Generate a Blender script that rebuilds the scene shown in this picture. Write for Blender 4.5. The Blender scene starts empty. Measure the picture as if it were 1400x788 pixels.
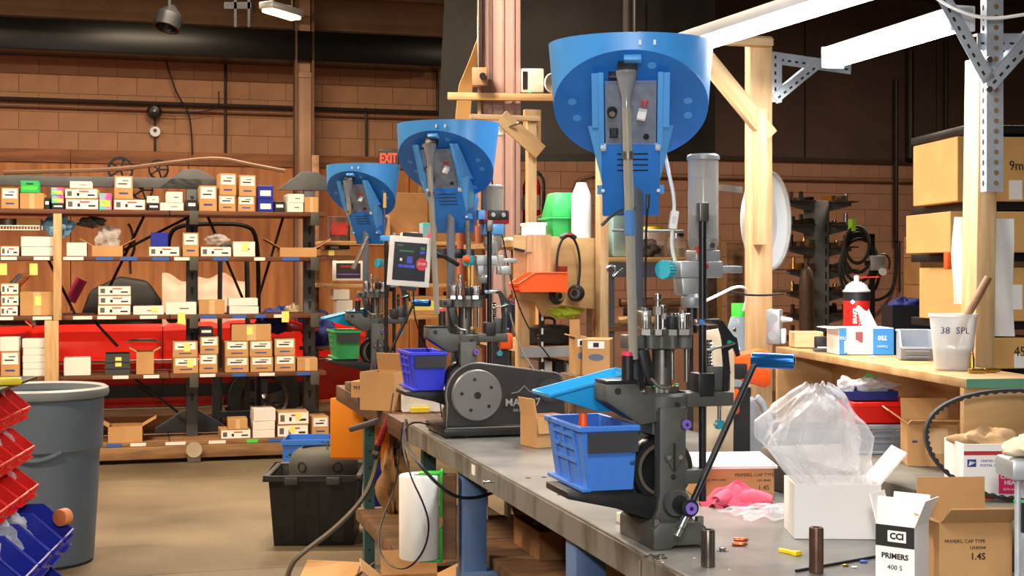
import bpy, bmesh, math, random
from mathutils import Vector, Matrix, Euler
R = math.radians
rnd = random.Random(7)
scene = bpy.context.scene
COL = scene.collection

# ------------------------------------------------------------------ camera
F, HZ, EYE = 1850.0, 372.0, 1.46          # focal length in px of a 1400 px frame, horizon row, eye height
cam_d = bpy.data.cameras.new('camera'); cam = bpy.data.objects.new('camera', cam_d); COL.objects.link(cam)
cam.location = (0, 0, EYE); cam.rotation_euler = (R(90), 0, 0)
cam_d.sensor_width = 36; cam_d.lens = F / 1400 * 36; cam_d.shift_y = -(394 - HZ) / 1400
cam_d.clip_start = .05
scene.camera = cam
scene.view_settings.view_transform = 'Standard'; scene.view_settings.look = 'None'
scene.view_settings.gamma = 1; scene.view_settings.use_curve_mapping = False
scene.view_settings.exposure = 0.0
try: scene.cycles.use_denoising = True
except Exception: pass
w = bpy.data.worlds.new('hall_air'); scene.world = w; w.use_nodes = True
w.node_tree.nodes['Background'].inputs[0].default_value = (1.0, .8, .6, 1)
w.node_tree.nodes['Background'].inputs[1].default_value = .012

def light(name, loc, energy, size, col, rot=(0, 0, 0), shape='RECTANGLE', sy=None, spread=None):
    l = bpy.data.lights.new(name, 'AREA'); l.energy = energy; l.shape = shape; l.size = size
    l.size_y = sy or size; l.color = col
    if spread: l.spread = spread
    o = bpy.data.objects.new(name, l); COL.objects.link(o); o.location = loc; o.rotation_euler = rot
    return o

A = R(15.6)                                # bench runs 15.6 degrees left of the view axis
N = Vector((math.cos(A), math.sin(A), 0)); D = Vector((-math.sin(A), math.cos(A), 0))
WHITE, WARM = (1, .97, .94), (1, .80, .57)
# energies: tubes over the bench, hall lamps over the rack aisle
E_TUBE, E_HALL = 16, 310
fl_ = bpy.data.lights.new('camera_flash', 'POINT'); fl_.energy = 125; fl_.shadow_soft_size = .05; fl_.color = (1, .98, .95)
flash = bpy.data.objects.new('camera_flash', fl_); COL.objects.link(flash); flash.location = (.03, -.02, EYE + .2)   # the flash on the photographer's camera
# ------------------------------------------------------------------ pixel helpers (direction only; depth from the thing's support)
def at(px, py, Y): return Vector(((px - 700) / F * Y, Y, EYE - (py - HZ) / F * Y))
BZ = .895
def onz(px, py, z):
    Y = (EYE - z) * F / (py - HZ); return Vector(((px - 700) / F * Y, Y, z))
def onb(px, py): return onz(px, py, BZ)
E0 = Vector((.115, 3.27, 0))               # a point of the bench front edge
def bl(t, off, z=0): p = E0 + D * t + N * off; return Vector((p.x, p.y, z))
def tback(px, off):                        # t on the line 'off' behind the front edge seen at column px
    k = (px - 700) / F; b = E0 + N * off
    return (b.x - k * b.y) / (k * D.y - D.x)

# ------------------------------------------------------------------ mesh builder
class MB:
    def __init__(s): s.v = []; s.f = []; s.M = Matrix()
    def add(s, vs, fs):
        o = len(s.v); s.v += [s.M @ Vector(p) for p in vs]; s.f += [tuple(i + o for i in f) for f in fs]; return s
    def box(s, c, d, rot=None):
        x, y, z = d[0] / 2, d[1] / 2, d[2] / 2
        vs = [Vector((i, j, k)) for i in (-x, x) for j in (-y, y) for k in (-z, z)]
        if rot: e = Euler(rot).to_matrix(); vs = [e @ p for p in vs]
        c = Vector(c)
        return s.add([p + c for p in vs], [(0, 1, 3, 2), (4, 6, 7, 5), (0, 4, 5, 1), (2, 3, 7, 6), (0, 2, 6, 4), (1, 5, 7, 3)])
    def bx(s, x0, x1, y0, y1, z0, z1):
        return s.box(((x0 + x1) / 2, (y0 + y1) / 2, (z0 + z1) / 2), (abs(x1 - x0), abs(y1 - y0), abs(z1 - z0)))
    def cyl(s, a, b, r, r2=None, n=20, cap=True):
        a = Vector(a); b = Vector(b); r2 = r if r2 is None else r2
        ax = (b - a).normalized(); u = ax.orthogonal().normalized(); w_ = ax.cross(u)
        vs = []
        for p, q in ((a, r), (b, r2)):
            vs += [p + (u * math.cos(2 * math.pi * i / n) + w_ * math.sin(2 * math.pi * i / n)) * q for i in range(n)]
        fs = [(i, (i + 1) % n, n + (i + 1) % n, n + i) for i in range(n)]
        if cap: fs += [tuple(reversed(range(n))), tuple(range(n, 2 * n))]
        return s.add(vs, fs)
    def lathe(s, prof, n=28, c=(0, 0, 0), ax=(0, 0, 1)):
        ax = Vector(ax).normalized(); u = ax.orthogonal().normalized() if abs(ax.z) < .999 else Vector((1, 0, 0)); w_ = ax.cross(u); c = Vector(c)
        vs = []
        for r, z in prof:
            vs += [c + ax * z + (u * math.cos(2 * math.pi * i / n) + w_ * math.sin(2 * math.pi * i / n)) * max(r, 1e-5) for i in range(n)]
        fs = []
        for k in range(len(prof) - 1):
            fs += [(k * n + i, k * n + (i + 1) % n, (k + 1) * n + (i + 1) % n, (k + 1) * n + i) for i in range(n)]
        return s.add(vs, fs)
    def tube(s, pts, r, n=8, smooth=0, closed=False):
        P = [Vector(p) for p in pts]
        for _ in range(smooth):
            Q = [] if closed else [P[0]]
            m = len(P)
            for i in range(m if closed else m - 1):
                a, b = P[i], P[(i + 1) % m]
                Q += [a * .75 + b * .25, a * .25 + b * .75]
            if not closed: Q.append(P[-1])
            P = Q
        vs, fs = [], []; m = len(P); u = None
        for i in range(m):
            if closed: t = (P[(i + 1) % m] - P[i - 1])
            else: t = (P[min(i + 1, m - 1)] - P[max(i - 1, 0)])
            t.normalize()
            if u is None: u = t.orthogonal().normalized()
            else:
                u = u - t * u.dot(t)
                u = u.normalized() if u.length > 1e-6 else t.orthogonal().normalized()
            w_ = t.cross(u); q = r[i * (len(r) - 1) // max(1, m - 1)] if isinstance(r, (list, tuple)) else r
            vs += [P[i] + (u * math.cos(2 * math.pi * j / n) + w_ * math.sin(2 * math.pi * j / n)) * q for j in range(n)]
        for i in range(m if closed else m - 1):
            k = (i + 1) % m
            fs += [(i * n + j, i * n + (j + 1) % n, k * n + (j + 1) % n, k * n + j) for j in range(n)]
        if not closed: fs += [tuple(reversed(range(n))), tuple(range((m - 1) * n, m * n))]
        return s.add(vs, fs)
    def prism(s, poly, a, b, axis='y'):      # poly of 2-d points, extruded from a to b along axis (y: poly is x,z; x: y,z; z: x,y)
        g = {'y': lambda p, t: (p[0], t, p[1]), 'x': lambda p, t: (t, p[0], p[1]), 'z': lambda p, t: (p[0], p[1], t)}[axis]
        n = len(poly); vs = [g(p, a) for p in poly] + [g(p, b) for p in poly]
        return s.add(vs, [(i, (i + 1) % n, n + (i + 1) % n, n + i) for i in range(n)] + [tuple(reversed(range(n))), tuple(range(n, 2 * n))])
    def ball(s, c, r, n=16, sc=(1, 1, 1)):
        m = n // 2; c = Vector(c); vs = []; fs = []
        for k in range(m + 1):
            t = math.pi * k / m
            vs += [c + Vector((math.sin(t) * math.cos(2 * math.pi * i / n) * r * sc[0], math.sin(t) * math.sin(2 * math.pi * i / n) * r * sc[1], math.cos(t) * r * sc[2])) for i in range(n)]
        for k in range(m): fs += [(k * n + i, k * n + (i + 1) % n, (k + 1) * n + (i + 1) % n, (k + 1) * n + i) for i in range(n)]
        return s.add(vs, fs)
    def grid(s, fn, nu, nv):                 # sheet from fn(u,v)
        vs = [fn(i / nu, j / nv) for i in range(nu + 1) for j in range(nv + 1)]
        return s.add(vs, [(i * (nv + 1) + j, (i + 1) * (nv + 1) + j, (i + 1) * (nv + 1) + j + 1, i * (nv + 1) + j + 1) for i in range(nu) for j in range(nv)])
    def build(s, name, mat, parent=None, loc=(0, 0, 0), rot=(0, 0, 0), bevel=0, seg=2, ang=35, solid=0, sub=0, flat=False):
        me = bpy.data.meshes.new(name); bm = bmesh.new()
        vv = [bm.verts.new(p) for p in s.v]
        for f in s.f:
            try: bm.faces.new([vv[i] for i in f])
            except ValueError: pass
        bmesh.ops.remove_doubles(bm, verts=bm.verts, dist=1e-6)
        bmesh.ops.recalc_face_normals(bm, faces=bm.faces)
        if solid: bmesh.ops.solidify(bm, geom=bm.faces[:], thickness=solid)
        if bevel:
            es = [e for e in bm.edges if len(e.link_faces) == 2 and e.calc_face_angle(0) > R(40)]
            bmesh.ops.bevel(bm, geom=es, offset=bevel, segments=seg, affect='EDGES', profile=.5, clamp_overlap=True)
        bm.to_mesh(me); bm.free()
        if not flat:
            me.shade_smooth(); me.set_sharp_from_angle(angle=R(ang))
        if mat: me.materials.append(mat)
        return link(name, me, parent, loc, rot)
def link(name, me, parent=None, loc=(0, 0, 0), rot=(0, 0, 0)):
    o = bpy.data.objects.new(name, me); COL.objects.link(o); o.location = loc
    o.rotation_euler = rot if hasattr(rot, '__len__') else (0, 0, rot)
    if parent: o.parent = parent
    return o
def tag(o, label, cat, group=None):
    o['label'] = label; o['category'] = cat
    if group: o['group'] = group
    return o
def thing(name, label, cat, loc=(0, 0, 0), rz=0, group=None):
    o = bpy.data.objects.new(name, None); COL.objects.link(o); o.location = loc; o.empty_display_size = .05
    o.rotation_euler = rz if hasattr(rz, '__len__') else (0, 0, rz)
    return tag(o, label, cat, group)
def struct(o): o['kind'] = 'structure'; return o
def copytree(o, parent=None, **kw):
    c = o.copy(); COL.objects.link(c); c.parent = parent
    for ch in list(o.children): copytree(ch, c)
    return c
def text(s, size, mat, parent, loc, rot, name='lettering', align='CENTER', bold=0, ext=.0004, sx=1):
    cu = bpy.data.curves.new('t', 'FONT'); cu.body = s; cu.size = size; cu.align_x = align; cu.align_y = 'CENTER'
    cu.extrude = ext; cu.offset = bold; cu.resolution_u = 2
    o = bpy.data.objects.new('t', cu); COL.objects.link(o)
    me = bpy.data.meshes.new_from_object(o.evaluated_get(bpy.context.evaluated_depsgraph_get()))
    bpy.data.objects.remove(o); bpy.data.curves.remove(cu); me.name = name
    me.materials.clear(); me.materials.append(mat)
    if sx != 1:
        for v in me.vertices: v.co.x *= sx
    return link(name, me, parent, loc, rot)
FRONT = (R(90), 0, 0)                       # text lying in the local xz plane, read from -y

# ------------------------------------------------------------------ materials (all procedural)
def lin(c):
    f = lambda x: x / 12.92 if x <= .04045 else ((x + .055) / 1.055) ** 2.4
    return tuple(f(v / 255) for v in c)
_M = {}
def mat(name, c, rough=.5, metal=0, var=.1, scale=6, bump=0, bscale=80, c2=None, stretch=None, spec=.5, emit=None, es=0, lo=.35, hi=.65, coat=0, detail=4):
    if name in _M: return _M[name]
    m = bpy.data.materials.new(name); m.use_nodes = True; nt = m.node_tree; b = nt.nodes['Principled BSDF']
    c = lin(c); d = lin(c2) if c2 else tuple(max(0, x * (1 - var)) for x in c)
    e = c if c2 else tuple(min(1, x * (1 + var)) for x in c)
    b.inputs['Roughness'].default_value = rough; b.inputs['Metallic'].default_value = metal
    b.inputs['Specular IOR Level'].default_value = spec
    if coat: b.inputs['Coat Weight'].default_value = coat; b.inputs['Coat Roughness'].default_value = .08
    tc = nt.nodes.new('ShaderNodeTexCoord'); mp = nt.nodes.new('ShaderNodeMapping'); nt.links.new(tc.outputs['Object'], mp.inputs[0])
    if stretch: mp.inputs['Scale'].default_value = stretch
    no = nt.nodes.new('ShaderNodeTexNoise'); no.inputs['Scale'].default_value = scale; no.inputs['Detail'].default_value = detail
    nt.links.new(mp.outputs[0], no.inputs['Vector'])
    cr = nt.nodes.new('ShaderNodeValToRGB'); cr.color_ramp.elements[0].position = lo; cr.color_ramp.elements[1].position = hi
    cr.color_ramp.elements[0].color = (*d, 1); cr.color_ramp.elements[1].color = (*e, 1)
    nt.links.new(no.outputs['Fac'], cr.inputs[0]); nt.links.new(cr.outputs[0], b.inputs['Base Color'])
    if bump:
        n2 = nt.nodes.new('ShaderNodeTexNoise'); n2.inputs['Scale'].default_value = bscale; nt.links.new(mp.outputs[0], n2.inputs['Vector'])
        bp = nt.nodes.new('ShaderNodeBump'); bp.inputs['Strength'].default_value = bump; bp.inputs['Distance'].default_value = .01
        nt.links.new(n2.outputs['Fac'], bp.inputs['Height']); nt.links.new(bp.outputs[0], b.inputs['Normal'])
    if emit:
        b.inputs['Emission Color'].default_value = (*lin(emit), 1); b.inputs['Emission Strength'].default_value = es
    _M[name] = m; return m
def clear(name, c=(235, 240, 245), op=.25, rough=.08, bump=0, bscale=30):
    if name in _M: return _M[name]
    m = bpy.data.materials.new(name); m.use_nodes = True; nt = m.node_tree; b = nt.nodes['Principled BSDF']; out = nt.nodes['Material Output']
    b.inputs['Base Color'].default_value = (*lin(c), 1); b.inputs['Roughness'].default_value = rough
    t = nt.nodes.new('ShaderNodeBsdfTransparent'); mx = nt.nodes.new('ShaderNodeMixShader')
    lw = nt.nodes.new('ShaderNodeLayerWeight'); lw.inputs[0].default_value = .25
    ma = nt.nodes.new('ShaderNodeMath'); ma.operation = 'MULTIPLY_ADD'; ma.inputs[1].default_value = .5; ma.inputs[2].default_value = op; ma.use_clamp = True
    nt.links.new(lw.outputs['Facing'], ma.inputs[0]); nt.links.new(ma.outputs[0], mx.inputs[0])
    nt.links.new(t.outputs[0], mx.inputs[1]); nt.links.new(b.outputs[0], mx.inputs[2]); nt.links.new(mx.outputs[0], out.inputs[0])
    if bump:
        tc = nt.nodes.new('ShaderNodeTexCoord'); n2 = nt.nodes.new('ShaderNodeTexNoise'); n2.inputs['Scale'].default_value = bscale; n2.inputs['Detail'].default_value = 6
        nt.links.new(tc.outputs['Object'], n2.inputs['Vector'])
        bp = nt.nodes.new('ShaderNodeBump'); bp.inputs['Strength'].default_value = bump; bp.inputs['Distance'].default_value = .02
        nt.links.new(n2.outputs['Fac'], bp.inputs['Height']); nt.links.new(bp.outputs[0], b.inputs['Normal'])
    _M[name] = m; return m
CB = mat('cardboard', (186, 142, 92), .85, var=.1, scale=5, bump=.05)
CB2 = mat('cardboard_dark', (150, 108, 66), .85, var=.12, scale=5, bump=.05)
WBX = mat('white_carton', (226, 221, 214), .7, var=.05, scale=4)
PAPER = mat('white_paper', (236, 234, 230), .8, var=.03)
INK = mat('black_ink', (28, 27, 28), .7)
GINK = mat('grey_print', (95, 92, 90), .8)
RINK = mat('red_print', (178, 48, 44), .8)
BINK = mat('blue_print', (40, 66, 140), .8)
PURP = mat('purple_plastic', (128, 98, 205), .4)
BLUE = mat('feeder_blue', (68, 150, 226), .32, var=.06, scale=9, spec=.5)
BLUED = mat('feeder_blue_deep', (36, 116, 202), .4, var=.07, scale=14, bump=.02, bscale=200)
BLUEL = mat('feeder_blue_rib', (84, 160, 230), .35, var=.04)
SPOT = mat('feeder_blue_pad', (84, 160, 228), .5, var=.03)
BINB = mat('bin_blue', (62, 122, 212), .38, scale=26, c2=(20, 34, 70), lo=.3, hi=.38)
BINV = mat('bin_violet_blue', (50, 62, 216), .35, var=.06, scale=7)
BING = mat('bin_green', (38, 146, 76), .4, var=.18, scale=9)
BIND = mat('bin_navy', (22, 36, 150), .38, var=.08)
BINR = mat('bin_red', (222, 28, 22), .35, var=.08)
BINGR = mat('bin_grey', (142, 148, 156), .5, var=.05)
BINO = mat('bin_orange', (246, 92, 26), .4, var=.05)
TRAY = mat('tray_light_blue', (34, 152, 214), .35, var=.05)
CAST = mat('cast_dark_grey', (82, 83, 79), .5, metal=.25, var=.18, scale=14, bump=.05, bscale=160)
BLK = mat('black_plastic', (24, 25, 27), .45, var=.15)
BLKM = mat('black_metal', (42, 43, 46), .35, metal=.5, var=.2, scale=12)
STEEL = mat('bright_steel', (176, 176, 174), .25, metal=.95, var=.1, scale=20)
DSTEEL = mat('dull_steel', (118, 116, 112), .4, metal=.8, var=.2, scale=12)
ALU = mat('cast_aluminium', (168, 172, 174), .45, metal=.6, var=.08, scale=10)
GALV = mat('galvanised_steel', (188, 196, 204), .38, metal=.5, var=.1, scale=22)
POSTG = mat('grey_post_paint', (88, 92, 102), .45, metal=.2, var=.06)
BRASS = mat('brass', (206, 164, 78), .28, metal=.9, var=.1)
COPPER = mat('copper', (188, 98, 62), .28, metal=.9, var=.12)
PINE = mat('pine', (208, 174, 130), .6, var=.2, scale=3, stretch=(14, 14, 1.2), c2=(184, 144, 98), bump=.03, spec=.3)
PINEX = mat('pine_along_x', (208, 175, 132), .6, scale=3, stretch=(1.2, 14, 14), c2=(186, 146, 100), bump=.03, spec=.3)
PLY = mat('plywood', (198, 162, 112), .6, scale=2.5, stretch=(1, 5, 5), c2=(168, 128, 82), bump=.02, spec=.3)
PLYW = mat('plywood_wall', (190, 124, 66), .5, scale=1.6, stretch=(7, 7, .7), c2=(156, 92, 44), bump=.03)
OLDW = mat('old_board', (122, 88, 58), .75, scale=3, stretch=(1, 8, 8), c2=(84, 58, 38), bump=.06)
RED = mat('red_plastic', (205, 30, 28), .35, var=.06)
CLR = clear('clear_plastic', op=.14)
CLRT = clear('clear_tube', (170, 168, 160), op=.55, rough=.12)
BAG = clear('plastic_bag', (240, 242, 246), op=.22, rough=.16, bump=.5, bscale=22)
BAGS = clear('small_bag', (228, 228, 230), op=.32, rough=.12, bump=.7, bscale=40)
YEL = mat('yellow_plastic', (236, 206, 30), .4, var=.05)
NOTE = mat('yellow_note', (238, 226, 120), .8, var=.03)
TAPEB = mat('blue_tape', (46, 92, 176), .7, var=.05)
TAPEW = mat('white_tape', (224, 224, 220), .7, var=.04)
RUB = mat('black_rubber', (30, 30, 31), .7, var=.15)
GRN = mat('green_plastic', (44, 178, 92), .4, var=.06)
LIME = mat('lime_green', (70, 220, 70), .5)
BPAINT = mat('bench_blue_paint', (74, 104, 154), .5, var=.12, scale=6, c2=(92, 122, 168))
TEAL = mat('teal_paint', (52, 92, 92), .55, var=.15, scale=8)
RACKG = mat('rack_grey_paint', (78, 82, 86), .55, metal=.15, var=.14, scale=7)

# ================================================================== the hall
WP = Vector((-2.6, 15, 0))
def hall(s, t, z=0): p = WP + N * s + D * t; return Vector((p.x, p.y, z))
def hs(px, t):                             # position along the back wall (at t in front of it, t<0) seen at column px
    k = (px - 700) / F; b = WP + D * t
    return (k * b.y - b.x) / (N.x - k * N.y)
def hz_(px, py, t): return EYE - (py - HZ) / F * hall(hs(px, t), t).y
CONC = mat('concrete_floor', (118, 105, 84), .5, scale=.9, c2=(84, 73, 57), bump=.04, bscale=40, detail=8, spec=.35)
BLOCK = mat('painted_block', (164, 122, 92), .8, var=.1, scale=3, bump=.12, bscale=60)
BLOCKP = mat('painted_block_pink', (178, 132, 110), .8, var=.1, scale=3, bump=.12, bscale=60)
MORT = mat('mortar', (146, 108, 82), .9)
DARKP = mat('dark_brown_wall', (86, 66, 60), .8, var=.15, scale=1.2)  # dark brown tone of the upper back wall and the right wall
CEIL = mat('roof_deck', (70, 58, 50), .8, var=.2)
fl = struct(MB().bx(-10, 12, -24, .3, -.25, -.02).build('floor', MORT, None, WP, (0, 0, A)))
sw = 3.05
for i in range(7):
    for j in range(8):
        x0 = -10 + i * sw + .62; y0 = -24 + j * sw + .35
        MB().bx(x0 + .004, x0 + sw - .004, y0 + .004, y0 + sw - .004, -.02, 0).build('slab', CONC, fl, bevel=.003, seg=1)
MB().bx(-10, -9.384, -24, .3, -.02, 0).build('slab', CONC, fl); MB().bx(-10, 12, -24, -23.65, -.02, 0).build('slab', CONC, fl)
struct(MB().bx(-10, 12, -24, .3, 4.9, 5.1).build('ceiling', CEIL, None, WP, (0, 0, A)))
struct(MB().bx(-10.2, -10, -24, .3, 0, 4.9).build('wall_left', BLOCKP, None, WP, (0, 0, A)))
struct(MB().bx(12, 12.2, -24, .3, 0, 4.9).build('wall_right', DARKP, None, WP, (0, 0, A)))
struct(MB().bx(-10, 12, -24.2, -24, 0, 4.9).build('wall_rear', BLOCKP, None, WP, (0, 0, A)))
wb = struct(MB().bx(-10, 12, .02, .3, 0, 4.9).build('wall_back', MORT, None, WP, (0, 0, A)))
# single painted blocks where the photo shows the wall, plain strips elsewhere
sL, sM, sR = hs(-30, 0), hs(640, 0), hs(1330, 0)
bw, bh = .40, .20
blk = {}
def block(x, z, w_, m, h_=bh):
    k = (round(w_, 3), m.name, h_)
    if k not in blk:
        o = MB().bx(.0025, w_ - .0025, .012, .03, .0025, h_ - .0025).build('block', m, wb, bevel=.003, seg=1); blk[k] = o.data; o.location = (x, 0, z)
    else: link('block', blk[k], wb, (x, 0, z))
for r in range(7):
    z = 2.76 + r * bh; n = int((2.7 - sL) / bw) + 1
    for c in range(n): block(sL + c * bw + (.2 if r % 2 else 0) - .2, z, bw, BLOCK)
for r in range(10):
    z = .84 + r * bh; n = int((sR - 2.7) / bw) + 1
    for c in range(n): block(2.7 + c * bw + (.2 if r % 2 else 0) - .2, z, bw, BLOCKP)
MB().bx(2.6, 12, 0, .03, 0, .84).build('plain_course', BLOCKP, wb)
MB().bx(-10, 2.6, 0, .03, 4.16, 4.9).build('plain_course', BLOCK, wb)
# dark upper wall on the right, in panels
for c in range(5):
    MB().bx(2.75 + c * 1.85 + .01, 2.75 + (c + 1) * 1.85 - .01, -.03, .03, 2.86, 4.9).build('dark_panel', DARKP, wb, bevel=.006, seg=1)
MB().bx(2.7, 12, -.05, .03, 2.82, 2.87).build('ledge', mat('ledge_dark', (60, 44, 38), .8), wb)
# plywood cladding on the left
for c in range(8):
    x0 = 2.7 - (c + 1) * 1.22
    MB().bx(x0 + .004, x0 + 1.216, -.025, .02, 0, 2.62).build('plywood_panel', PLYW, wb, bevel=.002, seg=1)
    MB().bx(x0 + .001, x0 + 1.219, -.05, .02, 2.62, 2.76).build('top_board', mat('wall_board', (150, 92, 48), .6, scale=2, stretch=(1, 8, 8), c2=(110, 62, 30)), wb, bevel=.003, seg=1)
# seams, pilaster joints, pipes on the wall
DPIPE = mat('dark_pipe', (46, 36, 32), .5, metal=.3)
TPIPE = mat('tan_pipe', (150, 110, 84), .6)
def wpipe(name, label, p, r, m, group=None):
    o = MB().tube(p, r, 8).build(name, m, None, WP, (0, 0, A)); tag(o, label, 'pipe', group); return o
zc = hz_(100, 138, -.05)
wpipe('conduit_pipe', 'long dark conduit pipe running level along the tan block wall', [(-9, -.06, zc), (hs(612, -.1), -.06, zc)], .022, DPIPE)
wpipe('thin_conduit', 'thin brown conduit just under the dark level conduit', [(-9, -.03, zc - .075), (hs(612, -.1), -.03, zc - .075)], .012, mat('brown_pipe', (104, 66, 48), .6))
for px, y0, y1 in ((308, 80, 214), (500, 148, 214), (597, 80, 160)):
    s_ = hs(px, 0)
    wpipe('wall_conduit', 'upright dark conduit strip on the tan block wall', [(s_, -.03, hz_(px, y1, 0)), (s_, -.03, hz_(px, y0, 0))], .016, DPIPE, 'upright conduits on the block wall')
s1, s2 = hs(783, 0), hs(1300, 0); zp = hz_(900, 241, 0)
wpipe('bent_pipe', 'tan pipe that bends down and runs level on the pinkish wall', [(s1, -.05, .9), (s1, -.05, zp - .25), (s1 + .07, -.05, zp - .06), (s1 + .25, -.05, zp), (s2 + .3, -.05, zp)], .022, TPIPE)
for px, y0, y1, r in ((1222, 110, 330, .03), (1227, 330, 400, .012), (1241, 30, 218, .05), (1290, 60, 215, .03)):
    s_ = hs(px, -.1)
    wpipe('riser_pipe', 'upright pipe on the dark right part of the back wall', [(s_, -.15, hz_(px, y1, 0)), (s_, -.15, hz_(px, y0, 0))], r, DPIPE if r > .02 else RUB, 'riser pipes on the right of the back wall')
# black duct along the wall head
o = MB().bx(-9.5, hs(606, -.5), -.6, -.12, hz_(200, 76, -.5), hz_(200, 34, -.5)).build('ventilation_duct', mat('duct_black', (20, 18, 17), .3, metal=.3), None, WP, (0, 0, A), bevel=.01)
o['label'] = 'long black duct running level high on the block wall'; o['category'] = 'duct'
# bar joists
JO = mat('joist_brown', (88, 64, 50), .7)
def joist(s0, s1, t, z, label):
    th = thing('roof_joist', label, 'joist', hall(s0, t, z), A)
    L = s1 - s0
    MB().bx(0, L, -.03, .03, -.03, .03).build('lower_chord', JO, th); MB().bx(0, L, -.03, .03, .5, .56).build('upper_chord', JO, th)
    n = int(L / .45)
    for i in range(n):
        a, b = (0, .5) if i % 2 else (.5, 0)
        MB().cyl((i * .45, 0, a), ((i + 1) * .45, 0, b), .014, n=6).build('web_bar', JO, th)
joist(-9, 2.0, -1.4, 4.28, 'open web steel roof joist over the back of the hall behind the lamp')
joist(-9, 2.0, -2.9, 4.15, 'open web steel roof joist nearer the rack, hung under the roof deck')
# bell, box and wires on the left wall
g = thing('alarm_bell', 'round dark alarm bell on the tan block wall', 'alarm bell', hall(hs(211, -.1), -.09, hz_(211, 153, -.1)), A)
MB().lathe([(.0, -.10), (.05, -.09), (.075, -.04), (.08, 0)], ax=(0, 1, 0)).build('gong', BLKM, g)
MB().cyl((0, -.12, 0), (0, -.09, 0), .015).build('nut', DSTEEL, g)
g = thing('round_junction_box', 'small round pale junction box below the alarm bell', 'junction box', hall(hs(212, -.05), 0, hz_(212, 180, -.05)), A)
MB().cyl((0, -.06, 0), (0, 0, 0), .055).build('box', ALU, g); MB().cyl((0, -.063, .01), (0, -.06, .01), .02).build('knockout', BLK, g)
MB().tube([(0, -.03, .055), (0, -.03, .16)], .012).build('conduit', DPIPE, g); MB().tube([(0, -.03, -.3), (0, -.03, -.055)], .012).build('conduit', DPIPE, g)
def cable(name, label, pts, r, m, cat='cable', smooth=2, group=None): return tag(MB().tube(pts, r, 6, smooth).build(name, m), label, cat, group)
W_ = lambda px, py, t=-.11: hall(hs(px, t), t, hz_(px, py, t))
cable('wall_wire', 'pair of loose dark wires drooping down the tan block wall', [W_(226, 80), W_(232, 100), W_(242, 130), W_(258, 152), W_(262, 180), W_(263, 212)], .010, DPIPE)
cable('bell_wire', 'thin wire from the alarm bell to the conduit', [W_(218, 154), W_(250, 155), W_(280, 153), W_(300, 146), W_(299, 125)], .007, DPIPE)
# upright columns
CT = mat('column_tan', (176, 138, 108), .6, var=.1, scale=2); CTP = mat('column_pink', (192, 160, 156), .6, var=.06, scale=2)
c0 = thing('steel_column', 'tan painted steel column in front of the block wall behind the rack', 'column', hall(hs(415, -.5), -.5), A)
MB().bx(-.07, .07, -.012, .012, 0, 4.9).build('web', CT, c0)
for x in (-.09, .09): MB().bx(x - .012, x + .012, -.1, .1, 0, 4.9).build('flange', mat('column_edge', (112, 82, 62), .6), c0)
zk = hz_(415, 100, -.6)
MB().bx(-.078, .078, -.03, -.01, zk - 2.6, zk).build('facing_plate', CT, c0, bevel=.004)
MB().bx(-.085, .085, -.045, -.01, zk - .04, zk + .02).build('collar', CT, c0, bevel=.006)
CY = 9.0
c1 = thing('box_column', 'wide pink painted column behind the middle press', 'column', at(683, 372, CY) * Vector((1, 1, 0)) if False else Vector((at(683, 372, CY).x, CY, 0)), 0)
MB().bx(-.12, .14, 0, .28, 0, 4.9).build('shaft', CTP, c1, bevel=.006)
MB().bx(-.145, -.12, -.03, .28, 0, 4.9).build('edge_trim', CT, c1, bevel=.004)
for k, x in enumerate((-.06, .02, .09)): MB().bx(x - .012, x + .012, -.006, 0, 0, 4.9).build('rib', mat('column_rib', (180, 146, 142), .6), c1, bevel=.003)
g = thing('switch_conduit', 'silver conduit with a switch box fixed to the pink column', 'conduit', (at(656, 105, 8.9).x, 8.93, at(656, 105, 8.9).z), 0)
MB().tube([(-.005, 0, .06), (-.005, 0, 2.3)], .014).build('conduit', STEEL, g)
MB().bx(-.05, .05, -.05, .03, -.06, .06).build('box', CT, g, bevel=.006); MB().cyl((.02, -.07, 0), (.02, -.05, 0), .022).build('socket', BLK, g)
# dark overhead panel behind the column
PY = 11.0
q = [at(607, 0, PY), at(597, 216, PY), at(978, 216, PY), at(978, 0, PY)]
zt = 4.85
dp = thing('dark_hanging_panel', 'large dark grey sheet panel hung high behind the pink column', 'panel', (q[1].x, PY, q[1].z), 0)
DK = mat('dark_sheet', (48, 45, 44), .75, var=.25, scale=2.5, bump=.05)
wd = q[2].x - q[1].x; h1 = zt - q[1].z
for i in range(4):
    a = wd * i / 4; b = wd * (i + 1) / 4
    MB().prism([(a + (.0 if i else 0), 0), (b, 0), (b, h1), (a + (.12 if i == 0 else 0), h1)], 0, .03).build('sheet', DK, dp, loc=(0, .012 * (i % 2), 0))
MB().bx(0, wd, -.03, 0, -.03, .03).build('bottom_rail', mat('rail_black', (30, 28, 27), .7), dp)
# far dark post behind the near feeder
o = MB().cyl((at(860, 0, 10.6).x, 10.6, q[1].z + .3), (at(860, 0, 10.6).x, 10.6, 4.9), .05).build('drop_pipe', mat('pipe_grey', (86, 82, 80), .5, metal=.3)); tag(o, 'dim grey drop pipe above the nearest blue feeder', 'pipe')
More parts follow.
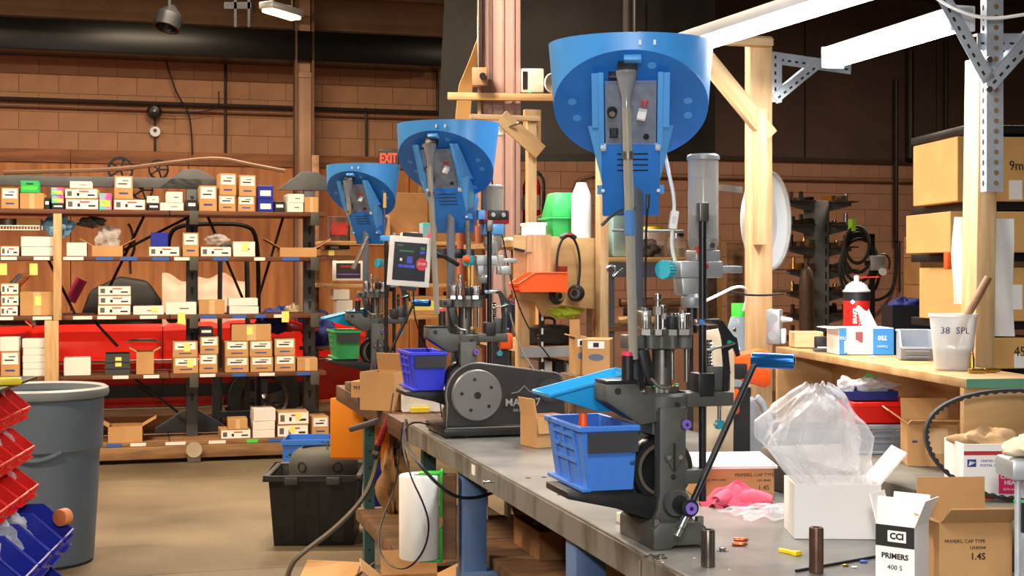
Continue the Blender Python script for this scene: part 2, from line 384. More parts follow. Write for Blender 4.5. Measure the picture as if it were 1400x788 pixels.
# tan curved strip hanging at the dark panel
def strip(u, v):
    z = v; c = [(653, 50), (640, 85), (627, 115), (622, 160), (622, 200)]; e = [(655, 62), (650, 90), (645, 115), (642, 160), (640, 200)]
    k = min(3, int(v * 4)); f = v * 4 - k
    L = Vector(c[k]).lerp(Vector(c[k + 1]), f); Rr = Vector(e[k]).lerp(Vector(e[k + 1]), f); p = L.lerp(Rr, u)
    b = at(p.x, p.y, 9.2); return (b.x, b.y + .04 * math.sin(v * 3) + .05 * u, b.z)
tag(MB().grid(strip, 4, 14).build('curved_strip', mat('tan_sheet', (176, 144, 96), .5, var=.06), solid=.006), 'tan curved flexible strip hanging beside the pink column', 'strip')
# exit sign
ex = at(531, 217, 13.2)
g = thing('exit_sign', 'black exit sign with lit red letters under the ceiling beyond the far feeder', 'exit sign', ex, 0)
MB().bx(-.1, .1, 0, .05, -.09, .09).build('housing', BLK, g, bevel=.006)
MB().bx(-.095, .095, -.004, 0, -.08, .08).build('face', mat('exit_face', (40, 10, 8), .4), g)
text('EXIT', .13, mat('exit_red', (255, 40, 20), .4, emit=(255, 50, 25), es=2.0), g, (0, -.006, 0), FRONT, bold=.003, sx=.62)
MB().bx(-.01, .01, .05, 1.0, -.01, .01).build('bracket', BLK, g)
# ------------------------------------------------------------------ lamps of the hall
def hall_lamp(loc, rz, label, L=1.2, energy=E_HALL, col=WARM, group=None, es=9):
    g = thing('ceiling_light', label, 'light', loc, rz, group)
    MB().bx(-L / 2, L / 2, -.07, .07, .0, .06).build('housing', ALU, g, bevel=.01)
    MB().bx(-L / 2 + .02, L / 2 - .02, -.055, .055, -.025, 0).build('diffuser', mat('lamp_warm_%d' % es, (255, 226, 170), .5, emit=(255, 222, 160), es=es), g, bevel=.01)
    for x in (-L / 3, L / 3): MB().cyl((x, 0, .06), (x, 0, 4.9 - loc[2]), .004, n=5).build('hanger', DSTEEL, g)
    light('hall_light', Vector(loc) + Vector((0, 0, -.04)), energy, L, col, (0, 0, rz), sy=.14)
p = at(385, 18, 11.2); hall_lamp(p, R(65), 'short bright ceiling lamp hanging before the tan column', .45, 40, es=14)
for i, (s_, t_) in enumerate(((-4.0, -7.5), (-.8, -7.2), (-4.5, -3.45), (-.9, -3.35), (-4.2, -11.5))):
    hall_lamp(hall(s_, t_, 4.55), A, ['ceiling lamp over the aisle before the rack', 'ceiling lamp over the aisle beside the benches', 'ceiling lamp over the red car bonnet', 'ceiling lamp over the red car tail', 'ceiling lamp over the aisle by the grey bin'][i], energy=E_HALL * (.5 if i in (2, 3) else 1))
hall_lamp(hall(5.5, -5, 4.6), A, 'ceiling lamp over the storage corner on the right', energy=230)

# ================================================================== benches
STOP = mat('bench_steel_top', (152, 150, 146), .34, metal=.3, scale=3.2, c2=(96, 94, 90), bump=.03, bscale=30, detail=8, lo=.3, hi=.6)
SEDGE = mat('bench_edge_rust', (132, 130, 128), .45, metal=.35, scale=7, c2=(66, 50, 40), detail=9, lo=.33, hi=.52, bump=.05, stretch=(1, 1, .35))
bp0 = bl(-1.9, 0); BR = (0, 0, A)
bench = thing('steel_workbench', 'long steel topped workbench with blue legs carrying the presses', 'workbench', bp0, A)
Lb = 3.78                                                   # runs to t = 1.88
MB().bx(0, .92, 0, Lb, BZ - .008, BZ).build('top_plate', STOP, bench, bevel=.002, seg=1)
MB().bx(0, .012, 0, Lb, BZ - .072, BZ - .008).build('front_edge', SEDGE, bench, bevel=.002, seg=1)
MB().bx(.908, .92, 0, Lb, BZ - .072, BZ - .008).build('back_edge', SEDGE, bench)
for y in (.02, Lb - .02): MB().bx(.012, .908, y - .02, y + .02, BZ - .072, BZ - .008).build('end_rail', SEDGE, bench)
for t in (-1.6, -.02, 1.12):
    for x in (.06, .84): MB().bx(x - .039, x + .039, t + 1.9 - .04, t + 1.9 + .04, 0, BZ - .008).build('leg', BPAINT, bench, bevel=.004)
    MB().bx(.02, .9, t + 1.9 - .06, t + 1.9 + .06, .44, .5).build('stringer', BPAINT, bench, bevel=.004)
for k in range(3): MB().bx(.12 + k * .26, .36 + k * .26, .2, Lb - .05, .5, .54).build('shelf_board', OLDW, bench, bevel=.004)
MB().bx(-.0015, 0, 2.62 + 1.9 - 1.78, 2.62 + 1.9 - 1.74, BZ - .05, BZ - .02).build('maker_tag', PAPER, bench)
# rusty riser beam on the back of the bench top
rb = thing('riser_beam', 'thick worn concrete grey beam lying on the bench under the plywood shelf', 'beam', bl(tback(1400, .60) - .1, .60, BZ), A)
MB().bx(0, .31, 0, tback(1040, .6) - tback(1400, .6) + .1, .0008, .105).build('beam', mat('riser_grey', (122, 116, 104), .8, scale=4, c2=(86, 78, 66), bump=.08), rb, bevel=.006)
# second bench, wooden top on teal legs
b2 = thing('wooden_workbench', 'brown wooden topped bench on teal slotted legs at the far end', 'workbench', bl(1.9, -.02), A)
L2 = 1.72
for k in range(4): MB().bx(k * .19, k * .19 + .187, 0, L2, BZ - .075, BZ).build('top_plank', mat('dark_bench_wood', (92, 62, 42), .6, scale=3, stretch=(8, 1, 8), c2=(62, 40, 28), bump=.04), b2, bevel=.004)
for y in (.15, 1.55):
    for x in (.14, .7):
        MB().bx(x - .025, x + .025, y - .003, y + .003, 0, BZ - .075).bx(x - .025, x - .019, y, y + .05, 0, BZ - .075).build('leg', TEAL, b2)
        for k in range(9): MB().cyl((x, y - .0035, .1 + k * .08), (x, y - .003, .1 + k * .08), .006, n=8).build('slot_hole', INK, b2)
    MB().bx(.12, .72, y - .02, y + .02, BZ - .115, BZ - .075).build('rail', TEAL, b2)
MB().bx(.08, .72, .2, 1.6, .24, .30).build('lower_shelf', OLDW, b2, bevel=.004)
MB().bx(.08, .72, 0, .09, .26, .30).build('lower_plank', OLDW, b2, bevel=.004)

# ================================================================== loading presses
def lobes(r, a, n, m=96): return [((r + a * math.cos(n * 2 * math.pi * i / m)) * math.cos(2 * math.pi * i / m), (r + a * math.cos(n * 2 * math.pi * i / m)) * math.sin(2 * math.pi * i / m)) for i in range(m)]
def circ(x, y, r, n=24): return [(x + r * math.cos(2 * math.pi * i / n), y + r * math.sin(2 * math.pi * i / n)) for i in range(n)]

def press(px, Y, z0, yaw, label, handle=0, hopper='tall', feed_h=0.0, fs_=1.05):
    X = (px - 700) / F * Y
    g = thing('loading_press', label, 'loading press', (X, Y, z0), A)
    B = lambda mb, n, m, p=None, **k: mb.build(n, m, p or g, **k)
    # base and frame
    B(MB().prism([(-.058, 0), (-.02, 0), (-.014, .007), (.04, .007), (.046, 0), (.058, 0), (.058, .042), (.044, .054), (-.044, .054), (-.058, .042)], -.10, .10), 'base', CAST, bevel=.003)
    for x, y in ((-.046, -.085), (.048, -.085), (-.046, .085)): B(MB().cyl((x, y, .045), (x, y, .062), .009, n=6), 'base_bolt', DSTEEL)
    B(MB().prism([(-.046, .05), (.046, .05), (.034, .075), (.029, .11), (.029, .285), (-.029, .285), (-.029, .11), (-.034, .075)], -.062, -.028), 'front_frame', CAST, bevel=.003)
    B(MB().prism([(-.05, .05), (.05, .05), (.034, .09), (.034, .285), (-.034, .285), (-.034, .09)], .05, .085), 'rear_frame', CAST, bevel=.003)
    B(MB().bx(-.034, .034, -.03, .05, .225, .28), 'bridge', CAST, bevel=.004)
    fw = B(MB().lathe([(.05, -.016), (.066, -.016), (.07, -.01), (.07, .016), (.066, .02), (.05, .02), (.05, .004), (.012, .004), (.012, -.02)], 40, c=(.0, .01, .15), ax=(0, 1, 0)), 'crank_wheel', BLKM)
    B(MB().lathe([(.0492, -.0185), (.056, -.0185), (.056, -.0155), (.0492, -.0155)], 40, c=(.0, .01, .15), ax=(0, 1, 0)), 'rim', mat('worn_rim', (126, 112, 98), .4, metal=.6), fw)
    # cover plate with lobes on the frame
    cp = B(MB().prism([(p[0] * .72, p[1] + .183) for p in lobes(.024, .004, 4, 48)], -.068, -.062), 'cover_plate', CAST, bevel=.0015, seg=1)
    for x in (-.013, .013): B(MB().cyl((x, -.0715, .183), (x, -.068, .183), .005, n=10), 'screw', STEEL, cp)
    B(MB().bx(-.003, .003, -.069, -.067, .155, .212), 'slot', INK, cp)
    B(MB().cyl((0, -.0635, .142), (0, -.062, .142), .006, n=14), 'frame_hole', INK)
    # crank hub and handle
    if handle:
      B(MB().lathe([(.0, -.072), (.026, -.072), (.03, -.066), (.03, -.06)], 28, c=(.006, 0, .088), ax=(0, 1, 0)), 'hub_flange', CAST)
      hb = B(MB().cyl((.012, -.07, .087), (.012, -.125, .087), .0185, n=24), 'crank_hub', BLKM, bevel=.002)
      B(MB().cyl((.012, -.1296, .087), (.012, -.128, .087), .0045, n=12), 'hub_hole', INK, hb)
      c_ = B(MB().lathe([(.0045, -.001), (.012, -.001), (.012, .003), (.0, .003)], 20, c=(.012, -.129, .087), ax=(0, 1, 0)), 'hub_cap', PURP, hb)
    B(MB().bx(.03, .085, -.03, .03, .12, .15), 'side_block', CAST, bevel=.004)
    if handle:
        up = Vector((.160, -.105, .37)); dn = Vector((-.013, -.112, .03)); hub = Vector((.020, -.108, .09))
        hd = B(MB().tube([hub, hub.lerp(up, .5), up, up + Vector((.012, -.004, .014))], .0068, 12), 'handle_rod', BLKM)
        B(MB().cyl(hub, dn, .0085, n=14), 'rod_end', STEEL, hd); B(MB().cyl(dn.lerp(hub, .2), dn.lerp(hub, .3), .0105, n=14), 'rod_collar', DSTEEL, hd)
        a = up + Vector((.002, .012, .012)); dr = Vector((.80, -.60, -.01)).normalized(); L = .088
        B(MB().lathe([(.0, 0), (.0145, 0), (.0165, .003), (.0165, L - .004), (.0155, L), (.0105, L), (.0100, L - .03), (.0, L - .03)], 28, c=a, ax=dr), 'handle_grip', mat('anodised_blue', (20, 92, 160), .25, metal=.6), hd)
    # main casting
    B(MB().prism([(-.14, .335), (-.075, .335), (-.058, .312), (-.02, .31), (-.02, .255), (-.065, .248), (-.14, .298)], -.045, .035), 'left_wing', CAST, bevel=.004)
    B(MB().bx(-.14, -.07, -.045, .03, .335, .342), 'wing_plate', BLKM, bevel=.002)
    B(MB().prism(circ(-.115, .32, .007), -.047, -.045), 'wing_slot', INK)
    B(MB().lathe([(0, .272), (.05, .272), (.056, .278), (.056, .306), (.05, .312), (0, .312)], 36), 'platform', CAST)
    B(MB().bx(0, .15, -.035, .03, .282, .312), 'right_wing', CAST, bevel=.004)
    B(MB().cyl((.012, -.0575, .29), (.012, -.05, .29), .006, n=12), 'wing_pin', INK)
    pc = B(MB().cyl((.026, -.07, .25), (.026, -.03, .25), .011, n=20), 'pivot', DSTEEL)
    B(MB().lathe([(.004, -.0745), (.0095, -.0745), (.0095, -.07), (0, -.07)], 18, c=(.026, 0, .25), ax=(0, 1, 0)), 'pivot_cap', PURP, pc)
    sp = B(MB().prism(lobes(.036, .0022, 8, 64), .312, .326, 'z'), 'shell_plate', DSTEEL, bevel=.001, seg=1)
    for k in range(5):
        a = k * 1.2 - 2.4; B(MB().cyl((.034 * math.cos(a), .034 * math.sin(a), .326), (.034 * math.cos(a), .034 * math.sin(a), .329), .005, n=10), 'button', BRASS if k % 2 else GRN, sp)
    B(MB().cyl((0, 0, .32), (0, 0, .41), .021, n=28), 'ram', DSTEEL)
    B(MB().bx(-.0025, .0025, -.0225, -.0205, .365, .41), 'ram_slot', INK)
    for x, y in ((-.043, -.02), (-.034, .03), (.036, .03), (.044, -.028)): B(MB().cyl((x, y, .335), (x, y, .41), .0058, n=12), 'guide_rod', STEEL)
    B(MB().prism([(p[0], p[1]) for p in lobes(.059, .0085, 8)], .405, .434, 'z'), 'tool_head', CAST, bevel=.002, seg=1)
    B(MB().bx(-.088, -.05, -.03, .02, .405, .434), 'head_lug', CAST, bevel=.004)
    lb = B(MB().cyl((-.076, -.032, .42), (-.076, -.03, .42), .007, n=14), 'lug_bolt', INK)
    # dies
    for i, (x, y, r, h, k) in enumerate(((-.046, -.022, .013, .05, 1), (-.026, -.042, .010, .085, 2), (.002, -.050, .012, .04, 0), (.030, -.040, .016, .045, 1), (.048, -.012, .012, .035, 0), (-.03, .035, .012, .05, 1), (.02, .045, .011, .06, 2))):
        d = B(MB().cyl((x, y, .434), (x, y, .446), r * 1.35, n=6), 'die', STEEL if k else DSTEEL)
        if k == 2:
            B(MB().cyl((x, y, .446), (x, y, .434 + h * .55), r * .75, n=16), 'die_stem', STEEL, d); B(MB().cyl((x, y, .434 + h * .5), (x, y, .434 + h * .7), r * 1.05, n=6), 'die_nut', DSTEEL, d)
            B(MB().lathe([(0, 0), (r * .5, 0), (r * .5, h * .14), (r * .85, h * .17), (r * .85, h * .3), (0, h * .32)], 16, c=(x, y, .434 + h * .7)), 'die_tip', STEEL, d)
        else:
            B(MB().prism([(x + p[0], y + p[1]) for p in lobes(r, .0006, 20, 80)], .446, .434 + h, 'z'), 'die_body', STEEL if k else BLKM, d, bevel=.001, seg=1)
            B(MB().cyl((x, y, .434 + h), (x, y, .44 + h), r * .5, n=12), 'die_cap', DSTEEL, d)
    # left arm and primer column
    B(MB().prism([(-.066, .405), (-.05, .405), (-.036, .335), (-.05, .332), (-.058, .355), (-.07, .40)], -.052, -.04), 'feed_arm', BLK, bevel=.001)
    B(MB().prism([(-.062, .405), (-.03, .405), (-.012, .33), (-.045, .318)], .0, .008), 'guard_plate', BLK)
    pcn = B(MB().cyl((-.088, -.03, .342), (-.088, -.03, .392), .0125, n=20), 'primer_post', BLK)
    B(MB().cyl((-.088, -.03, .392), (-.088, -.03, .40), .0115, n=20), 'pink_cap', mat('pink_cap', (222, 60, 96), .4), pcn)
    B(MB().tube([(-.045, -.05, .345), (-.03, -.058, .33), (-.01, -.06, .327)], .004, 8, 1), 'ejector_wire', STEEL)
    # primer shaft on the right
    sh = B(MB().cyl((.088, -.01, .08), (.088, -.01, .68), .0082, n=18), 'tall_rod', BLKM)
    B(MB().bx(.077, .099, -.021, .001, .672, .712), 'rod_weight', DSTEEL, sh, bevel=.003)
    B(MB().bx(.068, .106, -.035, .012, .300, .352), 'shaft_clamp', BLK, bevel=.003)
    sc = B(MB().bx(.068, .125, -.02, -.005, .452, .466), 'steel_clamp', STEEL, bevel=.004)
    B(MB().cyl((.082, -.0225, .459), (.082, -.02, .459), .0055, n=14), 'clamp_bolt', mat('clamp_blue', (60, 130, 200), .4), sc)
    B(MB().cyl((.112, .01, .31), (.112, .01, .42), .006, n=8), 'side_rod', BLKM)
    for k in range(10): B(MB().lathe([(.0075, -.0022), (.0098, 0), (.0075, .0022)], 14, c=(.112, .01, .345 + k * .0075)), 'spring_coil', STEEL)
    lk = B(MB().prism([(.112, .462), (.125, .462), (.15, .43), (.158, .425), (.166, .388), (.158, .385), (.150, .405), (.138, .398), (.128, .40), (.122, .432)], -.03, -.024), 'linkage_plate', BLK)
    B(MB().cyl((.140, -.033, .416), (.140, -.03, .416), .005, n=12), 'green_pin', mat('pin_green', (30, 150, 110), .4), lk); B(MB().cyl((.152, -.0325, .442), (.152, -.03, .442), .004, n=12), 'pin', BRASS, lk)
    B(MB().prism([(.128, .405), (.142, .40), (.146, .36), (.14, .30), (.13, .30), (.132, .36)], -.022, -.016), 'lower_link', BLK)
    B(MB().bx(.105, .152, -.012, .01, .312, .365), 'slide_block', CAST, bevel=.003)
    B(MB().tube([(.09, -.03, .40), (.11, -.034, .405), (.135, -.036, .41), (.15, -.034, .415)], .003, 8, 1), 'wing_wire', STEEL)
    fk = B(MB().prism([(p[0] + .122, p[1] + .242) for p in lobes(.0095, .0012, 6, 36)], -.03, -.012), 'teal_knob', mat('teal_knob', (40, 140, 160), .4)); B(MB().cyl((.122, -.02, .25), (.122, -.02, .285), .004, n=10), 'knob_stem', STEEL, fk)
    # powder measure and hopper
    hx, hy = .118, .055
    B(MB().cyl((hx - .035, hy - .02, .434), (hx - .035, hy - .02, .50), .012, n=18), 'measure_die', BLKM)
    B(MB().lathe([(.0, 0), (.02, 0), (.024, .006), (.024, .022), (.018, .03), (0, .03)], 20, c=(hx - .035, hy - .02, .488)), 'lock_ring', ALU)
    B(MB().prism([(hx - .062, .515), (hx - .008, .515), (hx - .004, .555), (hx - .066, .555)], hy - .035, hy + .015), 'measure_body', ALU, bevel=.005)
    B(MB().bx(hx - .07, hx + .03, hy - .04, hy + .02, .552, .588), 'measure_block', ALU, bevel=.005)
    B(MB().bx(hx + .03, hx + .088, hy - .012, hy + .002, .562, .578), 'powder_bar', ALU, bevel=.002)
    kb = B(MB().prism([(p[0], p[1]) for p in lobes(.0195, .001, 18, 72)], 0, .024, 'z'), 'turquoise_knob', mat('turquoise', (52, 170, 190), .5), loc=(hx - .085, hy - .012, .57), rot=(R(90), 0, R(-55)))
    if hopper == 'tall':
        B(MB().prism([(hx - .03, .588), (hx + .028, .588), (hx + .028, .612), (hx - .03, .612)], hy - .03, hy + .03), 'cone_base', ALU, bevel=.004)
        B(MB().lathe([(.012, 0), (.033, .03), (.034, .045), (0, .045)], 28, c=(hx, hy, .592)), 'cone', ALU)
        B(MB().lathe([(.033, 0), (.033, .18), (.031, .18), (.031, .002)], 36, c=(hx, hy, .635)), 'hopper_tube', clear('hopper_clear', (190, 190, 188), .3, .1))
        B(MB().lathe([(0, 0), (.0305, 0), (.0305, .05), (0, .05)], 30, c=(hx, hy, .637)), 'powder', mat('dark_powder', (70, 68, 66), .9, bump=.4, bscale=400))
        B(MB().lathe([(.0, .012), (.03, .012), (.0355, .008), (.0355, 0), (.033, 0)], 36, c=(hx, hy, .808)), 'hopper_lid', mat('grey_lid', (150, 152, 154), .4))
        B(MB().cyl((hx + .006, hy - .036, .622), (hx + .006, hy - .03, .622), .006, n=12), 'set_screw', STEEL)
        B(MB().prism([(hx - .04, .62), (hx - .03, .62), (hx - .008, .575), (hx - .018, .57)], hy - .05, hy - .042), 'red_lever', RED, bevel=.002)
    elif hopper == 'short':
        B(MB().lathe([(.012, 0), (.034, .035), (.034, .05), (0, .05)], 28, c=(hx, hy, .588)), 'cone', ALU)
        B(MB().lathe([(.033, 0), (.033, .04), (.031, .04), (.031, .002)], 32, c=(hx, hy, .637)), 'lower_tube', CLRT)
        B(MB().bx(hx - .04, hx + .03, hy - .045, hy + .03, .662, .70), 'sensor_blue', BLUEL, bevel=.003)
        sr = B(MB().bx(hx - .045, hx + .05, hy - .04, hy + .035, .70, .745), 'sensor_red', mat('sensor_red', (160, 30, 40), .35), bevel=.003)
        B(MB().bx(hx - .028, hx + .045, hy - .048, hy - .04, .715, .748), 'sensor_black', BLK, sr, bevel=.002)
        for x in (-.012, .026): B(MB().cyl((hx + x, hy - .052, .732), (hx + x, hy - .048, .732), .008, n=14), 'sensor_screw', STEEL, sr)
        B(MB().bx(hx - .065, hx - .04, hy - .045, hy - .01, .715, .748), 'blue_clip', BLUEL, bevel=.002)
        B(MB().lathe([(.036, 0), (.036, .085), (.034, .085), (.034, .002)], 36, c=(hx, hy, .745)), 'hopper_tube', CLRT)
        B(MB().lathe([(.0, .01), (.034, .01), (.038, .007), (.038, 0), (.034, 0)], 36, c=(hx, hy, .83)), 'hopper_lid', mat('grey_lid', (150, 152, 154), .4))
        B(MB().bx(hx + .0, hx + .05, hy - .06, hy - .04, .52, .55), 'lever_block', ALU, bevel=.004)
    # feeder post and tube
    dz = .913 + feed_h
    B(MB().bx(-.048, -.022, .05, .076, .31, dz - .14), 'feeder_post', POSTG, bevel=.002)
    # ---- case feeder (own yaw)
    off = Matrix.Rotation(-A, 4, 'Z') @ Matrix.Translation((-.066 * Y / Y, 0, dz)) @ Matrix.Rotation(yaw, 4, 'Z') @ Matrix.Scale(fs_, 4)
    def FB():
        m = MB(); m.M = off; return m
    T = R(38); U = Vector((0, -math.cos(T), math.sin(T))); AX = Vector((0, math.sin(T), math.cos(T))); r0 = .1545; zr = .129; n = 72
    def ring(rr, back, top):
        v0, v1 = [], []
        for i in range(n):
            a = 2 * math.pi * i / n; rad = Vector((math.cos(a), 0, 0)) + U * math.sin(a)
            p = rad * rr + AX * back; dr = Vector((0, .10, 1)) + Vector((rad.x, rad.y, 0)).normalized() * .085; k = (top - p.z) / dr.z
            v0.append(p); v1.append(p + dr * k)
        return v0, v1
    o0, o1 = ring(r0, 0, zr); i0, i1 = ring(r0 - .004, .004, zr)
    m = FB(); idx = lambda b, i: b * n + i % n
    fs = []
    for i in range(n):
        fs += [(i, (i + 1) % n, n + (i + 1) % n, n + i), (n + i, n + (i + 1) % n, 3 * n + (i + 1) % n, 3 * n + i), (3 * n + i, 3 * n + (i + 1) % n, 2 * n + (i + 1) % n, 2 * n + i)]
    m.add(o0 + o1 + i0 + i1, fs)
    bowl = B(m, 'feeder_bowl', BLUE)
    m = FB(); m.add([p - AX * .0005 for p in o0] + [p + AX * .004 for p in o0], [tuple(range(n)), tuple(range(n, 2 * n))] + [(i, (i + 1) % n, n + (i + 1) % n, n + i) for i in range(n)])
    disc = B(m, 'feeder_disc', BLUED)
    for a, rr in ((8, .115), (-12, .118), (172, .118), (195, .112), (70, .12), (-60, .13), (20, .045)):
        c = (Vector((math.cos(R(a)), 0, 0)) + U * math.sin(R(a))) * rr
        m = FB(); m.cyl(c - AX * .0018, c, .0085, n=18); B(m, 'pad', SPOT, disc)
    for x in (.018, .046):                                  # sight slots in the bowl front
        m = FB(); m.box((x, -.1255 + x * .08, .108), (.0045, .004, .010)); B(m, 'sight_slot', PAPER, bowl)
    # housing wedge; its front plane leans 32 degrees
    fy = lambda z: -.10 + (.06 - z) * .625
    hsg = FB(); hsg.prism([(fy(-.075), -.075), (fy(-.215), -.215), (.105, -.215), (.15, -.105), (.105, -.075)], -.058, .058, 'x'); hsg = B(hsg, 'feeder_housing', BLUED, bevel=.002)
    for s in (-1, 1):
        m = FB(); m.prism([(fy(.055) - .004, .055), (fy(-.085) - .004, -.085), (fy(-.085) + .1, -.085), (fy(.055) + .012, .055)], s * .052, s * .064, 'x'); B(m, 'side_rail', BLUEL, hsg, bevel=.002)
        m = FB(); m.prism([(fy(.055) + .006, .055), (fy(-.045), -.045), (fy(-.045) + .08, -.045)], s * .064, s * .076, 'x'); B(m, 'upper_rib', BLUEL, hsg)
        m = FB(); m.add([(s * .058, fy(-.04), -.04), (s * .058, fy(-.15), -.15), (s * .085, fy(-.04) + .02, -.04), (s * .06, fy(-.14) + .06, -.13), (s * .058, .1, -.07)], [(0, 1, 2), (2, 1, 3), (0, 2, 4), (2, 3, 4), (0, 4, 1), (1, 4, 3)]); B(m, 'lower_rib', BLUEL, hsg)
        m = FB(); m.prism([(fy(-.155) - .002, -.155), (fy(-.172) - .002, -.172), (fy(-.172) + .02, -.172), (fy(-.155) + .02, -.155)], s * .058, s * .068, 'x'); B(m, 'mount_ear', BLUEL, hsg)
        m = FB(); m.ball((s * .056, fy(-.166) - .003, -.166), .004, 10); B(m, 'mount_screw', PAPER, hsg)
        m = FB(); m.box((s * .054, fy(-.086) - .006, -.082), (.011, .01, .014), (R(-32), 0, 0)); B(m, 'cover_clip', clear('frost_clip', (225, 230, 235), .6), hsg, bevel=.002)
    for k in range(4):
        z = -.095 - k * .0105; m = FB(); m.box((.004, fy(z) - .0006, z), (.062, .002, .0022), (R(-32), 0, 0)); B(m, 'vent_slot', INK, hsg)
    # clear electronics box
    m = FB(); m.prism([(fy(.04), .04), (fy(-.078), -.078), (fy(-.078) + .04, -.078), (fy(.04) + .04, .04)], -.05, .05, 'x')
    B(m, 'clear_cover', clear('clear_cover', (205, 215, 230), .2, .1), hsg)
    m = FB(); m.prism([(fy(.036) + .02, .036), (fy(-.075) + .02, -.075), (fy(-.075) + .03, -.075), (fy(.036) + .03, .036)], -.047, .047, 'x'); B(m, 'circuit_plate', mat('circuit_plate', (96, 112, 140), .5, scale=40, c2=(60, 66, 86)), hsg)
    def onf(x, z, k=.003): return Vector((x, fy(z) - k, z))
    nrm = Vector((0, -math.cos(R(32)), -math.sin(R(32))))
    c = onf(-.036, -.015, 0); m = FB(); m.cyl(c, c + nrm * .012, .0105, .009, 20); B(m, 'speed_knob', BLK, hsg)
    m = FB(); m.cyl(c + nrm * .012, c + nrm * .0125, .006, n=14); B(m, 'knob_cap', STEEL, hsg)
    sw_ = FB(); sw_.box(onf(-.033, -.052), (.017, .007, .028), (R(-32), 0, 0)); sw_ = B(sw_, 'rocker_switch', BLK, hsg, bevel=.001)
    m = FB(); m.box(onf(-.033, -.052, .0065), (.009, .003, .02), (R(-32), R(0), 0)); B(m, 'rocker', mat('rocker_grey', (60, 60, 64), .3), hsg)
    m = FB(); m.box(onf(.022, -.022), (.017, .007, .026), (R(-32), R(12), 0)); B(m, 'micro_switch', PAPER, hsg, bevel=.001)
    for x in (.024, .032): m = FB(); m.box(onf(x, .0, .002), (.004, .004, .014), (R(-32), R(12), 0)); B(m, 'red_lead', RED, hsg)
    c = onf(.031, -.062, 0); m = FB(); m.cyl(c, c + nrm * .003, .006, n=16); B(m, 'jack', BLK, hsg)
    m = FB(); m.box(onf(-.006, .062, .0), (.038, .02, .024), (R(-20), 0, 0)); B(m, 'drop_gate', BLKM, hsg, bevel=.002)
    m = FB(); m.box(onf(.004, .078, .0), (.034, .02, .012), (R(-20), 0, 0)); B(m, 'gate_clip', BLUEL, hsg, bevel=.002)
    m = FB(); m.box(onf(-.03, .05, -.004), (.026, .012, .014), (R(-20), 0, 0)); B(m, 'gate_sensor', BLK, hsg, bevel=.002)
    fx, fyy = -.008, fy(.06) - .012
    m = FB(); m.lathe([(.021, .055), (.0195, .045), (.0095, .005), (.0085, -.02), (.0075, -.02), (.0085, .005), (.0185, .045)], 24, c=(fx, fyy, 0)); B(m, 'drop_funnel', clear('smoke_funnel', (150, 152, 156), .55, .15), hsg)
    top = off @ Vector((fx, fyy, -.015)); bot = Vector((-.075, -.03, .385)); bot = Vector((bot.x * .45 + top.x * .55, bot.y * .45 + top.y * .55, .385)) if hopper == 'short' else bot; bot = top.lerp(bot, .16) if hopper == 'none' else bot
    tb = B(MB().tube([top, top.lerp(bot, .3), bot], .0098, 16), 'drop_tube', CLRT)
    m = MB().tube([top, bot], .0075, 12); B(m, 'case_column', mat('case_column', (196, 186, 150), .35, metal=.4, scale=60, c2=(140, 132, 108)), tb)
    m = MB().tube([top.lerp(bot, .17), top.lerp(bot, .20)] if hopper != 'none' else [bot, top.lerp(bot, .8)], .0118, 16); B(m, 'tube_collar', DSTEEL if hopper != 'none' else BRASS, tb)
    if hopper == 'tall': m = MB().tube([top.lerp(bot, .40), top.lerp(bot, .50)], .0112, 16); B(m, 'blue_sleeve', mat('blue_sleeve', (70, 120, 180), .6), tb)
    # cartridge chute bracket
    B(MB().prism([(-.225, .104), (-.225, .118), (-.078, .118), (-.072, .108), (.0, .09), (.0, .055), (-.05, .055), (-.12, .08)], -.05, .10), 'bin_bracket', BLK, bevel=.002)
    return g

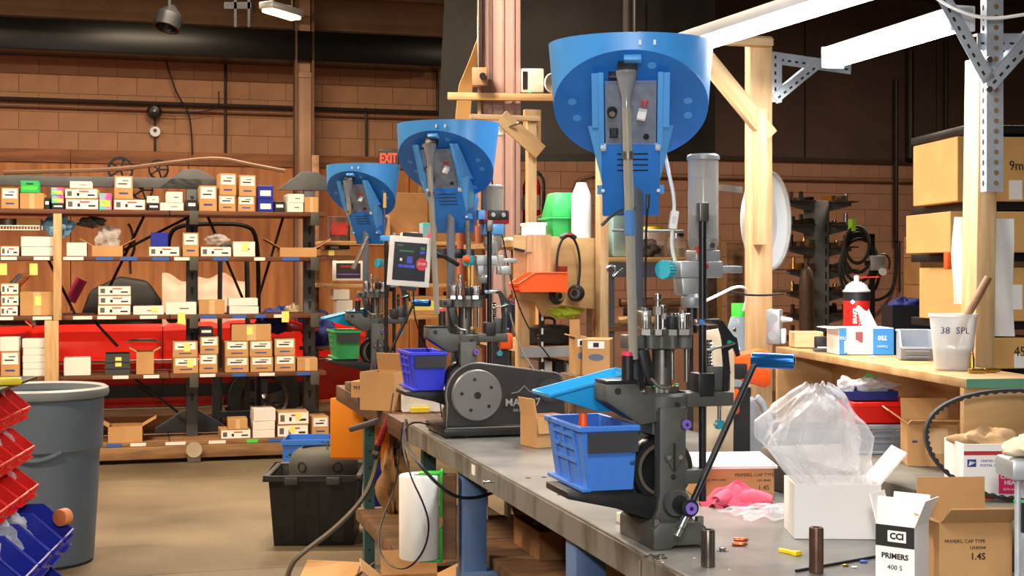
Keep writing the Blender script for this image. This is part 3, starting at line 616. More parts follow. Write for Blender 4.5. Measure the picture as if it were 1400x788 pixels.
def hopper_bin(name, label, cat, loc, rz, w_, d_, h_, m, strip=None, group=None, lip=.55, rib=True):
    """open hopper bin: front (label face) looks to -x, w_ along x, d_ along y"""
    g = thing(name, label, cat, Vector(loc) + Vector((0, 0, .001)), rz, group); t = .0035; fl_ = .018
    def shell(o):
        z0 = o; a = o
        return [(-w_ / 2 + fl_ + a, -d_ / 2 + .012 + a, z0), (w_ / 2 - .006 - a, -d_ / 2 + .012 + a, z0), (w_ / 2 - .006 - a, d_ / 2 - .012 - a, z0), (-w_ / 2 + fl_ + a, d_ / 2 - .012 - a, z0)], \
               [(-w_ / 2 + a, -d_ / 2 + a, h_), (w_ / 2 - a, -d_ / 2 + a, h_), (w_ / 2 - a, d_ / 2 - a, h_), (-w_ / 2 + a, d_ / 2 - a, h_)]
    a0, a1 = shell(0); c0_, c1_ = shell(t)
    q4 = lambda a, b: [(a + i, a + (i + 1) % 4, b + (i + 1) % 4, b + i) for i in range(4)]
    mb = MB().add(a0 + a1 + c0_ + c1_, q4(0, 4) + q4(4, 12) + q4(12, 8) + [(0, 3, 2, 1), (8, 9, 10, 11)])
    mb.build('body', m, g, bevel=.0012, seg=1)
    r = MB()
    for x0, x1, y0, y1 in ((-w_ / 2 - .004, w_ / 2 + .004, -d_ / 2 - .005, -d_ / 2 + .003), (-w_ / 2 - .004, w_ / 2 + .004, d_ / 2 - .003, d_ / 2 + .005), (-w_ / 2 - .005, -w_ / 2 + .003, -d_ / 2, d_ / 2), (w_ / 2 - .003, w_ / 2 + .005, -d_ / 2, d_ / 2)): r.bx(x0, x1, y0, y1, h_ - .012, h_)
    r.build('rim', m, g, bevel=.002, seg=1)
    if rib:
        for y in (-.28, .0, .28):
            MB().add([(-w_ / 2 - .004, y * d_ - .005, h_ - .012), (-w_ / 2 - .004, y * d_ + .005, h_ - .012), (-w_ / 2 + fl_ - .003, y * d_ + .005, .01), (-w_ / 2 + fl_ - .003, y * d_ - .005, .01), (-w_ / 2 + .004, y * d_ - .005, h_ - .012), (-w_ / 2 + .004, y * d_ + .005, h_ - .012), (-w_ / 2 + fl_ + .005, y * d_ + .005, .01), (-w_ / 2 + fl_ + .005, y * d_ - .005, .01)], [(0, 1, 2, 3), (4, 7, 6, 5), (0, 4, 5, 1), (1, 5, 6, 2), (2, 6, 7, 3), (3, 7, 4, 0)]).build('front_rib', m, g)
        for z in (.42, .62, .82): MB().box((-w_ / 2 + fl_ * (1 - z) - .002, 0, h_ * z), (.006, d_ * .54, .007)).build('label_slat', m, g)
        MB().bx(-w_ / 2 + .002, -w_ / 2 + fl_ + .004, -d_ / 2, d_ / 2, 0, .008).build('front_lip', m, g, bevel=.002)
    if strip: MB().bx(-w_ / 2 + .012, w_ / 2 - .002, -d_ / 2 - .007, -d_ / 2 - .004, h_ * .60, h_ - .013).build('dark_strip', strip, g)
    return g

Y1, Y2, Y3 = 2.85, 4.76, 6.4
p1 = press(905, Y1, BZ, R(-5), 'nearest dark grey loading press with a raised handle and tall powder hopper', 1, 'tall')
p2 = press(635, Y2, BZ + .036, R(-19), 'motor driven loading press with a red and black hopper sensor', 0, 'short', -.005, 1.11)
p3 = press(513, Y3, BZ + .038, R(-20), 'farthest loading press beside the green bin, with a blue ball handle', 1, 'none', -.02, 1.08)
def rel(g, x, y, z): return g.matrix_basis @ Vector((x, y, z))
bpy.context.view_layer.update()
STR = mat('dark_label_strip', (52, 53, 56), .8)
hopper_bin('parts_bin', 'sky blue hopper bin scuffed with black marks beside the nearest press', 'bin', rel(p1, -.143, .045, .119), A, .122, .24, .133, BINB, STR)
hopper_bin('parts_bin', 'violet blue hopper bin beside the motor driven press', 'bin', rel(p2, -.143, .045, .119), A, .122, .24, .133, BINV, STR)
hopper_bin('parts_bin', 'green hopper bin beside the farthest press', 'bin', rel(p3, -.143, .045, .119), A, .122, .24, .133, BING, STR)
# light blue cartridge chutes
def chute(g, label):
    o = MB()
    top = [(-.235, .042, .305), (-.05, .042, .350), (-.05, .15, .350), (-.235, .16, .305)]
    bot = [(-.12, .05, .268), (-.05, .05, .270), (-.05, .11, .270), (-.12, .11, .268)]
    ins = [(x * .96 - .004, .1 + (y - .1) * .9, z + .001) for x, y, z in top]; ib = [(x * .98, .08 + (y - .08) * .8, z + .005) for x, y, z in bot]
    f = lambda a, b: [(a + i, a + (i + 1) % 4, b + (i + 1) % 4, b + i) for i in range(4)]
    o.add(top + bot + ins + ib, f(0, 4) + f(0, 8) + f(8, 12) + [(4, 5, 6, 7), (12, 15, 14, 13)])
    t = thing('cartridge_chute', label, 'chute', g.location, A)
    o.build('tray', TRAY, t, bevel=.002)
    MB().tube([top[0], top[1], top[2], top[3]], .005, 8, 0, True).build('rolled_rim', TRAY, t)
    return t
chute(p1, 'light blue plastic chute tray sloping over the sky blue bin'); chute(p3, 'light blue plastic chute tray sloping over the green bin')
# orange funnel standing in the near bin
b_ = rel(p1, -.155, .06, .125)
tag(MB().lathe([(.030, 0), (.026, .004), (.012, .10), (.009, .14), (.007, .14), (.010, .10), (.023, .004)], 24).build('small_funnel', BINO, None, b_), 'orange plastic funnel upside down in the sky blue bin', 'funnel')

# ================================================================== lamps and timber frame over the bench
def tube_lamp(a, b, label, group=None, energy=E_TUBE, es=26):
    a = Vector(a); b = Vector(b); L = (b - a).length; rz = math.atan2(b.y - a.y, b.x - a.x); mid = (a + b) / 2
    g = thing('tube_light', label, 'tube light', mid, rz, group)
    MB().bx(-L / 2, L / 2, -.032, .032, .012, .042).build('housing', mat('lamp_housing', (210, 216, 222), .4), g, bevel=.004)
    MB().bx(-L / 2 + .015, L / 2 - .015, -.026, .026, -.014, .012).build('diffuser', mat('tube_glow', (255, 255, 255), .4, emit=(244, 250, 255), es=es), g, bevel=.01)
    for x in (-L / 2, L / 2 - .012): MB().bx(x, x + .012, -.034, .034, -.018, .044).build('end_cap', mat('end_cap', (214, 218, 224), .4), g, bevel=.003)
    light('tube_glow_light', mid + Vector((0, 0, -.03)), energy, L, WHITE, (0, 0, rz), sy=.05)
    return g
u1 = Vector((.234, -.587, 0)).normalized()
q1 = Vector((.528, 3.617, 2.075))
tube_lamp(q1 - u1 * .42, q1 + u1 * .80, 'bright tube light over the nearest blue feeder')
tube_lamp((.9165, 3.88, 2.06), Vector((.9165, 3.88, 2.06)) - D * .64, 'bright tube light between the slotted angle brackets', energy=E_TUBE * .35)
# unseen tubes added beyond the frame to light the fronts and the middle
tube_lamp((.10, 1.6, 2.35), Vector((.10, 1.6, 2.35)) - D * 1.22, 'added unseen tube light over the near end of the bench', energy=E_TUBE * 1.1)
tube_lamp((-.75, .9, 2.45), Vector((-.75, .9, 2.45)) + N * 1.22, 'added unseen tube light across the aisle by the bench end', energy=E_TUBE * .9)
tube_lamp((.15, 5.6, 2.62), Vector((.15, 5.6, 2.62)) - D * 1.22, 'added unseen tube light high over the middle of the benches', energy=E_TUBE * 1.8)

def post(name, label, t, off, w_, d_, z0, z1, lean=0, m=PINE):
    p = bl(t, off, z0); g = thing(name, label, 'post', p, (0, lean, A))
    MB().bx(-w_ / 2, w_ / 2, -d_ / 2, d_ / 2, 0, z1 - z0).build('stud', m, g, bevel=.003)
    return g
OFF = .80
tN, tF, tM, tR = tback(1037, OFF), tback(726, OFF), tback(823, OFF), tback(1337, OFF)
pn = post('timber_post', 'pine stud post holding the white dish and the socket box', tN, OFF, .072, .04, BZ, 2.16)
def arm(parent, name, a, b, w_, th, m=PINEX):
    a = Vector(a); b = Vector(b); d = b - a; L = d.length
    return MB().bx(0, L, -th / 2, th / 2, -w_ / 2, w_ / 2).build(name, m, parent, a, (0, -math.atan2(d.z, math.hypot(d.x, d.y)), math.atan2(d.y, d.x)), bevel=.002)
zz = 2.16 - BZ
arm(pn, 'lamp_arm', (-.036 - .37, -.04, zz - .024), (.02, -.04, zz - .024), .022, .04)
arm(pn, 'brace', (-.20, -.032, zz - .06), (.02, -.032, zz - .30), .05, .03)
arm(pn, 'side_cleat', (-.012, -.036, zz - .22), (-.012, -.036, zz - .62), .03, .03)
pf = post('timber_post', 'slim pine stud post with a plywood gusset behind the middle press', tF, OFF, .042, .05, BZ, at(726, 160, bl(tF, OFF).y).z)
zf = pf.children[0].dimensions.z
arm(pf, 'cross_arm', (-.30, -.03, zf - .012), (.03, -.03, zf - .012), .024, .04)
arm(pf, 'gusset', (-.16, -.055, zf - .01), (.03, -.055, zf - .17), .075, .012, PLY)
arm(pf, 'back_block', (.02, .05, zf + .04), (.02, .05, zf - .14), .08, .03, PLY)
pm = post('timber_post', 'pine stud post at the corner of the plywood shelf unit', tM, OFF, .036, .06, BZ, at(823, 205, bl(tM, OFF).y).z)
pr = post('timber_post', 'thick pine post carrying the perforated steel angle', -.24, .972, .054, .062, 0, 1.98, lean=R(1.0))
tag(MB().bx(-.135, .57, -.02, .02, -.024, .024).build('loose_lath', PINEX, None, at(640, 132, 8.948), (0, R(.8), 0), bevel=.002), 'long pine lath fixed level across the pink column', 'board')
# perforated steel angles
def angle(parent, name, a, b, wa=.036, hole=.011, turn=0):
    a = Vector(a); b = Vector(b)
    if b.x < a.x: a, b = b, a
    d = b - a; L = d.length
    rot = (turn, -math.atan2(d.z, math.hypot(d.x, d.y)), math.atan2(d.y, d.x))
    o = MB().bx(0, L, -.0015, 0, -wa / 2, wa / 2).bx(0, L, -.0015, wa, wa / 2 - .0015, wa / 2).build(name, GALV, parent, a, rot)
    n = int(L / .024); hm = None
    for k in range(n):
        if hm is None:
            h = MB().box((0, -.0017, 0), (.011 if name != 'upright_angle' else .011, .0006, .006)).build('punched_hole', INK, o, (.015 + k * .024, 0, -.004)); hm = h.data
        else: h = link('punched_hole', hm, o, (.015 + k * .024, 0, -.004))
    return o
pb = bl(tN, OFF)
ag = thing('angle_bracket', 'perforated steel angle bracket on the post beside the white dish', 'bracket', (pb.x + .042, pb.y + .035, 1.97), A)
angle(ag, 'arm_angle', (0, 0, .135), (.27, 0, .112)); angle(ag, 'post_angle', (.018, -.004, .15), (.018, -.004, -.0)); angle(ag, 'brace_angle', (.012, -.006, .01), (.16, -.006, .125), .03)
pr0 = bl(tR, OFF)
ar = thing('upright_angle_frame', 'perforated steel angle upright with crossed braces on the thick post', 'bracket', (at(1350, 262, 3.19).x, 3.19, at(1350, 262, 3.19).z), R(8))
o = MB().bx(0, .04, 0, .002, 0, .8).bx(-.002, 0, 0, .03, 0, .8).build('upright_angle', GALV, ar)
hA = MB().prism(circ(0, 0, .0062, 12), -.0006, -.0001).build('punched_hole', mat('hole_tan', (120, 92, 60), .8), o, (.022, 0, .02)).data; hB = MB().prism([(p_[0] * .62, p_[1]) for p_ in circ(0, 0, .007, 12)], -.0006, -.0001).build('punched_hole', INK, o, (-.0021, .016, .02), (0, 0, R(-90))).data
for k in range(1, 32): link('punched_hole', hA, o, (.022, 0, .02 + k * .0245)); link('punched_hole', hB, o, (-.0021, .016, .02 + k * .0245), (0, 0, R(-90)))
angle(ar, 'brace_angle', (.0, -.008, .26), (-.14, -.008, .50), .034); angle(ar, 'brace_angle', (.0, -.008, .25), (.16, -.008, .42), .034); angle(ar, 'cross_angle', (-.02, .012, .355), (.25, .012, .36), .04)
for z in (.24, .31): MB().cyl((0.0, -.012, z), (0.0, -.006, z), .008, n=6).build('bolt', STEEL, ar)
cable('lamp_power_cable', 'thin white lamp cord looping past the steel angle upright', [at(1278, -4, 3.05), at(1300, 10, 3.05), at(1330, 22, 3.05), at(1360, 26, 3.05), at(1400, 20, 3.05)], .004, PAPER)

# ================================================================== cartons
def carton(name, label, cat, loc, rz, w_, d_, h_, m=None, flaps='', open_=False, lab=None, group=None, th=.004, ang=None, parts=True, m_in=None, fk=.48):
    """w_ along x, d_ along y, origin at the centre of the bottom. flaps: letters f,b,l,r of raised flaps"""
    m = m or CB; loc = Vector(loc) + Vector((0, 0, .001)); g = thing(name, label, cat, loc, rz, group)
    x, y = w_ / 2, d_ / 2
    if not open_:
        MB().bx(-x, x, -y, y, 0, h_).build('body', m, g, bevel=.0025, seg=1)
        MB().bx(-x + .001, x - .001, -.0012, .0012, h_ - .0005, h_ + .0008).build('lid_seam', GINK, g)
    else:
        MB().bx(-x, x, -y, y, 0, th).bx(-x, x, -y, -y + th, th, h_).bx(-x, x, y - th, y, th, h_).bx(-x, -x + th, -y + th, y - th, th, h_).bx(x - th, x, -y + th, y - th, th, h_).build('body', m, g)
    ang = ang or {}
    for f in flaps:
        a = R(ang.get(f, 35)); L = (d_ if f in 'fb' else w_) * fk
        if f in 'fb':
            o = MB().bx(-x + .002, x - .002, -th / 2, th / 2, 0, L).build('flap', m_in or m, g, (0, (-y + th / 2) if f == 'f' else (y - th / 2), h_), (a if f == 'f' else -a, 0, 0))
        else:
            o = MB().bx(-th / 2, th / 2, -y + .002, y - .002, 0, L).build('flap', m_in or m, g, ((-x + th / 2) if f == 'l' else (x - th / 2), 0, h_), (0, -a if f == 'l' else a, 0))
    return g
def stick(g, name, m, x, z, w_, h_, yf, t=.0008): return MB().bx(x - w_ / 2, x + w_ / 2, yf - t, yf, z - h_ / 2, z + h_ / 2).build(name, m, g)
def sideface(g, name, m, xf, y, z, w_, h_, t=.0008): return MB().bx(xf - t, xf, y - w_ / 2, y + w_ / 2, z - h_ / 2, z + h_ / 2).build(name, m, g)

# ---- on the steel bench, near end
p = onb(1240, 812)
g = carton('primer_carton', 'tall white primers carton with torn open flaps and a black band', 'carton', (at(1238, 0, 2.42).x, 2.44, BZ), R(-38), .072, .068, .112, PAPER, 'fblr', True, th=.002, ang={'f': -6, 'b': 16, 'l': 14, 'r': 22}, fk=.72)
stick(g, 'black_band', INK, 0, .092, .0716, .038, -.034)
pl = stick(g, 'badge', PAPER, .004, .092, .034, .020, -.0348, .0006)
text('CCI', .0155, INK, g, (.004, -.0356, .092), FRONT, bold=.0007)
text('PRIMERS', .0135, INK, g, (0, -.0345, .056), FRONT, bold=.0004)
text('400 S', .0125, INK, g, (0, -.0345, .036), FRONT)
# right brown primers carton
q = onb(1325, 812)
g = carton('shipping_carton', 'tan carton printed PRIMERS CAP TYPE with its front flap hanging open', 'carton', (at(1342, 790, 2.42).x, 2.52, BZ), R(3), .135, .12, .108, CB, 'flb', True, th=.003, ang={'f': 58, 'l': 70, 'b': 3}, fk=.54)
text('PRIMERS, CAP TYPE', .0088, INK, g, (-.02, -.0605, .074), FRONT); text('UN0044', .0085, INK, g, (.004, -.0605, .062), FRONT); text('1.4S', .017, INK, g, (.004, -.0605, .046), FRONT, bold=.0003)
sideface(g, 'flap_print', INK, .0, 0, 0, .0, .0) if False else None
# steel cylinders
o = MB().lathe([(0, 0), (.0125, 0), (.0135, .001), (.0135, .068), (.012, .071), (.007, .071), (.007, .06), (0, .06)], 28).build('steel_bushing', mat('bushing_steel', (104, 98, 92), .3, metal=.85, var=.25, scale=14), None, onb(968, 775)); tag(o, 'upright dull steel bushing beside the foot of the nearest press', 'bushing')
o = MB().lathe([(0, 0), (.0125, 0), (.0135, .001), (.0135, .082), (.012, .085), (.007, .085), (.007, .075), (0, .075)], 28).build('rusty_bushing', mat('bushing_rust', (110, 88, 76), .4, metal=.7, scale=9, c2=(72, 48, 36)), None, onb(1116, 783)); tag(o, 'upright rust brown steel bushing between the yellow tool and primers carton', 'bushing')
# copper bullets, bolts and scraps
def bullet(px, py, rz, label):
    g = thing('copper_bullet', label, 'bullet', onb(px, py) + Vector((0, 0, .0046)), rz, 'copper bullets on the bench')
    MB().lathe([(0, 0), (.0042, 0), (.0045, .001), (.0045, .020), (.0036, .027), (.0012, .031), (0, .032)], 16, ax=(1, 0, 0)).build('jacket', COPPER, g)
    MB().lathe([(.00465, .011), (.00465, .013)], 16, ax=(1, 0, 0)).build('cannelure', mat('cannelure', (120, 60, 40), .5, metal=.6), g)
bullet(1003, 741, R(-8), 'copper bullet lying behind the other by the pink rag'); bullet(1001, 747, R(-10), 'copper bullet lying closer to the steel bushing')
def bolt(px, py, label):
    g = thing('hex_bolt', label, 'bolt', onb(px, py), .4, 'hex bolts in the bench top')
    MB().cyl((0, 0, 0), (0, 0, .0015), .012, n=24).build('washer', STEEL, g); MB().cyl((0, 0, .0015), (0, 0, .008), .0075, n=6).build('head', STEEL, g, bevel=.0008)
bolt(988, 754, 'hex bolt with washer in the bench beside the steel bushing'); bolt(904, 764, 'hex bolt with washer at the bench edge before the press foot')
g = thing('yellow_scraper', 'small yellow plastic tool lying on the bench', 'tool', onb(1080, 758) + Vector((0, 0, .0)), R(-52))
MB().prism([(-.028, -.004), (.004, -.004), (.012, -.008), (.022, -.008), (.022, .012), (.010, .012), (.002, .004), (-.028, .004)], 0, .008, 'z').build('body', YEL, g, bevel=.0015)
MB().bx(.010, .022, -.007, .011, .008, .0085).build('head_face', mat('yellow_dark', (200, 170, 20), .5), g)
a = onb(1088, 783); b = onb(1296, 746)
o = MB().cyl(a + Vector((0, 0, .003)), b + Vector((0, 0, .003)), .0028, n=8).build('thin_rod', BLKM); tag(o, 'thin dark rod lying behind the white primers carton', 'rod')
for px, py, r, m, lb in ((1181, 770, .006, TAPEB, 'scrap of blue plastic beside the thin rod'), (1156, 775, .005, BRASS, 'tiny brass bit beside the thin rod'), (1168, 777, .004, PAPER, 'tiny white bit beside the thin rod'), (949, 764, .002, PAPER, 'tiny white crumb beside the steel bushing'), (997, 780, .002, PAPER, 'tiny white crumb on the rusty bench corner'), (906, 770, .002, PAPER, 'tiny white crumb at the bench edge')):
    tag(MB().ball((0, 0, r * .5), r, 8, (1.5, 1, .5)).build('scrap', m, None, onb(px, py)), lb, 'scrap')
# steel latch at the edge
g = thing('edge_latch', 'small bent steel latch screwed at the bench edge', 'latch', onb(882, 763), A)
MB().bx(-.004, .028, -.006, .006, 0, .003).bx(-.012, -.009, -.006, .004, -.045, -.004).build('plate', STEEL, g); MB().cyl((.012, 0, .003), (.012, 0, .006), .004, n=10).build('rivet', DSTEEL, g)
# white block and foot, brass casing under the bin bracket
g = thing('white_spacer_block', 'cream white plastic block under the press bracket', 'block', onb(866, 716), A)
MB().bx(-.03, .03, -.03, .03, 0, .022).build('block', mat('cream_plastic', (222, 224, 206), .5), g, bevel=.002); MB().bx(.004, .03, -.014, .014, .022, .052).build('foot', CAST, g)
tag(MB().lathe([(0, 0), (.0095, 0), (.0095, .003), (.0085, .004), (.0085, .026), (0, .026)], 18).build('brass_fitting', BRASS, None, onb(779, 678)), 'short brass fitting upright under the sky blue bin', 'fitting')
for px, py, w_ in ((722, 654, .012), (744, 653, .012), (771, 668, .012), (765, 677, .012)):
    tag(MB().bx(-w_ / 2, w_ / 2, -.006, .006, 0, .0008).build('slot_cover', INK, None, onb(px, py) + Vector((0, 0, .0002)), (0, 0, A)), 'small dark slot cover in the bench top near the brass fitting', 'slot', 'slot covers in the bench top')
g = thing('eye_screw', 'bright screw sticking out of the bench front edge', 'screw', bl(.62, 0, .86), A)
MB().cyl((0, 0, 0), (-.03, .0, 0), .003, n=8).build('shank', STEEL, g); MB().cyl((-.032, 0, 0), (-.03, 0, 0), .006, n=12).build('head', STEEL, g)
tag(MB().tube([onb(638, 598) + Vector((0, 0, .004)), onb(655, 591) + Vector((0, 0, .004))], .004, 8).ball(onb(638, 598) + Vector((0, 0, .006)), .006, 8).ball(onb(655, 591) + Vector((0, 0, .006)), .006, 8).build('white_pin', PAPER), 'small white plastic pin lying before the drive cover', 'pin')
# primers carton lying flat with a white lid, behind the rag
g = carton('flat_carton', 'flat tan carton printed PRIMERS with a white lid beside the pink rag', 'carton', (at(1003, 688, 3.35).x, 3.42, BZ - .0), R(4), .19, .16, .085, CB)
MB().bx(-.105, .10, -.085, .09, .085, .092).build('white_lid', PAPER, g, (0, 0, 0), (R(4), 0, 0))
text('PRIMERS, CAP TYPE', .0115, INK, g, (.045, -.0805, .062), FRONT); text('UN 0044', .009, INK, g, (.068, -.0805, .048), FRONT); text('1.4S', .017, INK, g, (.068, -.0805, .03), FRONT)
text('HANDLE WITH CARE', .007, INK, g, (-.06, -.0805, .05), FRONT)
# pink rag
def rag(u, v):
    a = u * 2 * math.pi; r = v
    n = .5 + .5 * math.sin(3 * a + 1) * math.cos(5 * v + a)
    return (.085 * r * math.cos(a) * (1 + .15 * math.sin(3 * a)), .05 * r * math.sin(a), .012 + .05 * (1 - r ** 2) * (.55 + .5 * n) + .01 * math.sin(9 * a + 7 * v) * r - .011 * r)
g = thing('pink_rag', 'crumpled pink cloth rag on the bench before the flat carton', 'rag', onb(1008, 692), R(5))
PINK = mat('pink_cloth', (226, 92, 118), .9, var=.15, scale=18, bump=.2, bscale=60)
MB().grid(rag, 48, 10).build('cloth', PINK, g, sub=0)
for k, (x, y, rx, rz_) in enumerate(((-.03, -.02, .04, .6), (.03, -.03, .045, -.3), (.01, .02, .05, .2))):
    MB().grid(lambda u, v: (x + (u - .5) * rx * 2, y + .02 * math.cos(u * 3), .03 + .02 * math.sin(v * math.pi) + .006 * math.sin(u * 9 + k)) if False else (x + (u - .5) * rx * 2 * math.cos(rz_) - .012 * math.cos(v * math.pi * 1.4) * math.sin(rz_), y + (u - .5) * rx * 2 * math.sin(rz_) + .016 * math.cos(v * math.pi * 1.4), .022 + .022 * math.sin(v * math.pi * 1.4) * (1 - (2 * u - 1) ** 2 * .6)), 14, 10).build('fold', PINK, g, solid=.002)
# white box with the big clear bag
wb_ = carton('white_box', 'long white box with a clear bag bunched in its open top', 'box', (at(1146, 735, 2.86).x, 2.92, BZ), R(-2), .182, .13, .115, PAPER, 'r', True, th=.004, ang={'r': 40})
MB().bx(-.087, .087, -.061, .061, .02, .06).build('inner_lining', CB, wb_)
def bag_fn(seed, pts, thick):
    rr = random.Random(seed); ph = [rr.uniform(0, 6.28) for _ in range(8)]
    def fn(u, v):
        a = u * 2 * math.pi; k = v * (len(pts) - 1); i = min(int(k), len(pts) - 2); f = k - i
        f = f * f * (3 - 2 * f)
        l = pts[i][0] * (1 - f) + pts[i + 1][0] * f; r_ = pts[i][1] * (1 - f) + pts[i + 1][1] * f; z = pts[i][2] * (1 - f) + pts[i + 1][2] * f
        w_ = (r_ - l) / 2; c = (l + r_) / 2
        wr = 1 + .09 * math.sin(5 * a + ph[0] + 6 * v) + .06 * math.sin(9 * a - 11 * v + ph[1]) + .05 * math.sin(3 * a + 17 * v + ph[2])
        return (c + w_ * math.cos(a) * wr, thick * (.72 if v < .2 else 1) * min(1, w_ / .05) * math.sin(a) * (wr if v > .2 else 1) + .012 * math.sin(7 * v + ph[3]), z + .006 * math.sin(4 * a + ph[4]) * (1 if v < 1 else 0) + .004 * math.sin(13 * a + 9 * v))
    return fn
k_ = 2.92 / F
bp = [((px0 - 1140) * k_, (px1 - 1140) * k_, BZ + (735 - py) * k_ - .01 - BZ) for px0, px1, py in ((1092, 1190, 690), (1092, 1190, 657), (1066, 1190, 630), (1042, 1188, 598), (1048, 1180, 575), (1062, 1170, 558), (1082, 1160, 542), (1100, 1142, 530), (1104, 1135, 526))]
g = thing('clear_bag', 'big crumpled clear plastic bag billowing out of the white box', 'plastic bag', wb_.location, 0)
MB().grid(bag_fn(3, bp, .06), 72, 40).build('film', BAG, g, ang=80)
MB().grid(bag_fn(5, [(a * .85 + .01, b * .8, z * .93) for a, b, z in bp], .045), 40, 24).build('inner_film', BAG, g, ang=40)
# flat clear bag on the bench
def flatbag(u, v):
    return ((u - .5) * .17 + .02 * math.sin(4 * v), (v - .5) * .14, .010 + .018 * math.sin(u * 3.1) * math.sin(v * 3.1) + .006 * math.sin(17 * u + 8 * v) * math.sin(13 * v - 5 * u))
g = thing('flat_bag', 'small clear plastic bag lying flat beside the pink rag', 'plastic bag', onb(1048, 708), R(12)); MB().grid(flatbag, 30, 24).build('film', clear('thin_film', (240, 242, 246), .05, .1, .5, 22), g, ang=80)
g = thing('black_crumpled_bag', 'small dark crumpled foil bag behind the white box', 'plastic bag', onb(1072, 664), 0); MB().grid(rag, 40, 8).build('film', mat('dark_foil', (60, 62, 64), .25, metal=.4), g)
g.scale = (.45, .45, .6)
# ---- shelf of plywood at the bench back
SZ = 1.232; OS = .72
ta, tb_ = tback(1318, OS), tback(1050, OS); Ls = 1.25; SA = A - R(8.2)
sh = thing('plywood_shelf', 'low plywood shelf box on the bench carrying cup, bins and spray can', 'shelf', (.965, 2.889, BZ + .106), SA)
hh = SZ - BZ - .106
MB().bx(0, .19, -.01, Ls, hh - .02, hh).build('top_board', PLY, sh, bevel=.002)
MB().bx(0, .19, -.012, -.0101, hh - .02, hh).build('green_edge', mat('green_edge', (92, 146, 118), .7), sh)
MB().bx(.0, .18, 0, .02, 0, hh - .02).build('near_end', PLY, sh, bevel=.002); MB().bx(.0, .18, Ls - .02, Ls, 0, hh - .02).build('far_end', PLY, sh, bevel=.002)
MB().bx(.172, .185, .02, Ls - .02, 0, hh - .02).build('back_board', mat('ply_back', (206, 164, 104), .6, scale=2.5, stretch=(5, 1, 5), c2=(168, 122, 70)), sh)
SP = lambda px, py: onz(px, py, SZ) + Vector((0, 0, .0008))
# 38 SPL cup
g = thing('plastic_cup', 'tall translucent plastic cup marked 38 SPL holding a wooden stick', 'cup', SP(1303, 506), 0)
CUP = clear('cup_plastic', (224, 228, 230), .5, .25)
MB().lathe([(0, 0), (.039, 0), (.042, .004), (.0525, .122), (.056, .124), (.056, .130), (.053, .130), (.0515, .126), (.041, .006), (0, .004)], 40).build('cup', CUP, g)
MB().lathe([(0, .005), (.039, .005), (.043, .05), (.02, .058), (0, .05)], 24).build('contents', mat('cup_contents', (120, 122, 124), .4, metal=.5, scale=60, c2=(190, 190, 188), bump=.5, bscale=120), g)
for i, ch in enumerate('38 SPL'):
    a = R(-90 + (i - 2.5) * 13 - 12)
    if ch != ' ': text(ch, .022, mat('marker_blue', (40, 36, 70), .7), g, (.0508 * math.cos(a) * .985, .0508 * math.sin(a) * .985, .092), (R(90), 0, a + R(90)))
b = SP(1303, 506)
tag(MB().cyl(b + Vector((-.03, .0, .012)), b + Vector((.082, .0, .215)), .011, .0085, 14).build('wooden_stick', mat('stick_wood', (150, 112, 76), .6, scale=4, stretch=(8, 8, 1), c2=(120, 86, 56))), 'grey brown wooden stick leaning out of the marked plastic cup', 'stick')
# brass cases
def case(loc, rot, label):
    g = thing('brass_case', label, 'cartridge case', loc, rot, 'brass cases on the plywood shelf')
    MB().lathe([(0, 0), (.0058, 0), (.0058, .0015), (.0048, .002), (.0048, .0035), (.0058, .0045), (.0056, .030), (.0040, .034), (.0040, .040), (.0033, .040), (.0033, .03)], 18).build('case', BRASS, g)
    MB().lathe([(0, .045), (.0035, .041), (.0035, .038), (0, .038)], 14).build('dark_mouth', COPPER, g)
case(SP(1329, 508), (0, 0, 0), 'brass cartridge case standing upright beside the plastic cup')
case(SP(1322, 511) + Vector((0, -.01, .0058)), (0, R(90), R(-6)), 'brass cartridge case lying before the upright one'); case(SP(1338, 510) + Vector((.004, -.012, .0058)), (0, R(90), R(4)), 'brass cartridge case lying toward the shelf end')
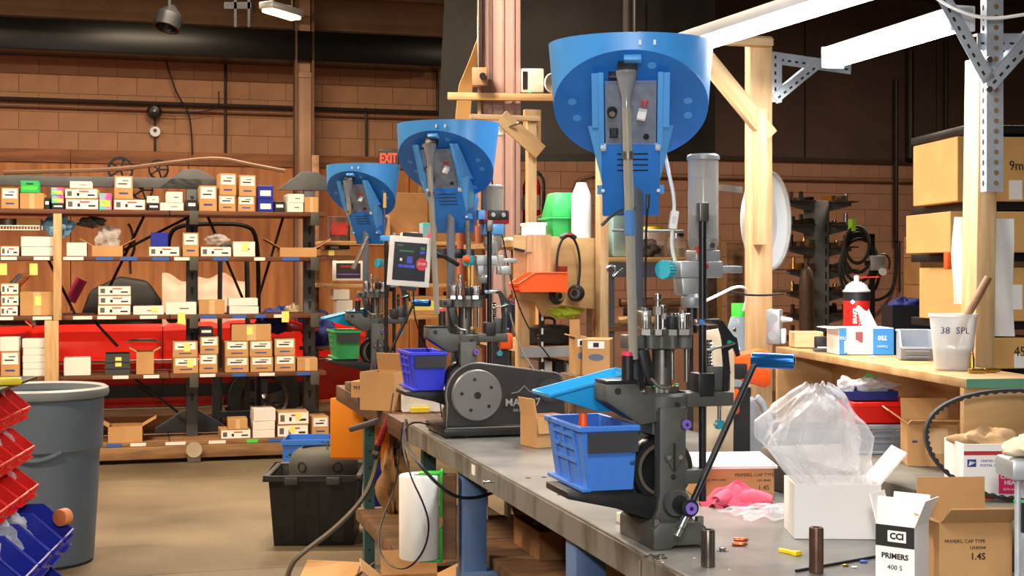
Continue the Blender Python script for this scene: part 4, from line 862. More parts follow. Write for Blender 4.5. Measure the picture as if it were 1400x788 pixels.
# grey hopper bin on the shelf
def small_bin(name, label, loc, rz, w_, d_, h_, m, group=None, fill=None, cat='bin'):
    """open-front hopper bin: w_ across y, d_ along x, low front towards +x"""
    g = thing(name, label, cat, Vector(loc) + Vector((0, 0, .001)), rz, group); y = w_ / 2; t = .003; fh = h_ * .42; c = d_ * .66
    side = [(-d_ / 2, 0), (d_ / 2 - .012, 0), (d_ / 2, fh), (c - d_ / 2, h_), (-d_ / 2, h_)]
    mb = MB()
    for s in (-1, 1): mb.prism(side, s * y, s * (y - t), 'y')
    mb.bx(-d_ / 2, -d_ / 2 + t, -y + t, y - t, 0, h_).bx(-d_ / 2 + t, d_ / 2 - .012, -y + t, y - t, 0, t)
    mb.add([(d_ / 2 - .012, -y + t, 0), (d_ / 2 - .012, y - t, 0), (d_ / 2, y - t, fh), (d_ / 2, -y + t, fh), (d_ / 2 - .012 - t, -y + t, 0), (d_ / 2 - .012 - t, y - t, 0), (d_ / 2 - t, y - t, fh), (d_ / 2 - t, -y + t, fh)], [(0, 1, 2, 3), (4, 7, 6, 5), (0, 4, 5, 1), (3, 2, 6, 7), (0, 3, 7, 4), (1, 5, 6, 2)])
    mb.build('body', m, g)
    r = MB(); e = .004
    for s in (-1, 1):
        pp = [(d_ / 2, s * y, fh), (c - d_ / 2, s * y, h_), (-d_ / 2, s * y, h_)]; r.tube(pp, .0035, 6)
    r.tube([(d_ / 2, -y, fh), (d_ / 2 + .001, 0, fh), (d_ / 2, y, fh)], .004, 6); r.tube([(-d_ / 2, -y, h_), (-d_ / 2, y, h_)], .0035, 6)
    r.build('rim', m, g)
    MB().bx(d_ / 2 - .008, d_ / 2 + .002, -y * .7, y * .7, fh * .25, fh * .32).bx(d_ / 2 - .005, d_ / 2 + .004, -y * .7, y * .7, fh * .75, fh * .85).build('label_ridge', m, g)
    return g
o = small_bin('grey_bin', 'small grey hopper bin between the blue box and the plastic cup', SP(1246, 493) + Vector((.02, .035, 0)), R(-115 + 15), .082, .12, .072, BINGR)
# white and blue 750 box, upside down print
g = carton('tissue_carton', 'low white and blue open carton with upside down 750 print', 'carton', SP(1183, 486) + Vector((0, .06, 0)), R(3), .150, .12, .073, PAPER, 'l', True, th=.002, ang={'l': 92}, fk=.2)
MB().bx(.018, .0755, -.0612, -.06, 0, .071).build('blue_panel', mat('box_blue', (64, 146, 214), .6), g)
MB().bx(-.0755, -.055, -.0612, -.06, 0, .073).build('blue_panel', mat('box_blue', (64, 146, 214), .6), g)
text('750', .017, PAPER, g, (.044, -.0615, .046), (R(90), R(180), 0), bold=.0005); text('Custom', .009, PAPER, g, (.044, -.0615, .022), (R(90), R(180), 0)); text('750', .012, PAPER, g, (-.065, -.0615, .046), (R(90), R(180), 0))
MB().bx(-.03, -.01, -.0606, -.06, .032, .062).build('red_print', mat('carton_red', (164, 90, 90), .7), g)
MB().grid(lambda u, v: (-.035 + (u - .5) * .055, -.064 - .003 * math.sin(9 * u), .004 + v * .032 + .004 * math.sin(13 * u)), 14, 5).build('torn_tissue', PAPER, g)
# crumpled white sheet out of the box
def tis(u, v): return (.042 + (u - .5) * .036 * (1.25 - v * .4) - .035 * v, .0 + .012 * math.sin(5 * u), .04 + v * .085 + .008 * math.sin(6 * u))
b = g.location
tag(MB().grid(tis, 10, 10).build('tissue', PAPER, None, b, solid=.001), 'white folded tissue standing up out of the low carton', 'tissue')
# spray can
g = thing('spray_can', 'red spray can with white dome and thin red straw', 'spray can', (at(1171, 0, 3.9).x, 3.9, SZ + .0008), 0)
SR = mat('can_red', (214, 38, 32), .35, metal=.2)
zc0 = (0, 0, 0)
g.scale = (1.15, 1.15, 1.13); MB().lathe([(0, 0), (.032, 0), (.0325, .15), (0, .15)], 36).build('can_body', SR, g)
MB().lathe([(.0328, .128), (.0328, .15)], 36).build('dark_band', BLK, g)
MB().lathe([(.034, .150), (.0345, .154), (.030, .156), (.026, .166), (.017, .173), (.013, .174), (.013, .177), (0, .177)], 36).build('dome', mat('can_white', (226, 226, 226), .3, metal=.4), g)
MB().lathe([(0, .177), (.006, .177), (.006, .191), (0, .192)], 14).build('nozzle', PAPER, g)
MB().cyl((.004, 0, .1865), (.056, -.004, .188), .0016, n=6).build('straw', RED, g)
text('BRAKE', .013, PAPER, g, (-.012, -.0335, .09), (R(90), R(-90), R(-20)), bold=.0003); text('CLEANER', .011, PAPER, g, (.002, -.0335, .085), (R(90), R(-90), 0))
MB().box((-.017, -.0295, .125), (.009, .001, .009), (0, R(45), R(-30))).build('hazard_diamond', PAPER, g)
# wooden block box and dark gadget
g = carton('wooden_box', 'small light wooden box beside the low white and blue carton', 'box', SP(1107, 477) + Vector((.0, .05, 0)), R(2), .085, .08, .048, mat('light_box_wood', (226, 196, 150), .6, scale=3, stretch=(1, 8, 8), c2=(206, 170, 120)))
for k in range(3): stick(g, 'finger_joint', mat('joint_wood', (190, 150, 100), .7), .038, .008 + k * .015, .008, .006, -.04)
g.children[1].hide_render = False
g = thing('black_gadget', 'small black device lying before the wooden box', 'device', SP(1122, 481), R(-4)); MB().bx(-.02, .024, -.02, .02, 0, .010).build('base', mat('gadget_grey', (72, 74, 78), .4), g, bevel=.002); MB().bx(-.016, .022, .002, .02, .010, .042).build('screen', BLK, g, bevel=.003); MB().bx(-.01, .022, -.018, -.002, .010, .013).build('paper', PAPER, g)
tag(MB().ball((0, 0, .003), .006, 10, (1.6, 1, .5)).build('paper_scrap', PAPER, None, SP(1192, 490)), 'scrap of white tissue at the shelf edge', 'scrap')
# items under the shelf: grey bin, red bin, blue tray with bags
zr_ = BZ + .105
g = hopper_bin('grey_tub', 'grey divided plastic bin on the worn beam under the shelf', 'bin', onz(1208, 622, zr_) + Vector((.02, .065, 0)), R(90) + R(4), .13, .19, .075, BINGR, None, rib=True)
g = hopper_bin('red_tub', 'glossy red plastic bin stacked on the grey divided bin', 'bin', g.location + Vector((.0, .0, .0755)), R(184), .20, .13, .055, BINR, None, rib=True)
g = carton('navy_tray', 'dark blue tray with bags on the red bin under the shelf', 'tray', g.location + Vector((-.045, .02, .0555)), R(5), .14, .10, .022, mat('navy_tray', (30, 46, 110), .35), '', True, th=.003)
def crumple(g, c, s, m, seed, name='bag', n=22):
    r_ = random.Random(seed); ph = [r_.uniform(0, 6.3) for _ in range(6)]
    mb = MB()
    def f(u, v):
        a = u * 2 * math.pi; t = v * math.pi; q = 1 + .09 * math.sin(11 * a + 14 * v + ph[3]) + .18 * math.sin(3 * a + ph[0] + 4 * v) + .16 * math.sin(7 * a + ph[1] - 9 * v) + .12 * math.sin(5 * t + ph[2] + 2 * a)
        return (c[0] + s[0] * math.sin(t) * math.cos(a) * q, c[1] + s[1] * math.sin(t) * math.sin(a) * q, c[2] + s[2] * math.cos(t) * q)
    return mb.grid(f, n + 8, n // 2 + 4).build(name, m, g, ang=75)
t0_ = g.location
g2 = thing('clear_parts_bag', 'crinkled clear bag of small parts with a green seal on the navy tray', 'plastic bag', t0_ + Vector((.02, 0, .02)), 0)
crumple(g2, (0, 0, .014), (.05, .035, .014), BAGS, 2, 'film'); MB().grid(lambda u, v: (-.03 + u * .04, 0.0, .02 + .018 * math.sin(u * 3) + v * .006), 8, 2).build('green_seal', GRN, g2)
g2 = thing('clear_parts_bag', 'upright crinkled clear bag at the end of the navy tray', 'plastic bag', t0_ + Vector((-.05, 0, .02)), 0)
crumple(g2, (0, 0, .014), (.02, .03, .018), BAGS, 4, 'film')
# open brown box on the beam
g = carton('open_carton', 'open brown carton with dark flaps on the worn beam', 'carton', onz(1282, 640, zr_) + Vector((0, .07, 0)), R(-8), .115, .11, .10, CB, 'lfb', True, th=.003, ang={'l': 55, 'f': 75, 'b': 20}, m_in=CB)
stick(g, 'tape', mat('tan_tape', (206, 172, 126), .5), .01, .06, .05, .06, -.055); stick(g, 'blue_print', BINK, -.04, .058, .012, .005, -.055); stick(g, 'blue_print', BINK, .046, .046, .012, .005, -.055)
# flat rate box
g = carton('mailing_carton', 'white mailing carton with red stripe and pink CAUTION HEAVY label', 'carton', (at(1366, 655, 2.72).x, 2.78, zr_ if False else BZ + .105), R(2), .145, .11, .112, PAPER, '', True, th=.003)
stick(g, 'red_stripe', RINK, 0, .094, .144, .008, -.055); stick(g, 'pink_label', mat('pink_label', (226, 44, 110), .6), .028, .034, .058, .044, -.055)
text('CAUTION', .0115, PAPER, g, (.028, -.0562, .046), FRONT, bold=.0003); text('HEAVY', .0115, PAPER, g, (.028, -.0562, .034), FRONT, bold=.0003); text('20 lbs and Over', .0062, PAPER, g, (.028, -.0562, .021), FRONT)
stick(g, 'eagle_badge', BINK, -.056, .074, .018, .015, -.055); MB().prism([(-.063, .069), (-.048, .076), (-.055, .072), (-.06, .078)], -.0572, -.0562).build('eagle', PAPER, g)
text('UNITED STATES', .0072, BINK, g, (-.012, -.0556, .078), FRONT); text('POSTAL SERVICE', .0072, BINK, g, (-.012, -.0556, .069), FRONT)
stick(g, 'postmark_block', mat('blue_code', (120, 130, 170), .8), -.04, .03, .02, .034, -.055); stick(g, 'red_foot', RINK, -.04, .004, .06, .007, -.055)
g2 = thing('packing_paper', 'crumpled brown packing paper in the white mailing carton', 'paper', g.location + Vector((.0, 0, .09)), 0); crumple(g2, (0, 0, .02), (.06, .042, .024), mat('kraft_paper', (186, 150, 108), .9, var=.15), 9, 'paper')
# toothed belt
cb = at(1392, 592, 2.70); 
def belt():
    n = 120; pts = []
    for i in range(n):
        a = 2 * math.pi * i / n; pts.append((a, Vector((.185 * math.cos(a), 0, .112 * math.sin(a) + .010 * math.cos(2 * a)))))
    w_ = .018; v = []; f = []
    for i, (a, p) in enumerate(pts):
        nx = Vector((math.cos(a), 0, math.sin(a) * 1.9)).normalized(); q = p - nx * (.009 if i % 2 else .005)
        v += [p + Vector((0, -w_ / 2, 0)), p + Vector((0, w_ / 2, 0)), q + Vector((0, w_ / 2, 0)), q + Vector((0, -w_ / 2, 0))]
    for i in range(n):
        j = (i + 1) % n; f += [(i * 4 + k, i * 4 + (k + 1) % 4, j * 4 + (k + 1) % 4, j * 4 + k) for k in range(4)]
    return MB().add(v, f)
tag(belt().build('drive_belt', RUB, None, (cb.x, cb.y, BZ + .106 + .124), (0, 0, R(-3)), flat=True), 'big black toothed drive belt standing in a loop by the mailing carton', 'belt')
# machine at the right edge: bracket and clear canister with black labels
g = thing('powder_canister_stand', 'clear canister with black labels held by a grey bracket at the bench end', 'canister', (at(1426, 788, 2.16).x, 2.16, BZ), 0)
MB().lathe([(0, 0), (.036, 0), (.036, .23), (.034, .235), (0, .235)], 32).build('canister', clear('canister_clear', (210, 214, 218), .35), g)
for z0, z1, m in ((.02, .075, BLK), (.09, .135, mat('canister_grey', (150, 152, 158), .5)), (.15, .205, BLK)): MB().lathe([(.0366, z0), (.0366, z1)], 32).build('label_band', m, g)
MB().bx(-.06, .05, -.03, .05, .235, .268).build('bracket', ALU, g, bevel=.006); MB().cyl((-.012, -.034, .252), (-.012, -.03, .252), .006, n=10).build('bracket_screw', DSTEEL, g)
crumple(g, (-.0, .0, .285), (.05, .04, .018), mat('cream_cloth', (220, 204, 176), .9), 12, 'cloth_cap')
MB().cyl((-.044, -.01, 0), (-.044, -.01, .24), .005, n=12).build('guide_tube', GALV, g)
MB().bx(-.05, -.03, -.012, -.008, .198, .203).build('green_clip', GRN, g)

# ================================================================== storage rack along the back of the aisle
RK = Vector((-2.445, 10.4, 0))
def rs(px):
    k = (px - 700) / F; return (k * RK.y - RK.x) / (N.x - k * N.y)
def rY(px): return (RK + N * rs(px)).y
def rz_at(px, py): return EYE - (py - HZ) / F * rY(px)
SHZ = [rz_at(220, 288), rz_at(220, 351), rz_at(200, 431), rz_at(220, 512), rz_at(230, 604)]
rack = thing('storage_rack', 'grey steel storage rack with wooden shelves full of cartons', 'rack', RK, A)
def upright(x, arms=True):
    MB().bx(x - .045, x + .045, .31, .40, 0, 2.24).build('upright', RACKG, rack, bevel=.006)
    for k in range(14): MB().prism([(x + a, z) for a, z in ((-.014, .5 + k * .12), (.014, .5 + k * .12), (.007, .44 + k * .12), (-.007, .44 + k * .12))], .307, .31).build('keyhole', INK, rack)
    MB().prism([(x - .26, 2.12), (x + .2, 2.12), (x + .2, 2.19), (x + .05, 2.27), (x - .06, 2.27)], .30, .36).build('head_gusset', RACKG, rack, bevel=.004)
    MB().prism([(x - .28, .12), (x + .28, .12), (x + .28, .2), (x + .06, .34), (x - .06, .34), (x - .28, .2)], .56, .62).build('foot_gusset', RACKG, rack, bevel=.004)
    MB().bx(x - .05, x + .05, -.06, .5, 0, .10).build('foot_beam', mat('rack_foot', (92, 84, 74), .6), rack, bevel=.006)
    MB().cyl((x, -.065, .10), (x, -.06, .10), .06, n=24).build('foot_disc', mat('foot_disc', (176, 160, 138), .6), rack)
    for z in SHZ[:4]:
        MB().bx(x - .03, x + .03, -.03, .31, z - .10, z - .035).build('shelf_arm', RACKG, rack, bevel=.004)
        MB().bx(x - .033, x + .033, -.035, -.03, z - .105, z - .0).build('arm_end', mat('arm_end', (70, 68, 62), .6), rack, bevel=.003)
xu = [rs(265) , rs(430), rs(265) - 2.2]
for x in xu: upright(x)
MB().bx(-2.3, rs(300), .30, .36, 2.12, 2.20).build('top_beam', RACKG, rack, bevel=.004)
xa, xb = -2.3, rs(446)
BTW = mat('bottom_timber_brown', (150, 112, 72), .7, scale=3, stretch=(1, 8, 8), c2=(112, 80, 50)); SHW = mat('shelf_board_wood', (112, 66, 40), .6, scale=3, stretch=(1, 8, 8), c2=(84, 46, 28))
for i, z in enumerate(SHZ):
    mid_ = rs(232)
    MB().bx(xa, mid_ - .003, 0, .55, z - .032, z).build('shelf_board', SHW if i < 4 else BTW, rack, bevel=.002); MB().bx(mid_ + .003, xb, 0, .55, z - .032, z).build('shelf_board', SHW if i < 4 else BTW, rack, bevel=.002)
MB().bx(xa, xb, -.02, .08, SHZ[4] - .13, SHZ[4] - .034).build('bottom_timber', BTW, rack, bevel=.006)
xp = rs(73)
MB().bx(rs(79) - .03, rs(79) + .03, -.045, -.003, SHZ[2] - .032, SHZ[0] - .034).build('wood_post', PINE, rack, bevel=.003); MB().bx(rs(71) - .05, rs(71) + .05, -.05, -.003, SHZ[3] - .2, SHZ[2] - .034).build('wood_post', PINE, rack, bevel=.003)
for a, b in (((rs(262), 2.0 - .1), (rs(150), SHZ[1])), ((rs(60), SHZ[1]), (rs(100), SHZ[2] + .0)), ((rs(118), SHZ[2]), (rs(160), SHZ[3] + .2)), ((rs(180), SHZ[3] - .04), (rs(245), .35)), ((rs(395), SHZ[0]), (rs(352), SHZ[2])), ((rs(200), SHZ[0]), (rs(130), SHZ[2])), ((rs(285), SHZ[0]), (rs(345), SHZ[2]))):
    MB().cyl((a[0], .34, a[1]), (b[0], .34, b[1]), .011, n=8).build('cross_brace', BLKM, rack)
for pxa, sh_, w_, m in [(p_, s_, w2, m2) for s_, lst in ((1, [(12, 20, TAPEW), (57, 20, TAPEW), (100, 26, TAPEW), (143, 22, TAPEB), (176, 22, TAPEB), (220, 22, TAPEB), (250, 22, TAPEW), (302, 20, TAPEB), (398, 22, TAPEB), (355, 14, TAPEW)]), (2, [(5, 24, TAPEW), (58, 24, TAPEW), (113, 24, TAPEW), (146, 24, TAPEW), (203, 22, TAPEW), (285, 20, TAPEB), (327, 18, TAPEB), (385, 20, TAPEW), (356, 14, TAPEB)]), (3, [(165, 20, TAPEW), (207, 20, TAPEW), (284, 20, TAPEW), (327, 18, TAPEB), (365, 20, TAPEW), (415, 18, TAPEB)]), (4, [(156, 20, TAPEB), (189, 20, TAPEW), (240, 26, TAPEW), (297, 22, TAPEW), (345, 14, LIME), (378, 20, TAPEB), (420, 20, TAPEW)])) for p_, w2, m2 in lst]:
    x = rs(pxa); hw = w_ / F * rY(pxa) / 2 / N.x
    MB().bx(x - hw, x + hw, -.0022, -.0002, SHZ[sh_] - .029, SHZ[sh_] - .004).build('shelf_tape', m, rack)
for px, py, in ((4, 367), (46, 367), (248, 434), (88, 434) if False else (390, 432)):
    x = rs(px); z = rz_at(px, py); MB().bx(x - .028, x + .028, -.005, -.003, z - .05, z + .035).build('sticky_note', NOTE, rack)
IRI = mat('iridescent_card', (240, 90, 160), .3, scale=9, c2=(90, 200, 210), lo=.4, hi=.6)
LBL = {'c': 'tan carton with a white label', 'f': 'flat tan carton with a white printed front', 'w': 'white wrapped packet', 'k': 'small black box', 'b': 'blue box with a white label', 'i': 'shiny rainbow coloured box', 'g': 'green box', 'o': 'open tan carton', 'p': 'plain tan carton', 'd': 'dark grey plastic crate', 'B': 'bare deep blue box'}
SHN = ['top shelf', 'second shelf', 'third shelf', 'fourth shelf', 'bottom board']
def rbox(px0, px1, yt, yb, typ, shelf, hint, dep=.26, below=None, note=0, group=None, yoff=0):
    xc = (rs(px0) + rs(px1)) / 2; w_ = rs(px1) - rs(px0) - .006; Yc = rY((px0 + px1) / 2)
    h_ = (yb - yt) / F * Yc - .002; z = SHZ[shelf] if below is None else below
    loc = RK + N * xc + D * (.02 + dep / 2 + yoff) + Vector((0, 0, z))
    lab = LBL[typ] + ' ' + hint
    m = {'c': CB, 'f': CB, 'w': WBX, 'k': BLK, 'b': BIND, 'i': IRI, 'g': GRN, 'o': CB, 'p': CB, 'd': mat('crate_grey', (58, 60, 62), .6), 'B': BIND}[typ]
    nm = {'w': 'white_packet', 'k': 'black_box', 'b': 'blue_box', 'B': 'blue_box', 'i': 'rainbow_box', 'g': 'green_box', 'd': 'plastic_crate'}.get(typ, 'carton')
    g = carton(nm, lab, 'crate' if typ == 'd' else 'packet' if typ == 'w' else 'carton' if typ in 'cfop' else 'box', loc, A + R(rnd.uniform(-2.5, 2.5)), w_, dep, h_, m, 'lr' if typ == 'o' else '', typ in 'od', th=.004, group=group, ang={'l': 60, 'r': 60})
    yf = -dep / 2
    if typ == 'c':
        stick(g, 'label', PAPER, 0, h_ * .72, w_ * .84, min(h_ * .45, .09), yf); stick(g, 'label_print', INK, -w_ * .05, h_ * .66, w_ * .5, .010, yf - .0008); stick(g, 'label_print', GINK, w_ * .1, h_ * .80, w_ * .34, .008, yf - .0008)
        stick(g, 'box_print', BINK, 0, h_ * .25, w_ * .5, h_ * .07, yf)
    elif typ == 'f':
        stick(g, 'label', PAPER, 0, h_ * .5, w_ * .97, h_ * .86, yf); stick(g, 'label_print', RINK, w_ * .08, h_ * .72, w_ * .3, h_ * .12, yf - .0008); stick(g, 'label_print', INK, w_ * .3, h_ * .36, w_ * .22, h_ * .16, yf - .0008); stick(g, 'label_print', GINK, -w_ * .36, h_ * .5, w_ * .14, h_ * .5, yf - .0008); stick(g, 'label_print', INK, -w_ * .1, h_ * .42, w_ * .08, h_ * .3, yf - .0008)
    elif typ in 'bB':
        if typ == 'b': stick(g, 'label', PAPER, 0, h_ * .42, w_ * .7, h_ * .42, yf)
    elif typ == 'g':
        stick(g, 'label_print', INK, 0, h_ * .75, w_ * .4, h_ * .12, yf); stick(g, 'label_print', LIME, 0, h_ * .4, w_ * .8, h_ * .3, yf)
    elif typ == 'k':
        stick(g, 'label', PAPER, 0, h_ * .55, w_ * .7, h_ * .28, yf)
    elif typ == 'i':
        stick(g, 'label', mat('rainbow_band', (250, 220, 70), .3, scale=20, c2=(60, 190, 120)), 0, h_ * .4, w_ * .8, h_ * .4, yf)
    elif typ == 'p': stick(g, 'tape', mat('tan_tape', (206, 172, 126), .5), 0, h_ * .5, w_ * .22, h_ * .96, yf)
    elif typ == 'd':
        for k in (.3, .6): MB().bx(-w_ / 2 - .004, w_ / 2 + .004, yf - .006, yf, h_ * k, h_ * k + .012).build('rib', m, g)
    elif typ == 'w':
        stick(g, 'print', GINK, w_ * .1, h_ * .5, w_ * .3, h_ * .1, yf) if note != 2 else None
    if note == 1: stick(g, 'sticky_note', NOTE, w_ * rnd.uniform(-.2, .2), h_ * .62, .045, min(.07, h_ * .5), yf - .0016, .001)
    return z + h_ + .002
def stackup(px0, px1, rows, shelf, hints, **k):      # rows from the bottom: (ytop, ybot, typ)
    z = None
    for (yt, yb, ty), h in zip(rows, hints): z = rbox(px0, px1, yt, yb, ty, shelf, h, below=z, **k)
    return z
T = ' on the rack\'s top shelf'
rbox(1, 26, 258, 287, 'c', 0, 'at the left end of the top shelf, blue print') if False else rbox(1, 26, 258, 287, 'c', 0, 'next to the carton under the green box')
stackup(27, 61, [(265, 287, 'p')], 0, ['under the green box']); z = SHZ[0] + 22 / F * rY(40); rbox(27, 53, 248, 265, 'g', 0, 'standing on a plain carton', below=z)
rbox(61, 69, 271, 287, 'k', 0, 'between the plain carton and rainbow boxes')
stackup(70, 88, [(279, 287, 'k'), (268, 279, 'i'), (256, 267, 'i')], 0, ['under two rainbow boxes', 'resting on a black box', 'topping the black box pile'])
z = stackup(89, 135, [(272, 287, 'f'), (257, 271, 'f')], 0, ['lower of the pair between rainbow boxes', 'upper of the pair between rainbow boxes']); rbox(95, 126, 246, 256, 'w', 0, 'on the flat pair between rainbow boxes', below=z)
rbox(136, 154, 264, 287, 'i', 0, 'standing alone between flat cartons')
z = stackup(156, 200, [(272, 287, 'f')], 0, ['under a tall labelled carton']); rbox(156, 182, 239, 271, 'c', 0, 'standing on a flat carton beside a pulley', below=z)
stackup(201, 218, [(277, 287, 'k'), (267, 277, 'w')], 0, ['under a small white packet', 'on a small black box'])
z = stackup(219, 252, [(276, 287, 'w')], 0, ['under another beside the black box']); stackup(227, 250, [(268, 276, 'w'), (260, 268, 'w')], 0, ['in the middle of three beside the black box', 'on top of three beside the black box']) if False else rbox(227, 250, 261, 276, 'w', 0, 'lying on another beside the black box', below=z)
rbox(254, 269, 271, 287, 'k', 0, 'in front of the grey steel upright')
rbox(272, 297, 252, 287, 'c', 0, 'beside the tall carton stacks')
stackup(299, 323, [(265, 287, 'c'), (234, 264, 'c')], 0, ['at the foot of the taller top shelf stack', 'on the taller top shelf stack']); stackup(326, 350, [(267, 288, 'c'), (237, 266, 'c')], 0, ['at the foot of the stack beside blue boxes', 'on the stack beside the blue boxes'])
stackup(353, 375, [(271, 289, 'b'), (252, 270, 'b')], 0, ['under its twin on the top shelf', 'on top of its twin on the top shelf'])
rbox(376, 391, 273, 288, 'k', 0, 'between the blue boxes and white packets'); stackup(393, 416, [(275, 288, 'w'), (262, 274, 'w')], 0, ['under its twin beside the plain end carton', 'on its twin beside the plain end carton']); rbox(417, 437, 268, 289, 'p', 0, 'at the end of the top shelf')
# second shelf
rbox(0, 26, 340, 354, 'f', 1, 'beside the stacked white packets, second shelf'); stackup(28, 75, [(342, 355, 'w'), (327, 341, 'w')], 1, ['lower of two beside the pine post', 'upper of two beside the pine post'], note=2)
rbox(90, 119, 334, 353, 'w', 1, 'beside the open carton of bagged parts', note=2); z = rbox(126, 169, 337, 352, 'o', 1, 'holding a clear bag of parts')
z = rbox(204, 247, 336, 350, 'f', 1, 'under the bare deep blue box'); rbox(206, 231, 317, 336, 'B', 1, 'on a flat carton on the second shelf', below=z)
rbox(249, 272, 316, 349, 'c', 1, 'standing between two flat ones, second shelf'); rbox(274, 317, 334, 348, 'f', 1, 'beside the packet with a yellow note'); rbox(319, 350, 327, 348, 'w', 1, 'with a yellow note, second shelf', note=1); rbox(383, 434, 334, 347, 'o', 1, 'lying long and low at the shelf end')
# third shelf
stackup(0, 25, [(423, 437, 'f'), (407, 422, 'f'), (390, 406, 'f')], 2, ['lowest of three beside the noted carton', 'middle of three beside the noted carton', 'uppermost of three beside the noted carton'])
rbox(27, 75, 402, 435, 'p', 2, 'with a yellow note and clear tape', note=1)
stackup(133, 179, [(418, 432, 'f'), (404, 417, 'f'), (390, 403, 'f')], 2, ['lowest of three before the black car seat', 'middle of three before the black car seat', 'uppermost of three before the black car seat'])
rbox(182, 225, 417, 429, 'w', 2, 'with a note, long and low on the third shelf', note=1); rbox(227, 270, 410, 427, 'w', 2, 'long, before the pale pink cloth')
rbox(272, 308, 404, 424, 'p', 2, 'before the black tubular frame'); stackup(313, 354, [(413, 424, 'w'), (401, 412, 'w')], 2, ['lower of two at the shelf end', 'upper of two at the shelf end'], note=2)
# fourth shelf
z = rbox(0, 27, 482, 517, 'c', 3, 'large, printed, under a white bundle'); rbox(0, 27, 462, 482, 'w', 3, 'soft bundle on a large carton', below=z, note=2)
stackup(30, 62, [(508, 518, 'w'), (498, 507, 'w'), (487, 497, 'w'), (476, 486, 'w'), (462, 475, 'w')], 3, ['lowest of five beside the pine post', 'second up of five beside the pine post', 'middle one of five beside the pine post', 'fourth up of five beside the pine post', 'topmost of five beside the pine post'], note=2)
rbox(86, 124, 493, 517, 'w', 3, 'torn, above the grey waste can', note=2); rbox(143, 178, 485, 514, 'd', 3, 'with a yellow note before the car door', note=1); rbox(186, 211, 480, 511, 'o', 3, 'tall, flaps spread, before the car door')
stackup(236, 271, [(486, 508, 'c'), (463, 485, 'c')], 3, ['lower of two with a yellow note beside the upright', 'upper of two beside the upright'], note=1)
z = stackup(273, 299, [(482, 508, 'c'), (457, 481, 'c')], 3, ['lower of two under a black box', 'upper of two under a black box']); rbox(272, 292, 444, 457, 'k', 3, 'on two tan cartons', below=z)
z = stackup(307, 340, [(487, 508, 'c'), (464, 486, 'c')], 3, ['bottom of the pile under the wide carton', 'middle of the pile under the wide carton']); rbox(317, 372, 440, 463, 'p', 3, 'wide, with a note, topping the fourth shelf pile', below=z, note=1)
stackup(342, 374, [(486, 507, 'c'), (463, 485, 'c')], 3, ['lower, between the wide pile and end pile', 'upper, between the wide pile and end pile']); stackup(376, 405, [(484, 506, 'c'), (460, 483, 'c')], 3, ['lower of the pair nearest the small end carton', 'upper of the pair nearest the small end carton']); rbox(407, 436, 485, 503, 'p', 3, 'small, alone at the end of the fourth shelf')
# bottom board
rbox(148, 196, 584, 606, 'o', 4, 'alone on the bottom board'); z = rbox(301, 343, 588, 601, 'f', 4, 'with red caps on the bottom board'); rbox(312, 340, 574, 588, 'p', 4, 'holding red caps on a flat one', below=z)
stackup(346, 377, [(589, 600, 'w'), (576, 588, 'w'), (558, 575, 'w')], 4, ['lowest of three on the bottom board', 'middle of three on the bottom board', 'uppermost of three on the bottom board'], note=2); stackup(380, 423, [(583, 600, 'f'), (564, 582, 'f')], 4, ['lower of two on the bottom board', 'upper of two on the bottom board'], note=1); rbox(426, 450, 572, 599, 'c', 4, 'last one on the bottom board')
def rp(px, py, off=.2): b = RK + N * rs(px) + D * off; return Vector((b.x, b.y, EYE - (py - HZ) / F * b.y))
# loose things on and behind the rack
g = thing('clear_parts_bag', 'clear bag of coiled parts in the open carton on the second shelf', 'plastic bag', RK + N * rs(148) + D * .15 + Vector((0, 0, SHZ[1] + .012)), 0); crumple(g, (0, 0, .12), (.08, .06, .085), BAGS, 21, 'film')
g = thing('clear_parts_bag', 'limp clear bag on the flat carton beside the tall labelled one', 'plastic bag', RK + N * rs(297) + D * .15 + Vector((0, 0, SHZ[1] + .082)), 0); crumple(g, (0, 0, .055), (.08, .06, .035), BAGS, 22, 'film')
g = thing('white_wire_shelf', 'white wire shelf hung under the top shelf left of the pine post', 'shelf', RK + N * rs(-5) + D * .05 + Vector((0, 0, rz_at(30, 309))), A)
MB().bx(0, rs(54) - rs(-5), 0, .006, -.03, -.024).bx(0, rs(54) - rs(-5), 0, .006, 0, .006).build('rail', PAPER, g)
for k in range(16): MB().bx(k * .021, k * .021 + .004, 0, .32, -.002, .002).bx(k * .021, k * .021 + .004, .001, .005, -.028, .002).build('wire', PAPER, g)
b = RK + N * rs(38) + D * .2; carton('carton', 'small plain carton on the white wire shelf', 'carton', (b.x, b.y, rz_at(30, 309) + .007), A, .17, .2, .05, CB)
b = RK + N * rs(8) + D * .18; tag(MB().lathe([(0, 0), (.06, 0), (.06, .05), (.055, .052), (0, .052)], 24).build('round_tin', DSTEEL, None, (b.x, b.y, rz_at(30, 309) + .007)), 'low round tin on the white wire shelf', 'tin')
g = thing('blue_cloth', 'bunched light blue cloth hanging behind the pine post', 'cloth', rp(78, 309, .15), 0); crumple(g, (0, 0, 0), (.11, .06, .065), mat('blue_cloth', (122, 176, 220), .9, var=.15, scale=12), 30, 'cloth')
g = thing('dark_folded_cloth', 'folded dark grey cloth beside the blue cloth', 'cloth', rp(124, 304, .15), 0); crumple(g, (0, 0, 0), (.09, .07, .035), mat('grey_cloth', (72, 72, 70), .9), 31, 'cloth')
